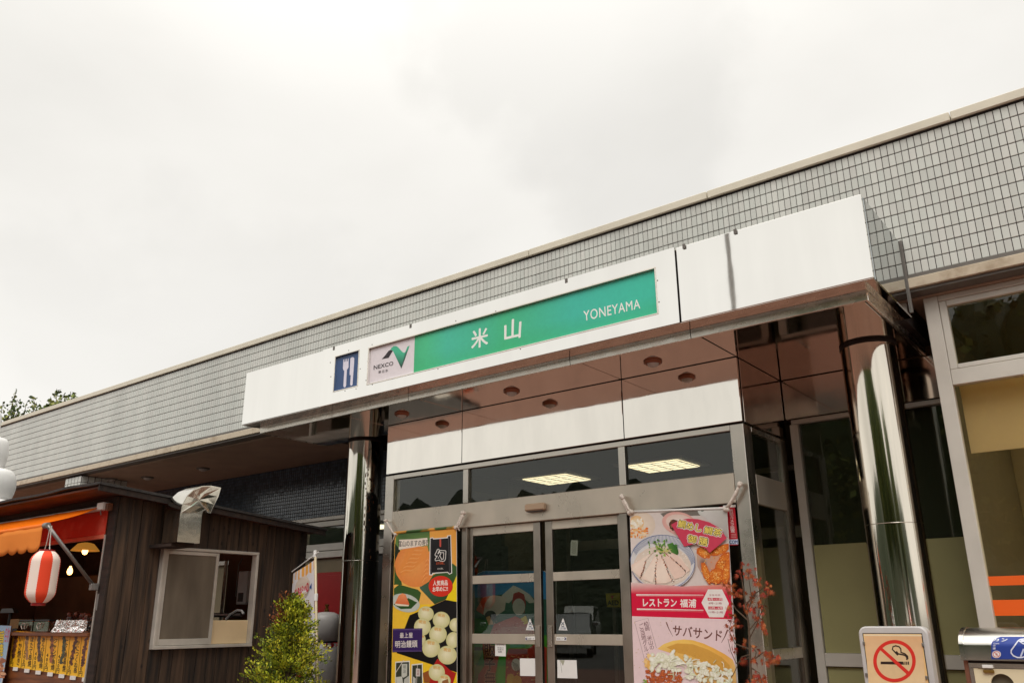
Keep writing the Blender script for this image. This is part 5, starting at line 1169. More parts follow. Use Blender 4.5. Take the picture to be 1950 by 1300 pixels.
for s_ in sl:
    n_ = len(s_); P.poly(clipR([O7(*q) for q in s_]), None, [(236, 206, 190) if i % 2 else (244, 224, 208) for i in range(n_)])
for pts in ([(320, 820), (280, 950), (240, 1080)], [(490, 760), (465, 920), (460, 1040), (465, 1160)], [(545, 750), (610, 880), (650, 990), (720, 1120)], [(590, 700), (720, 800), (830, 900), (900, 980)]):
    for i in range(24):
        t_ = i/23*(len(pts)-1); j = min(int(t_), len(pts)-2); u = t_-j; x = pts[j][0]*(1-u)+pts[j+1][0]*u+R.uniform(-8, 8); y = pts[j][1]*(1-u)+pts[j+1][1]*u
        P.ell(*O7(x, y), R.uniform(.6, 1.5), R.uniform(.7, 1.6), R.choice([(110, 60, 44), (150, 84, 60), (70, 44, 40), (190, 130, 100)]), n=7, jit=.3)
for i in range(70):
    x, y = R.gauss(560, 90), R.gauss(620, 55); P.ell(*O7(min(max(x, 360), 800), min(max(y, 520), 740)), R.uniform(1, 3), R.uniform(.8, 2), R.choice([(110, 160, 50), (80, 130, 40), (150, 190, 80), (60, 100, 36)]), rot=R.uniform(0, 3), n=7, jit=.3)
P.poly([O7(630, 580), O7(700, 560), O7(780, 620), O7(800, 700), O7(780, 735), O7(700, 700), O7(660, 640)], None, [(90, 140, 50), (60, 116, 40), (44, 100, 36), (50, 100, 36), (60, 110, 40), (80, 130, 50), (90, 140, 56)])
for i in range(8): P.stroke([O7(R.uniform(440, 640), R.uniform(600, 720)), O7(R.uniform(480, 700), R.uniform(640, 720))], .7, (214, 206, 120))
# pink fan with lettering
P.poly([O7(690, 295), O7(800, 235), O7(930, 208), O7(1080, 215), O7(1250, 262), O7(1400, 350), O7(1500, 490), O7(1380, 600), O7(1250, 705), O7(1200, 650), O7(1050, 570), O7(880, 615), O7(780, 450)], (206, 62, 88))
ol = [(.15, (240, 232, 222)), (.07, (44, 26, 24))]
P.text('鯛めし', [O7(802, 222), O7(1140, 300), O7(1122, 408), O7(786, 330)], (250, 226, 110), .012, outline=ol); P.text('鯛茶', [O7(1182, 318), O7(1434, 366), O7(1414, 474), O7(1166, 418)], (250, 226, 110), .012, outline=ol)
P.text('御', [O7(940, 440), O7(1062, 462), O7(1050, 572), O7(930, 546)], (250, 226, 110), .012, outline=ol); P.text('膳', [O7(1106, 470), O7(1228, 494), O7(1214, 608), O7(1092, 580)], (250, 226, 110), .012, outline=ol)
# red band, fading upward
P.poly([O8(98, 20), (kr(1113), 1114), (kr(1130), 1131), (kl(1131), 1131)], None, [(226, 196, 190), (226, 150, 130), (218, 60, 84), (216, 60, 84)]) if False else None
P.poly(clipR([(1200, 1130), (1400, 1130), (1400, 1178.5), (1200, 1172.5)]), (214, 6, 58))
P.poly(clipR([(1200, 1108), (1300, 1116), (1400, 1112), (1400, 1130), (1200, 1130)]), None, [(228, 206, 200), (222, 150, 150), (222, 140, 110), (214, 10, 60), (214, 10, 60)])
for ya, yb in ((140, 160), (325, 345)):
    P.poly([O8(165 if ya < 200 else 175, ya), O8(1040, ya+8 if ya < 200 else ya+20), O8(1040, yb-4 if ya < 200 else yb+8), O8(165 if ya < 200 else 175, yb-2)], (238, 222, 216)); P.stroke([O8(170, yb+6), O8(1040, yb+14 if ya < 200 else yb+24)], .9, (220, 130, 130))
P.text('レストラン', [O8(252, 202), O8(690, 205), O8(690, 302), O8(256, 300)], (240, 228, 222), .035); P.text('福浦', [O8(735, 206), O8(944, 206), O8(942, 314), O8(738, 308)], (240, 228, 222), .03, spacing=1.04)
P.poly([O8(1100, 78), O8(1282, 78), O8(1372, 262), O8(1300, 442), O8(1116, 440), O8(1014, 252)], (234, 226, 220))
P.text('営業時間', [O8(1116, 142), O8(1256, 142), O8(1256, 166), O8(1116, 166)], (170, 70, 84), .0, spacing=1.15)
P.poly([O8(1094, 188), O8(1284, 190), O8(1286, 226), O8(1096, 224)], (200, 30, 64)); P.text('4月~11月', [O8(1104, 192), O8(1276, 194), O8(1276, 222), O8(1104, 220)], (240, 226, 220), .02)
P.text('8時~21時', [O8(1108, 244), O8(1278, 246), O8(1278, 276), O8(1108, 274)], (160, 60, 76), .004)
P.poly([O8(1100, 300), O8(1290, 302), O8(1292, 340), O8(1102, 338)], (200, 30, 64)); P.text('12月~3月', [O8(1110, 306), O8(1282, 308), O8(1282, 334), O8(1112, 332)], (240, 226, 220), .02)
P.text('11時~21時', [O8(1112, 360), O8(1294, 362), O8(1294, 392), O8(1112, 388)], (160, 60, 76), .004)
# burger half
P.poly(clipR([(1200, 1172.3), (1400, 1178.3), (1412, 1180), (1424, 1600), (1210, 1600)]), (232, 206, 208))
P.text('サバサンド', [O8(648, 540), O8(1282, 610), O8(1276, 752), O8(640, 672)], (110, 62, 54), .02, spacing=1.05)
P.stroke([O8(556, 505), O8(590, 590), O8(642, 690)], 2.4, (110, 62, 54), True); P.stroke([O8(1356, 600), O8(1320, 690), O8(1272, 774)], 3, (110, 62, 54), True)
fr_ = [O8(146, 500), O8(318, 452), O8(430, 840)]; P.stroke(fr_, .5, (130, 100, 104)); P.stroke([O8(146, 500), O8(276, 998), O8(350, 975)], .5, (130, 100, 104))
P.text('柏\n崎\n \n米\n山\nの', [O8(258, 505), O8(318, 488), O8(404, 850), O8(344, 866)], (120, 80, 84), .004, line=.9); P.text('ご\n当\n地\nグ\nル\nメ', [O8(192, 528), O8(252, 512), O8(348, 950), O8(288, 966)], (120, 80, 84), .004, line=.9)
for i in range(26): x, y = R.uniform(140, 640), R.uniform(480, 720) if i < 12 else R.uniform(760, 1120); P.ell(*O8(x if y < 740 else R.uniform(130, 260), y), R.uniform(.4, 1.1), R.uniform(.4, 1.0), (206, 176, 140), n=6)
bun_ = [(440, 850), (520, 790), (640, 745), (780, 728), (900, 738), (1040, 780), (1180, 845), (1320, 920), (1420, 990), (1470, 1080), (1480, 1240), (1490, 1330), (1000, 1330), (900, 1100), (600, 900)]
P.poly(clipR([O8(*q) for q in bun_]), None, [(240, 196, 110), (244, 204, 110), (248, 210, 120), (246, 200, 100), (240, 190, 90), (238, 180, 76), (236, 174, 70), (236, 172, 70), (236, 180, 84), (230, 190, 120), (226, 180, 110), (216, 170, 100), (220, 170, 90), (226, 176, 90), (230, 184, 100)])
P.poly(clipR([O8(*q) for q in [(560, 830), (700, 780), (900, 790), (1100, 860), (1280, 960), (1380, 1060), (1420, 1200), (1100, 1060), (900, 950), (700, 900)]]), None, [(214, 160, 70)]*10)
for i in range(90): x = R.uniform(600, 1380); P.ell(*O8(x, 800+(x-600)*.28+R.uniform(0, 130)), R.uniform(.4, 1.2), R.uniform(.4, 1), R.choice([(226, 178, 96), (200, 146, 62), (208, 154, 66)]), n=6, jit=.3)
for i in range(170):
    x, y = R.uniform(300, 760), R.uniform(1130, 1330); P.ell(min(max(O8(x, y)[0], 1214), 1400), O8(x, y)[1], R.uniform(1.5, 4), R.uniform(1.2, 3), R.choice([(206, 104, 52), (222, 130, 76), (214, 116, 60)]), edge=R.choice([(170, 74, 36), (150, 60, 30), (186, 90, 48)]), n=8, jit=.25)
for i in range(24): x, y = R.uniform(290, 400), R.uniform(930, 1130); P.ell(*O8(x, y), R.uniform(2, 5), R.uniform(2, 5), R.choice([(236, 190, 120), (242, 204, 140), (230, 176, 96)]), n=9, jit=.2)
for i in range(10): P.ell(*O8(R.uniform(262, 300), R.uniform(1240, 1320)), 2.4, 1.6, (130, 160, 70), n=7, jit=.3)
for i in range(80):
    x, y = R.gauss(560, 120), R.gauss(1010, 60); P.ell(*O8(min(max(x, 380), 860), min(max(y, 900), 1150)), R.uniform(3, 8), R.uniform(2, 5), R.choice([(248, 246, 232), (240, 238, 220), (250, 248, 240)]), edge=R.choice([(226, 222, 196), (232, 230, 208), (214, 212, 180)]), rot=R.uniform(0, 3), n=10, jit=.12)
for i in range(90):
    x, y = R.uniform(820, 1420), 0; y = 1050+(x-820)*.22+R.uniform(-60, 170); P.ell(*O8(x, y), R.uniform(3, 7), R.uniform(2, 4), R.choice([(248, 246, 232), (240, 238, 220), (250, 248, 240)]), edge=R.choice([(226, 222, 196), (232, 230, 208), (210, 214, 176)]), rot=R.uniform(0, 3), n=10, jit=.12, clip=(1200, 1170, kr(O8(x, y)[1])-.5, 1400))
for i in range(46):
    x, y = R.uniform(440, 1380), R.uniform(960, 1250); a = R.uniform(0, 3.14); l = R.uniform(60, 150); pts = [O8(x, y), O8(x+l*.5*math.cos(a)+12, y+l*.5*math.sin(a)*.6-14), O8(x+l*math.cos(a), y+l*math.sin(a)*.6)]
    P.stroke(clipR(pts), R.uniform(.9, 2.0), R.choice([(248, 246, 236), (240, 240, 222), (226, 230, 200), (208, 206, 170)]))
P.build('print', RB)
rope(RB, [(1184, 945), (1189, 957), (1194, 968), (1199, 976)], YBN-.006, .012); rope(RB, [(1186, 947), (1191, 957), (1197, 969), (1203, 974)], YBN-.016, .010)
rope(RB, [(1409, 921), (1402, 938), (1393, 955), (1384, 969)], YBN-.006, .012); rope(RB, [(1408, 923), (1400, 940), (1390, 957), (1381, 969)], YBN-.015, .010)
m = MB()
for (x, y) in ((735, 991), (883, 976), (1184, 945), (1409, 921)):
    p = onY(x, y, YD-.02); yb = YD-.0065; m2 = MB(); m2.tube([(p.x, YD-.058, p.z), (p.x, yb, p.z)], .006, 8); m2.build('hook', M_BRUSH, LB if x < 1000 else RB)
# camera notice
YN = YD-.004
SK = thing('camera_notice', 'narrow red security camera notice half hidden behind the pink food banner', 'notice', onY(1394, 1000, YN))
boxo('sheet', mat('notice_red', lin(186, 28, 44), .4), SK, onY(1372, 1000, YN).x, onY(1402.3, 1000, YN).x, YN, YN+.0025, onY(1404, 1037, YN).z, onY(1398, 962, YN).z)
P = Print(plane(YN), (0, -1, 0)); O5b = lambda x, y: (1150+x/3.25, 900+y/3.25)
P.text('防\n犯\nカ\nメ\nラ\n設\n置', [(1388.5, 969), (1395.5, 968.5), (1400, 1013), (1391, 1013)], (236, 210, 206), .01, line=.92)
P.poly([(1380, 1027), (1405.5, 1026), (1406, 1035.5), (1381, 1036)], (196, 208, 224)); P.text('SECOM', [(1382, 1028.5), (1404.5, 1028), (1405, 1034.5), (1382.5, 1035)], (26, 40, 110), .03)
for k in range(3): P.stroke([(1392, 1016.5+k*3), (1402+k*.3, 1016.2+k*3)], .8, (226, 170, 166))
P.poly([(1377, 962), (1401, 960.5), (1401, 965), (1377, 966)], (226, 222, 214))
P.build('lettering', SK)

# ================================================================ papers and stickers on the doors
O3 = lambda x, y: (890+x/5.909, 1080+y/5.909)
YP = YF+.0145
def sheet(name, label, cat, px, group=None, Y=YP, extra=None, m=None):
    q = [onY(x, y, Y) for x, y in px]; t = thing(name, label, cat, q[3], group)
    b = MB(); b.prism(q, (0, .001, 0)); b.build('sheet', m or M_WHITE, t)
    if extra:
        P = Print(plane(Y), (0, -1, 0), d0=.0006); extra(P); P.build('print', t)
    return t
def tri(k):
    def f_(P):
        ox = 0 if k == 0 else 368
        for a, b in (((690, 610), (722, 640)), ((722, 612), (690, 640))): P.stroke([O3(a[0]+ox, a[1]), O3(b[0]+ox, b[1])], 1.1, (90, 100, 116))
        P.ring(*O3(706+ox, 648), 2.6, 2.6, .8, (90, 100, 116), n=16); P.stroke([O3(690+ox, 665), O3(724+ox, 665)], 1.0, (90, 100, 116)); P.text('注意', [O3(672+ox, 672), O3(744+ox, 672), O3(744+ox, 694), O3(672+ox, 694)], (110, 130, 156), .0)
    return f_
sheet('warning_sticker', 'white triangular warning sticker on the left sliding door', 'sticker', [O3(700, 576), O3(708, 576), O3(752, 705), O3(658, 702)], 'warning stickers on the sliding doors', extra=tri(0))
sheet('warning_sticker', 'white triangular warning sticker on the right sliding door', 'sticker', [O3(1072, 572), O3(1080, 572), O3(1126, 706), O3(1026, 702)], 'warning stickers on the sliding doors', Y=YP+.006, extra=tri(1))
def arrow(ox, flip):
    def f_(P):
        c = O3(1098+ox if flip else 668+ox, 799); P.ell(c[0], c[1], 2.3, 2.3, (40, 44, 100), n=16); P.ell(c[0]+(1.0 if not flip else -1.0), c[1], 1.3, 1.3, (226, 222, 216), n=12)
        P.text('自動ドア', [O3(684, 788), O3(752, 788), O3(752, 810), O3(684, 810)] if not flip else [O3(1010, 790), O3(1082, 790), O3(1082, 812), O3(1010, 812)], (130, 126, 130), .0)
    return f_
sheet('door_label', 'small white label with blue dot at the left of the door handles', 'label', [O3(652, 776), O3(760, 772), O3(762, 812), O3(652, 816)], 'small labels beside the door handles', Y=YF-.0015, extra=arrow(0, False))
sheet('door_label', 'small white label with blue dot at the right of the door handles', 'label', [O3(1002, 778), O3(1116, 780), O3(1116, 822), O3(1002, 820)], 'small labels beside the door handles', Y=YF+.0045, extra=arrow(0, True))
sheet('paper_sheet', 'blank white paper square taped low on the left sliding door', 'paper', [O3(590, 1020), O3(796, 1022), O3(798, 1220), O3(594, 1216)], 'blank papers taped to the doors')
sheet('paper_sheet', 'white paper square with a torn grey corner low on the right sliding door', 'paper', [O3(1012, 1038), O3(1228, 1040), O3(1238, 1246), O3(1014, 1240)], 'blank papers taped to the doors', Y=YP+.006,
      extra=lambda P: (P.poly([O3(1042, 1040), O3(1096, 1040), O3(1076, 1104)], (170, 170, 150)), P.stroke([O3(1042, 1046), O3(1054, 1100), O3(1064, 1180)], .5, (120, 120, 110))))
sheet('notice_sheet', 'small printed white notice under the middle rail of the left sliding door', 'notice', [O3(312, 840), O3(432, 840), O3(432, 998), O3(312, 992)], None,
      extra=lambda P: (P.text('お知らせ', [O3(330, 852), O3(412, 852), O3(412, 876), O3(330, 876)], (110, 106, 104), .0), P.text('手指の\n消毒を', [O3(336, 890), O3(410, 890), O3(410, 930), O3(336, 930)], (130, 126, 124), .0), P.text('OK', [O3(348, 936), O3(392, 936), O3(392, 956), O3(348, 956)], (90, 86, 84), .02)))
O5d = lambda x, y: (860+x/3.611, 940+y/3.611)
sheet('hanging_tag', 'white tag with dark zigzag lines hanging behind the upper right door glass', 'tag', [O5d(820, 318), O5d(868, 318), O5d(864, 424), O5d(816, 420)], None, Y=YF+.05,
      extra=lambda P: [P.stroke([O5d(828, 330+k*14), O5d(842, 340+k*14), O5d(856, 330+k*14)], .8, (60, 60, 58)) for k in range(6)])
# picture board standing behind the left door: plain scenery and bold colour shapes
YK = 6.42
PB = thing('picture_board', 'colourful painted scenery board with blue sky standing behind the left sliding door', 'board', (onY(960, 1200, YK).x, YK, FLOOR))
f6 = plane(YK)
b = MB(); b.prism([f6(*O3(60, 250)), f6(*O3(110, 70)), f6(*O3(180, 36)), f6(*O3(860, 36)), f6(*O3(990, 120)), f6(*O3(990, 2400)), f6(*O3(60, 2400))], (0, .02, 0)); b.build('board', M_WHITE, PB)
P = Print(f6, (0, -1, 0)); S = lambda l: [O3(*q) for q in l]
P.poly(S([(62, 250), (112, 72), (182, 38), (858, 38), (988, 122), (988, 400), (62, 400)]), None, [(30, 120, 176), (20, 110, 170), (24, 120, 180), (24, 120, 180), (30, 120, 176), (60, 140, 190), (60, 140, 190)])
P.poly(S([(62, 340), (200, 330), (400, 300), (520, 210), (600, 240), (760, 350), (988, 360), (988, 760), (62, 760)]), None, [(40, 96, 80)]*9)
P.poly(S([(390, 310), (470, 240), (520, 200), (600, 236), (700, 300), (770, 390), (700, 400), (620, 330), (560, 300), (470, 400), (380, 380)]), (196, 196, 190))
P.poly(S([(62, 560), (250, 600), (300, 760), (62, 760)]), (52, 124, 44)); P.poly(S([(100, 480), (180, 330), (300, 310), (440, 330), (420, 480), (330, 540), (200, 540)]), (206, 196, 186)); P.poly(S([(98, 480), (170, 340), (260, 316), (200, 400), (180, 530)]), (206, 96, 70))
P.poly(S([(500, 420), (520, 290), (580, 270), (640, 300), (660, 400), (640, 520), (620, 400), (540, 360)]), (150, 30, 34)); P.ell(*O3(580, 440), 12, 16, (190, 190, 184), n=20); P.ell(*O3(262, 540), 11, 10, (24, 24, 26), n=18)
P.poly(S([(210, 560), (250, 540), (300, 640), (240, 640)]), (220, 170, 120))
P.poly(S([(300, 640), (420, 590), (540, 545), (660, 600), (740, 700), (790, 760), (250, 760)]), None, [(196, 70, 60), (206, 90, 80), (190, 60, 56), (206, 100, 90), (214, 140, 140), (214, 150, 150), (214, 150, 150)]); P.poly(S([(380, 668), (700, 660), (760, 760), (360, 760)]), (216, 150, 152)); P.poly(S([(600, 570), (660, 540), (690, 620), (640, 640)]), (230, 200, 60))
R = random.Random(9)
for k in range(90): P.ell(*O3(R.uniform(300, 760), R.uniform(600, 740)), R.uniform(.5, 1.6), R.uniform(.4, 1.2), R.choice([(236, 190, 180), (170, 40, 44), (226, 120, 110)]), n=6)
P.poly(S([(62, 760), (988, 760), (988, 2300), (62, 2300)]), None, [(86, 160, 40), (70, 150, 40), (50, 140, 40), (60, 140, 40)])
P.poly(S([(62, 890), (180, 890), (180, 930), (62, 930)]), (110, 84, 40)); P.poly(S([(62, 930), (180, 930), (110, 1100), (62, 1130)]), (150, 170, 40))
P.poly(S([(175, 850), (330, 900), (360, 1000), (300, 1300), (230, 1500), (90, 1500), (130, 1200), (200, 1100)]), (190, 84, 60)); P.poly(S([(360, 1000), (430, 980), (440, 1290), (340, 1300)]), (70, 180, 50))
P.poly(S([(440, 1000), (470, 910), (690, 910), (790, 840), (900, 900), (900, 1400), (430, 1400)]), (184, 60, 44)); P.poly(S([(470, 915), (680, 915), (680, 970), (470, 965)]), (130, 22, 26)); P.poly(S([(480, 850), (640, 840), (660, 890), (490, 900)]), (60, 150, 110))
for k in range(120): P.ell(*O3(R.uniform(445, 860), R.uniform(980, 1300)), R.uniform(.6, 2.2), R.uniform(.5, 1.6), R.choice([(214, 110, 80), (150, 36, 32), (230, 160, 110), (226, 176, 60)]), n=6)
P.ell(*O3(560, 1090), 9, 12, (222, 214, 206), n=20); [P.stroke([O3(516+k*14, 1050+k*8), O3(560+k*12, 1180-k*4)], .8, (60, 50, 50)) for k in range(5)]
P.ell(*O3(500, 1260), 8, 12, (232, 180, 70), n=18); P.ell(*O3(570, 1280), 9, 12, (226, 160, 60), n=18)
P.text('販\n子\n無', [O3(200, 830), O3(320, 830), O3(330, 1330), O3(210, 1330)], (86, 20, 24), .015, outline=[(.06, (206, 150, 110))], line=.95)
P.build('painting', PB)
# AED notice and papers inside
AE = thing('aed_sign', 'yellow sign lettered AED seen through the right sliding door', 'sign', onY(1165, 1145, 7.3))
f7 = plane(7.3); b = MB(); b.prism([f7(*O3(1556, 290)), f7(*O3(1712, 284)), f7(*O3(1722, 446)), f7(*O3(1570, 446))], (0, .01, 0)); b.build('plate', mat('aed_yellow', lin(190, 172, 24), .5), AE)
boxo('post', M_GREYM, AE, f7(*O3(1640, 400)).x-.02, f7(*O3(1640, 400)).x+.02, 7.312, 7.34, FLOOR, f7(*O3(1640, 440)).z)
P = Print(f7, (0, -1, 0)); P.text('AED', [O3(1578, 372), O3(1700, 368), O3(1702, 420), O3(1580, 422)], (26, 24, 20), .04); P.poly(S([(1610, 318), (1650, 312), (1634, 356)]), (190, 40, 30)); P.build('lettering', AE)
# inner lobby posts and shelves, dimly seen
ib = thing('lobby_screen', 'dim inner lobby screen with pale posts behind the sliding doors', 'partition', (-4.4, YL+.3, FLOOR))
for x in (-6.3, -5.2, -2.7): boxo('post', M_DOORFR, ib, x-.03, x+.03, YL+1.25, YL+1.31, FLOOR, H(1.56))
boxo('rail', M_DOORFR, ib, -6.4, -2.6, YL+1.252, YL+1.308, H(1.561), H(1.615)); boxo('rail', M_DOORFR, ib, -6.26, -5.24, YL+1.255, YL+1.305, H(.83), H(.95)); boxo('rail', M_DOORFR, ib, -5.16, -2.74, YL+1.255, YL+1.305, H(.83), H(.95))
boxo('floor', M_ROOMD, ib, VX0+.05, VX1-.06, YD+.12, YL+.24, FLOOR, FLOOR+.008)

# ================================================================ no smoking stand
YNS = 5.0
NS = thing('no_smoking_stand', 'grey plastic floor stand with red no smoking symbol on faded yellow panel', 'sign', onY(1712, 1195, YNS)); NS.location.z = FLOOR
f8 = plane(YNS); O9 = lambda x, y: (1620+x/10.833, 1180+y/10.833)
x0, x1 = f8(*O9(205, 600)).x, f8(*O9(1640, 600)).x; zt_ = f8(*O9(900, 128)).z
def rr(x0, x1, z0, z1, r, n=6):
    P_ = []
    for cx, cz_, a0 in ((x1-r, z1-r, 0), (x0+r, z1-r, 90), (x0, z0, None), (x1, z0, None)):
        if a0 is None: P_.append((cx, cz_))
        else: P_ += [(cx+r*math.cos(math.radians(a0+90*i/n)), cz_+r*math.sin(math.radians(a0+90*i/n))) for i in range(n+1)]
    return P_
o2 = rr(x0, x1, .20, zt_, .042); b = MB(); n = len(o2)
for d, ins in ((0, .006), (.008, 0), (.075, 0), (.085, .008)):
    cx, cz_ = (x0+x1)/2, (.2+zt_)/2
    for (x, z) in o2: b.v.append((x+(-ins if x > cx else ins), YNS-.006+d, z+(-ins if z > cz_ else ins)))
for k in range(3):
    for i in range(n): j = (i+1) % n; b.face([k*n+i, k*n+j, (k+1)*n+j, (k+1)*n+i])
b.face(list(range(n))); b.face(list(range(4*n-1, 3*n-1, -1))); shade_angle(b.build('frame', M_GREYPL, NS), 35)
pz = f8(*O9(900, 282)).z; pxl, pxr = f8(*O9(285, 400)).x, f8(*O9(1480, 400)).x
boxo('recess', M_BLACK, NS, pxl-.004, pxr+.004, YNS-.0085, YNS-.0063, .28, pz+.004)
boxo('panel', mat('faded_panel', lin(234, 190, 128), .5, col2=lin(240, 206, 150), vscale=5, vlo=.4, vhi=.6), NS, pxl, pxr, YNS-.0105, YNS-.0087, .285, pz)
boxo('base', M_GREYPL, NS, x0-.05, x1+.05, YNS-.12, YNS+.20, FLOOR, .20, .02)
for (x, y) in ((285, 470), (1500, 505), (335, 1120), (1575, 1180)):
    p = f8(*O9(x, y)); b = MB(); b.box(p.x-.005, p.x+.005, YNS-.018, YNS-.0065, p.z-.009, p.z+.009, b=.002); b.build('clip', M_GREYM, NS)
P = Print(f8, (0, -1, 0), d0=.0112)
P.poly([O9(300, 315), O9(1470, 320), O9(1560, 1330), O9(385, 1330)], None, [(228, 184, 138), (224, 176, 130), (236, 206, 162), (236, 202, 154)]); P.poly([O9(285, 292), O9(1475, 298), O9(1476, 330), O9(286, 322)], (236, 216, 180)); 
P.ell(*O9(915, 840), 37, 36.5, (220, 190, 146), edge=(228, 194, 148), n=48)
RD = (220, 50, 40); BR_ = (52, 36, 30)
P.poly([O9(630, 850), O9(1100, 850), O9(1115, 915), O9(630, 905)], BR_)
for a, b_ in ((1120, 1140), (1150, 1172), (1184, 1214)): P.poly([O9(a, 850), O9(b_, 850), O9(b_, 918), O9(a, 914)], BR_)
P.stroke([O9(1170, 818), O9(1172, 770), O9(1140, 725), O9(1070, 706), O9(990, 690), O9(950, 640)], 3.0, BR_); P.stroke([O9(1190, 800), O9(1185, 740), O9(1130, 690), O9(1050, 660), O9(1045, 590), O9(1010, 545), O9(940, 525), O9(885, 545), O9(872, 600), O9(920, 650), O9(985, 720)], 2.6, BR_)
P.poly([O9(640, 545), O9(690, 590), O9(1225, 1065), O9(1170, 1115), O9(600, 595)], RD)
P.ring(*O9(915, 840), 40.4, 40.2, 6.6, RD, n=72)
P.build('no_smoking_symbol', NS)

# ================================================================ rubbish bin
YBN2 = 4.5
BN = thing('rubbish_bin', 'steel litter bin with curved lid and blue can sticker at the right edge', 'bin', (-.55, YBN2+.2, FLOOR))
f9 = plane(YBN2); OB = lambda x, y: (1810+x/10, 1170+y/10)
xl = f9(*OB(195, 800)).x; xr = xl+.62; zb_ = f9(*OB(200, 858)).z; zt_ = onY(*OB(600, 240), YBN2+.16).z
prof = [(0, zb_)]; hh = zt_-zb_
for i in range(15):
    t_ = i/14*math.pi/2; prof.append((.17-.17*math.cos(t_)**1.0 if i else 0.0, zb_+hh*.42+hh*.58*math.sin(t_)))
prof += [(.36, zt_-.012), (.36, zb_)]
M_BIN = mat('bin_steel', (.80, .77, .71), .20, 1.0, var=.05, rvar=.05)
b = MB(); b.prism([(xl+.02, YBN2+y, z) for y, z in prof], (xr-xl-.04, 0, 0)); shade_angle(b.build('lid', M_BIN, BN), 30)
for xa in (xl, xr-.02):
    b = MB(); b.prism([(xa, YBN2-.004+y*1.01, z+.003*(z > zb_)) for y, z in prof], (.0195, 0, 0)); shade_angle(b.build('lid_rim', M_BIN, BN), 30)
boxo('body_side', mat('bin_side_brown', lin(150, 104, 84), .35, .6), BN, xl+.004, xl+.022, YBN2+.02, YBN2+.35, FLOOR, zb_-.002); boxo('body_side', M_BIN, BN, xr-.022, xr-.004, YBN2+.02, YBN2+.35, FLOOR, zb_-.002)
boxo('lid_shadow_gap', M_JOINT, BN, xl+.023, xr-.023, YBN2+.03, YBN2+.3, zb_-.012, zb_-.001)
boxo('back_panel', M_BIN, BN, xl+.023, xr-.023, YBN2+.33, YBN2+.349, FLOOR, zb_-.013)
yf = YBN2+.024; fA = plane(yf); M_CREAM = mat('cream_bin_front', lin(226, 212, 178), .4, var=.05, vscale=4)
zr0 = fA(*OB(900, 1015)).z; boxo('top_rail', M_BIN, BN, xl+.023, xr-.023, yf-.002, yf+.03, zr0, zb_-.0125)
hc = fA(*OB(995, 1330)); hr = .046; hx0, hx1 = xl+.04, xr-.04
b = MB(); z0_, z1_ = .2, zr0-.002; ring = [(hc.x+hr*math.cos(6.2832*i/40), hc.z+hr*math.sin(6.2832*i/40)) for i in range(40)]
outer = []
for i in range(40):
    a = 6.2832*i/40; dx, dz = math.cos(a), math.sin(a); ts = []
    if dx > 1e-6: ts.append((hx1-hc.x)/dx)
    if dx < -1e-6: ts.append((hx0-hc.x)/dx)
    if dz > 1e-6: ts.append((z1_-hc.z)/dz)
    if dz < -1e-6: ts.append((z0_-hc.z)/dz)
    t_ = min(ts); outer.append((hc.x+dx*t_, hc.z+dz*t_))
for i in range(40):
    j = (i+1) % 40; b.quad((ring[i][0], yf, ring[i][1]), (ring[j][0], yf, ring[j][1]), (outer[j][0], yf, outer[j][1]), (outer[i][0], yf, outer[i][1])); b.quad((ring[i][0], yf, ring[i][1]), (ring[j][0], yf, ring[j][1]), (ring[j][0], yf+.02, ring[j][1]), (ring[i][0], yf+.02, ring[i][1]))
for cx_, cz_ in ((hx0, z0_), (hx1, z0_), (hx0, z1_), (hx1, z1_)):
    o_ = sorted(outer, key=lambda q: (q[0]-cx_)**2+(q[1]-cz_)**2)[:2]; b.quad((cx_, yf, cz_), (o_[0][0], yf, o_[0][1]), (o_[1][0], yf, o_[1][1]))
b.build('front_door', M_CREAM, BN)
boxo('door_edge', M_BIN, BN, xl+.023, xl+.039, yf-.001, yf+.02, FLOOR, zr0-.002); boxo('door_edge', M_BIN, BN, xr-.039, xr-.023, yf-.001, yf+.02, FLOOR, zr0-.002)
boxo('hole_liner', mat('hole_grey', lin(110, 104, 88), .7), BN, hc.x-.09, hc.x+.09, yf+.03, yf+.04, hc.z-.09, hc.z+.09)
q = [fA(*OB(x, y)) for x, y in ((608, 945), (825, 1015), (625, 1040), (845, 1105), (515, 940))]
boxo('latch', M_WHITE, BN, q[0].x, q[1].x, yf-.016, yf-.003, q[1].z, q[0].z, .002); boxo('latch_bracket', mat('old_brass', lin(156, 122, 60), .4, .8), BN, q[2].x, q[3].x, yf-.012, yf-.0005, q[3].z, q[2].z, .002); boxo('latch_plate', M_BIN, BN, q[4].x, q[0].x-.002, yf-.006, yf-.0025, q[1].z, q[0].z+.001)
def lidw(x, y):
    p = f9(x, y); hz = (p.z-(zb_+hh*.42))/(hh*.58)
    if hz > 0:
        hz = min(hz, .93); p.y += .17-.17*math.sqrt(1-hz*hz); p.z = zb_+hh*.42+hh*.58*hz
    return p
P = Print(lidw, Vector((0, -1, .35)).normalized(), d0=.0016)
bl_ = (44, 68, 152); sx0, sx1, sy0, sy1 = 775, 2600, 418, 845
def strow(y): return max(sx0, 940-math.sqrt(max(0, 1-((y-418)/170-1)**2))*165) if y < 588 else sx0+4
ys = [418+ (845-418)*i/16 for i in range(17)]
for ya, yb in zip(ys, ys[1:]):
    P.d -= P.step
    P.poly([OB(strow(ya), ya), OB(sx1, ya), OB(sx1, yb), OB(strow(yb), yb)], bl_)
P.d += .0012
wt = (226, 230, 236)
P.text('カ', [OB(800, 448), OB(915, 448), OB(912, 502), OB(800, 502)], wt, .03); P.text('ン', [OB(968, 450), OB(1075, 446), OB(1078, 505), OB(970, 508)], wt, .03)
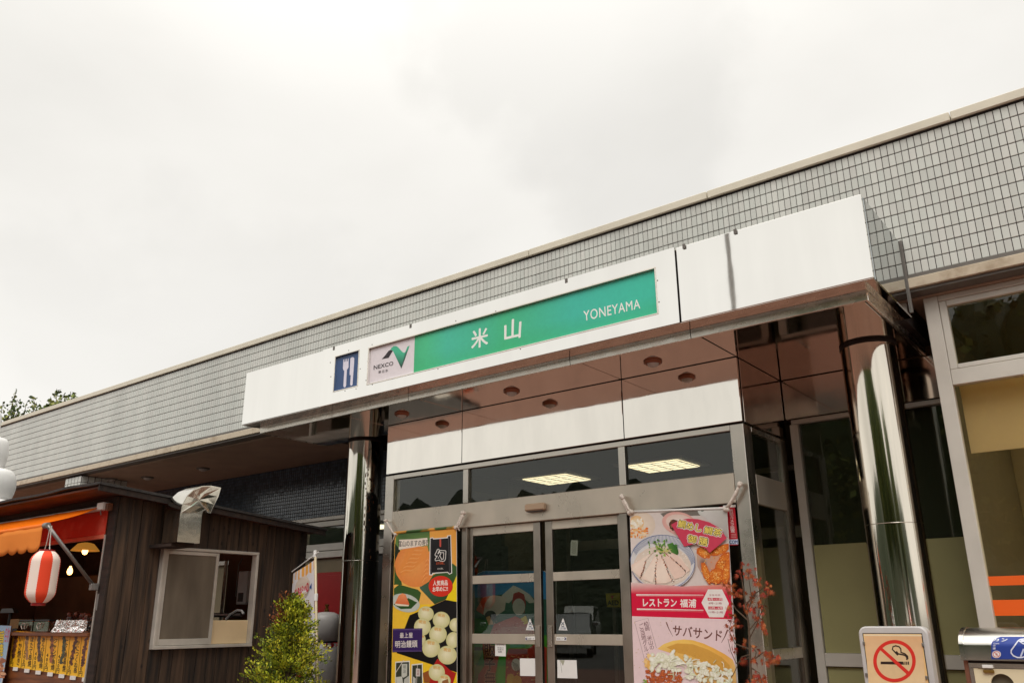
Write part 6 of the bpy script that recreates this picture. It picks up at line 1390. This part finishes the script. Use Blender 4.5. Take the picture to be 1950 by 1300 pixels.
P.text('Cans', [OB(818, 535), OB(930, 533), OB(928, 558), OB(818, 560)], wt, .02); P.text('캔', [OB(812, 572), OB(858, 570), OB(858, 604), OB(812, 606)], wt, .01); P.text('罐', [OB(810, 622), OB(862, 620), OB(862, 660), OB(810, 664)], wt, .01)
P.ell(*OB(880, 754), 8.4, 7.0, (232, 226, 224), n=28); P.ring(*OB(880, 754), 7.0, 5.8, 1.2, (196, 56, 50), n=30); P.ell(*OB(880, 754), 2.2, 2.2, (170, 150, 146), n=12); P.stroke([OB(842, 716), OB(918, 792)], 1.1, (196, 56, 50))
P.stroke([OB(1290, 490), OB(1230, 580), OB(1160, 680), OB(1160, 730), OB(1200, 780), OB(1280, 815), OB(1360, 815), OB(1440, 790), OB(1540, 660), OB(1620, 560)], 2.6, (216, 220, 236))
P.stroke([OB(1290, 490), OB(1330, 470), OB(1400, 462), OB(1500, 480), OB(1600, 520), OB(1620, 560)], 2.4, (216, 220, 236)); P.stroke([OB(1300, 500), OB(1380, 550), OB(1480, 575), OB(1620, 560)], 2.0, (216, 220, 236)); P.ell(*OB(1380, 500), 6, 2.2, (216, 220, 236), n=16); P.stroke([OB(1400, 650), OB(1340, 800)], 3.4, (196, 204, 226))
P.build('can_sticker', BN)

# ================================================================ plants
def leafcloud(mb, pts, size, cols, R, aspect=.45, up=.0):
    for p in pts:
        a = Vector((R.gauss(0, 1), R.gauss(0, 1), R.gauss(0, 1)+up)).normalized(); b_ = a.orthogonal().normalized(); b_.rotate(Matrix.Rotation(R.uniform(0, 6.28), 3, a)); s_ = size*R.uniform(.6, 1.3)
        c = R.choice(cols); k = R.uniform(.75, 1.25); c = tuple(x*k for x in c); q = a*s_; w_ = b_*s_*aspect
        mb.quad(p, p+q*.5+w_, p+q, p+q*.5-w_, col=c)
# thuja shrub in a pot
R = random.Random(21)
YH = 5.25; hb = onY(545, 1290, YH); htop = onY(540, 1142, YH)
TH = thing('conifer_shrub', 'yellow green conifer shrub with browned tip in front of the white flag', 'shrub', (hb.x, YH, FLOOR))
b = MB(); b.lathe(hb.x, YH, [(.001, FLOOR), (.15, FLOOR), (.20, FLOOR+.26), (.19, FLOOR+.27), (.17, FLOOR+.25), (.001, FLOOR+.24)], 24); b.build('pot', mat('terracotta', lin(150, 84, 60), .8), TH)
b = MB(); b.tube([(hb.x, YH, FLOOR+.2), (hb.x+.02, YH, .8), (hb.x-.01, YH, htop.z-.05)], [.03, .018, .006], 8); b.build('trunk', M_BARK, TH)
cr = MB(); zb0 = FLOOR+.3; ht = htop.z-zb0
cg = [lin(172, 180, 44), lin(136, 148, 38), lin(206, 204, 62), lin(96, 112, 34), lin(76, 92, 30)]; cb = [lin(120, 66, 36), lin(96, 52, 32), lin(142, 84, 44)]
br_ = MB()
for i in range(370):
    v = R.random()**.85; z = zb0+ht*v; rad = (.35*(1-v)**.6+.04)*R.uniform(.4, 1.25)*(1+.30*mnoise.noise((math.cos(th)*1.5 if False else i*.37, v*6, 2))); th = R.uniform(0, 6.28)
    tip = Vector((hb.x+rad*math.cos(th), YH+rad*math.sin(th), z+.09*R.random())); rt = Vector((hb.x, YH, z-.10)); mid = rt.lerp(tip, .55)+Vector((0, 0, .015)); br_.tube([rt, mid, tip], [.004, .003, .0015], 4, col=None, cap=False)
    brown = v > .70 and R.random() < .75 and math.cos(th) < .45
    cs_ = cb if brown else cg
    # flat fan sprays of scale leaves
    ax = (tip-rt).normalized(); ax = (ax+Vector((0, 0, .9))).normalized(); sd_ = ax.cross(Vector((R.gauss(0, 1), R.gauss(0, 1), R.gauss(0, .4)))).normalized()
    shade = R.choice(cs_)
    for k in range(64 if not brown else 20):
        u = R.random(); s_ = R.choice((-1, 1)); p = rt.lerp(tip, .45+.6*u)+sd_*s_*R.uniform(0, .05)+Vector((R.gauss(0, .010), R.gauss(0, .010), R.gauss(0, .010)))
        d_ = (ax+sd_*s_*R.uniform(.2, .9)+Vector((R.gauss(0, .25), R.gauss(0, .25), R.gauss(0, .25)))).normalized(); l_ = R.uniform(.014, .034); w_ = d_.cross(Vector((R.gauss(0, 1), R.gauss(0, 1), R.gauss(0, 1)))).normalized()*l_*.30
        c_ = shade if R.random() < .65 else R.choice(cs_); q_ = R.uniform(.8, 1.3); c_ = tuple(x*q_ for x in c_)
        cr.quad(p, p+d_*l_*.5+w_, p+d_*l_, p+d_*l_*.5-w_, col=c_)
cr.build('crown', M_LEAF, TH, col=True); br_.build('branches', M_BARK, TH)
# little tree with red leaves in front of the right post
R = random.Random(31)
YMp = 5.62; ft = lambda x, y, dy=0: onY(x, y, YMp+dy)
base = ft(1432, 1300); MA = thing('maple_sapling', 'thin sapling with rust red leaves in front of the entrance right hand post', 'tree', (base.x, YMp, FLOOR))
b = MB(); b.lathe(base.x, YMp, [(.001, FLOOR), (.13, FLOOR), (.17, FLOOR+.24), (.15, FLOOR+.25), (.001, FLOOR+.22)], 24); b.build('pot', mat('dark_pot', lin(60, 54, 50), .7), MA)
trunk = [Vector((base.x-.01, YMp, FLOOR+.2)), ft(1431, 1300), ft(1428, 1240), ft(1426, 1190), ft(1420, 1150), ft(1414, 1110), ft(1411, 1095)]
b = MB(); b.tube(trunk, [.012, .009, .008, .007, .006, .004, .002], 6); b.build('trunk', M_BARK, MA)
brs = [((1427, 1215), (1440, 1190), (1452, 1160), (1464, 1125)), ((1422, 1170), (1432, 1140), (1428, 1115), (1424, 1085)), ((1424, 1180), (1402, 1160), (1390, 1140), (1382, 1120)), ((1426, 1200), (1442, 1180), (1448, 1150), (1444, 1110)), ((1428, 1235), (1400, 1225), (1388, 1200), (1396, 1170)), ((1429, 1260), (1455, 1240), (1470, 1252), (1478, 1250)), ((1430, 1270), (1446, 1280), (1450, 1296), (1440, 1310)), ((1429, 1250), (1402, 1262), (1392, 1240), (1386, 1215)), ((1421, 1150), (1440, 1128), (1452, 1120), (1460, 1110)), ((1427, 1225), (1440, 1240), (1438, 1252), (1448, 1248)), ((1429, 1245), (1412, 1250), (1398, 1280), (1392, 1290))]
tips = []
for k, q in enumerate(brs):
    dy = R.uniform(-.12, .10); P_ = [ft(x, y, dy*i/3) for i, (x, y) in enumerate(q)]; bb = MB(); bb.tube(P_, [.005, .0035, .0025, .0015], 5); bb.build('branch', M_BARK, MA)
    for i in (1, 2, 3): tips.append((P_[i], i))
def maple_leaf():
    m = MB(); pts = []; spec = [(0, .25), (28, 1.0), (-1, 0)]
    angs = [(-112, .45), (-70, .78), (-35, .95), (0, 1.0), (35, .95), (70, .78), (112, .45)]
    pts.append((0, 0, -.0)); 
    for i, (a, l) in enumerate(angs):
        t_ = math.radians(a); pts.append((l*math.sin(t_), .06*math.sin(i*2.1), l*math.cos(t_)))
        if i < 6:
            t2 = math.radians((a+angs[i+1][0])/2); pts.append((.32*math.sin(t2), .02, .32*math.cos(t2)))
    n = len(m.v); m.v += pts
    for i in range(1, len(pts)-1): m.face([0, i, i+1])
    return m
M_RLEAF = mat('red_maple_leaf', lin(158, 76, 42), .6, rand=.30, hue=.018, spec=.3)
lm = None
cl = [(1424, 1083, 9), (1411, 1092, 7), (1428, 1098, 9), (1440, 1106, 8), (1464, 1118, 9), (1456, 1128, 9), (1390, 1118, 7), (1396, 1128, 8), (1384, 1112, 6), (1420, 1152, 9), (1432, 1158, 8), (1446, 1148, 8), (1454, 1160, 7), (1400, 1180, 8), (1390, 1196, 6), (1438, 1172, 6), (1450, 1186, 8), (1456, 1195, 8), (1420, 1220, 4), (1436, 1232, 4), (1440, 1252, 8), (1468, 1246, 9), (1478, 1252, 9), (1462, 1258, 8), (1414, 1256, 7), (1442, 1290, 10), (1452, 1298, 9), (1434, 1296, 8), (1396, 1232, 4), (1392, 1170, 5), (1388, 1155, 4), (1398, 1215, 4), (1410, 1128, 5), (1436, 1135, 7)]
for (x, y, n_) in cl:
    for k in range(int(n_*1.3)):
        p = ft(x+R.gauss(0, 4.6), y+R.gauss(0, 4.6), R.uniform(-.09, .09)); s_ = R.uniform(.024, .046)
        if lm is None: lm = maple_leaf().build('leaf', M_RLEAF, None); o = lm
        else: o = lm.copy(); COL.objects.link(o)
        o.parent = MA; o.location = p-MA.location; o.scale = (s_*R.uniform(.55, .9), s_, s_)
        o.rotation_euler = (R.uniform(-.9, .9), R.uniform(1.6, 4.6), R.uniform(-1.2, 1.2))
# tree rising behind the roof at the far left
def tree(name, label, pxs, Y, seed, base_px, cols, nleaf):
    R = random.Random(seed); bp_ = onY(*base_px, Y); tr = thing(name, label, 'tree', (bp_.x, Y, 0), 'trees behind the roof')
    b = MB(); topz = bp_.z; b.tube([(bp_.x, Y, 0), (bp_.x+.2, Y, topz*.5), (bp_.x, Y, topz-.6)], [.28, .2, .1], 10); b.build('trunk', M_BARK, tr)
    b = MB(); lf = MB(); c0 = Vector((bp_.x, Y, topz-1.6))
    for (x, y) in pxs:
        dy = R.uniform(-.8, .8); t_ = onY(x, y, Y+dy); mid = c0.lerp(t_, .5)+Vector((R.uniform(-.3, .3), R.uniform(-.3, .3), -.1)); b.tube([c0, mid, t_], [.05, .03, .008], 5, cap=False)
        L_ = (t_-mid).length
        for k in range(nleaf):
            u = R.random()**.7; p = mid.lerp(t_, u)+Vector((R.gauss(0, .26*(1.08-u)), R.gauss(0, .26*(1.08-u)), R.gauss(0, .22*(1.08-u))))
            leafcloud(lf, [p], .15, cols, R, .42)
    b.build('limbs', M_BARK, tr); lf.build('crown', M_LEAF, tr, col=True); return tr
gcol = [lin(96, 112, 50), lin(70, 88, 38), lin(122, 132, 62), lin(54, 70, 32), lin(140, 140, 70)]
tree('broadleaf_tree', 'leafy tree with upright twigs behind the roof at the far left edge', [(6, 768), (-10, 790), (10, 790), (-4, 808), (24, 782), (30, 795), (18, 800), (6, 812), (-16, 812), (32, 741), (34, 760), (40, 772), (48, 782), (52, 764), (-40, 790), (-60, 780), (40, 795), (14, 815), (-20, 830), (24, 815)], 14, 3, (0, 800), gcol, 34)
tree('broadleaf_tree', 'leafy tree with a rounded bushy top behind the roof, right of the upright twigs', [(62, 755), (66, 770), (76, 772), (88, 768), (84, 780), (98, 758), (108, 740), (104, 765), (114, 762), (122, 752), (126, 762), (118, 772), (70, 788), (98, 775), (90, 788), (110, 782), (60, 795), (126, 775)], 14, 5, (92, 790), gcol, 42)
tree('broadleaf_tree', 'small low tree top showing behind the roof, rightmost of the trees there', [(132, 760), (134, 746), (140, 756), (148, 757), (156, 756), (142, 748), (150, 762), (160, 760), (138, 766)], 14.5, 8, (146, 768), gcol, 36)

# ================================================================ behind the camera: car park seen mirrored in glass and steel
def car(label, x, y, yaw, paint, van=False):
    t = thing('parked_car', label, 'car', (0, 0, 0), 'parked cars mirrored in the door glass')
    Lh, Wd, Ht, hood = (2.05, .80, 1.85, .95) if van else (2.15, .84, 1.45, 1.0)
    zb = .32; b = MB()
    # side outline swept across the width: nose at +x
    out = [(-Lh, zb), (-Lh-.02, .75), (-Lh+.06, hood-.02)] + ([(-Lh+.10, Ht-.25), (-Lh+.2, Ht-.03)] if van else [(-Lh+.5, hood+.04), (-Lh+.95, Ht-.06)]) + [(-.4, Ht), (.35 if not van else .8, Ht-.03), (1.0 if not van else 1.45, hood+.03), (Lh-.12, hood-.17), (Lh, .66), (Lh, zb)]
    secs = [(-Wd, .0, .93), (-Wd+.07, .0, 1.0), (Wd-.07, .0, 1.0), (Wd, .0, .93)]; n = len(out)
    for (yy, _, sc_) in secs:
        for (x_, z_) in out: inw = .10 if z_ > hood+.02 else 0; b.v.append((x_*(.985 if sc_ < 1 else 1), yy-(inw if yy > 0 else -inw), z_ if sc_ == 1 else zb+(z_-zb)*.985))
    for k in range(3):
        for i in range(n): j = (i+1) % n; b.face([k*n+i, k*n+j, (k+1)*n+j, (k+1)*n+i])
    b.face(list(range(n))); b.face(list(range(4*n-1, 3*n-1, -1))); o = b.build('body', paint, t); shade_angle(o, 40)
    ws0, ws1 = (out[-6], out[-5]) if True else None
    a, c = Vector((ws0[0], 0, ws0[1])), Vector((ws1[0], 0, ws1[1])); nn = Vector((a.z-c.z, 0, c.x-a.x)).normalized()*.012
    p, q = a.lerp(c, .1)+nn, a.lerp(c, .92)+nn; w1, w2 = Wd-.22, Wd-.14
    m = MB(); m.quad((p.x, -w1, p.z), (q.x, -w2, q.z), (q.x, w2, q.z), (p.x, w1, p.z)); m.build('windscreen', M_CARG, t)
    for s_ in (-1, 1):
        m = MB(); m.quad((-Lh+.35 if van else -1.0, s_*(Wd-.085), hood+.06), (.9 if not van else 1.25, s_*(Wd-.085), hood+.06), (.35 if not van else .85, s_*(Wd-.085), Ht-.12), (-Lh+.35 if van else -.9, s_*(Wd-.085), Ht-.12)); m.build('side_window', M_CARG, t)
        m = MB(); m.box(Lh-.03, Lh+.012, s_*(Wd-.32), s_*(Wd-.08), .66, .80, b=.02); m.build('headlight', M_GLASS, t)
        m = MB(); m.box(.85, 1.0, s_*(Wd+.02), s_*(Wd+.2), hood+.02, hood+.16, b=.03); m.build('mirror', paint, t)
        for wx_ in (-1.3, 1.35):
            m = MB(); m.tube([(wx_, s_*(Wd-.18), .32), (wx_, s_*(Wd+.012), .32)], .32, 22); w_ = m.build('wheel', M_TYRE, t); m = MB(); m.tube([(wx_, s_*(Wd+.0125), .32), (wx_, s_*(Wd+.02), .32)], .2, 18); m.build('rim', M_GREYM, w_)
    m = MB(); m.box(Lh+.001, Lh+.012, -.26, .26, .45, .58); m.build('number_plate', M_WHITE, t); m = MB(); m.box(Lh+.001, Lh+.016, -.5, .5, .62, .72); m.build('grille', M_BLACK, t)
    t.location = (x, y, 0); t.rotation_euler = (0, 0, yaw)
def mirror_pt(px, py, dist):
    p = onY(px, py, YF); d_ = ray(px, py); d_ = Vector((d_.x, -d_.y, 0)).normalized(); return p+d_*dist
q = mirror_pt(1105, 1160, 36); car('white van with roof rack position facing the entrance, mirrored in the right door', q.x, q.y, math.radians(62), M_CAR1, True)
q = mirror_pt(1085, 1190, 25); car('silver saloon car in front of the white van, mirrored in the right door', q.x, q.y, math.radians(60), M_CAR2)
q = mirror_pt(975, 1170, 24); car('grey car at the left, mirrored faintly in the left sliding door', q.x, q.y, math.radians(58), M_CAR2)
# lamp post that the polished fascia mirrors as a grey wavering line
p = onY(1390, 500, CYF); d_ = ray(1390, 500); d2 = Vector((d_.x, -d_.y, d_.z)).normalized(); tdist = 9.0; lp = p+d2*tdist
top = onY(1390, 428, CYF); d3 = ray(1390, 428); d3 = Vector((d3.x, -d3.y, d3.z)).normalized(); ltop = top+d3*tdist
LPp = thing('lamp_post', 'grey lamp post in the car park, mirrored in the canopy fascia', 'lamp post', (lp.x, lp.y, 0))
b = MB(); b.tube([(lp.x, lp.y, 0), (lp.x, lp.y, ltop.z)], [.05, .04], 14); b.build('pole', M_GREYM, LPp)
b = MB(); b.lathe(lp.x, lp.y, [(.16, 0), (.16, .03), (.09, .05), (.08, .3)], 16); b.build('base', M_GREYM, LPp); b = MB(); b.box(lp.x-.3, lp.x+.1, lp.y-.10, lp.y+.10, ltop.z+.001, ltop.z+.09, b=.03); b.build('lamp_head', M_GREYM, LPp)

# trees beyond the camera, mirrored in the two columns
def round_tree(label, x, y, h, r, seed):
    R = random.Random(seed); t = thing('car_park_tree', label, 'tree', (x, y, 0), 'trees of the car park'); b = MB(); b.tube([(x, y, 0), (x+.1, y, h*.35), (x, y, h*.6)], [.22, .17, .1], 10); b.build('trunk', M_BARK, t)
    b = MB(); lf = MB()
    for k in range(60):
        d = Vector((R.gauss(0, 1), R.gauss(0, 1), R.gauss(0, .9))).normalized()*R.uniform(.35, 1); c = Vector((x, y, h*.62))+Vector((d.x*r, d.y*r, d.z*h*.36)); b.tube([(x, y, h*.45), c], [.05, .01], 5, cap=False)
        for i in range(55): leafcloud(lf, [c+Vector((R.gauss(0, .35), R.gauss(0, .35), R.gauss(0, .3)))], .26, gcol, R, .5)
    ns, nr_ = 16, 10
    for i in range(nr_):
        for k in range(ns):
            def P_(a, c): th, ph = 6.2832*a/ns, math.pi*c/nr_; q = 1+.28*mnoise.noise((math.cos(th)*math.sin(ph)*1.8+seed, math.sin(th)*math.sin(ph)*1.8, math.cos(ph)*1.8)); return (x+r*.86*q*math.sin(ph)*math.cos(th), y+r*.86*q*math.sin(ph)*math.sin(th), h*.62+h*.335*q*math.cos(ph))
            lf.quad(P_(k, i), P_(k+1, i), P_(k+1, i+1), P_(k, i+1), col=gcol[3])
    b.build('limbs', M_BARK, t); lf.build('crown', M_LEAF, t, col=True)
round_tree('tall tree of the car park mirrored in the right column', 4.6, -13.0, 8.0, 2.4, 41)
round_tree('tree of the car park mirrored in the left column', 9.5, -9.5, 7.0, 2.6, 42)
round_tree('tree at the far end of the car park beyond the columns', 12.5, -14.5, 8.5, 3.0, 43)
round_tree('slim tree of the car park standing in front of the left column', -1.6, -13.5, 10.2, 2.0, 44)
for k, (x_, y_, h_, r_, w_) in enumerate(((-7.6, -14.2, 9.2, 1.9, 'first tree of the car park row, farthest along towards the stall'), (-5.4, -13.4, 9.6, 2.0, 'second tree of the car park row from the stall side'), (-3.4, -14.0, 10.4, 2.0, 'third tree of the car park row from the stall side'), (.4, -13.6, 10.4, 2.1, 'tree of the car park row straight in front of the right column'), (2.4, -14.4, 9.3, 1.9, 'tree of the car park row in front of the window bay'))):
    round_tree(w_, x_, y_, h_, r_, 60+k)
M_CAR3 = mat('red_car_paint', lin(170, 26, 30), .2, coat=.6)
car('white hatchback parked behind the viewer, mirrored in the right column', 2.0, -7.5, math.radians(92), M_CAR1)
car('red car parked behind the viewer beside the white hatchback, mirrored in the columns', 4.9, -7.7, math.radians(88), M_CAR3)
car('silver van parked behind the viewer, mirrored in the left column', 8.2, -6.2, math.radians(100), M_CAR2, True)
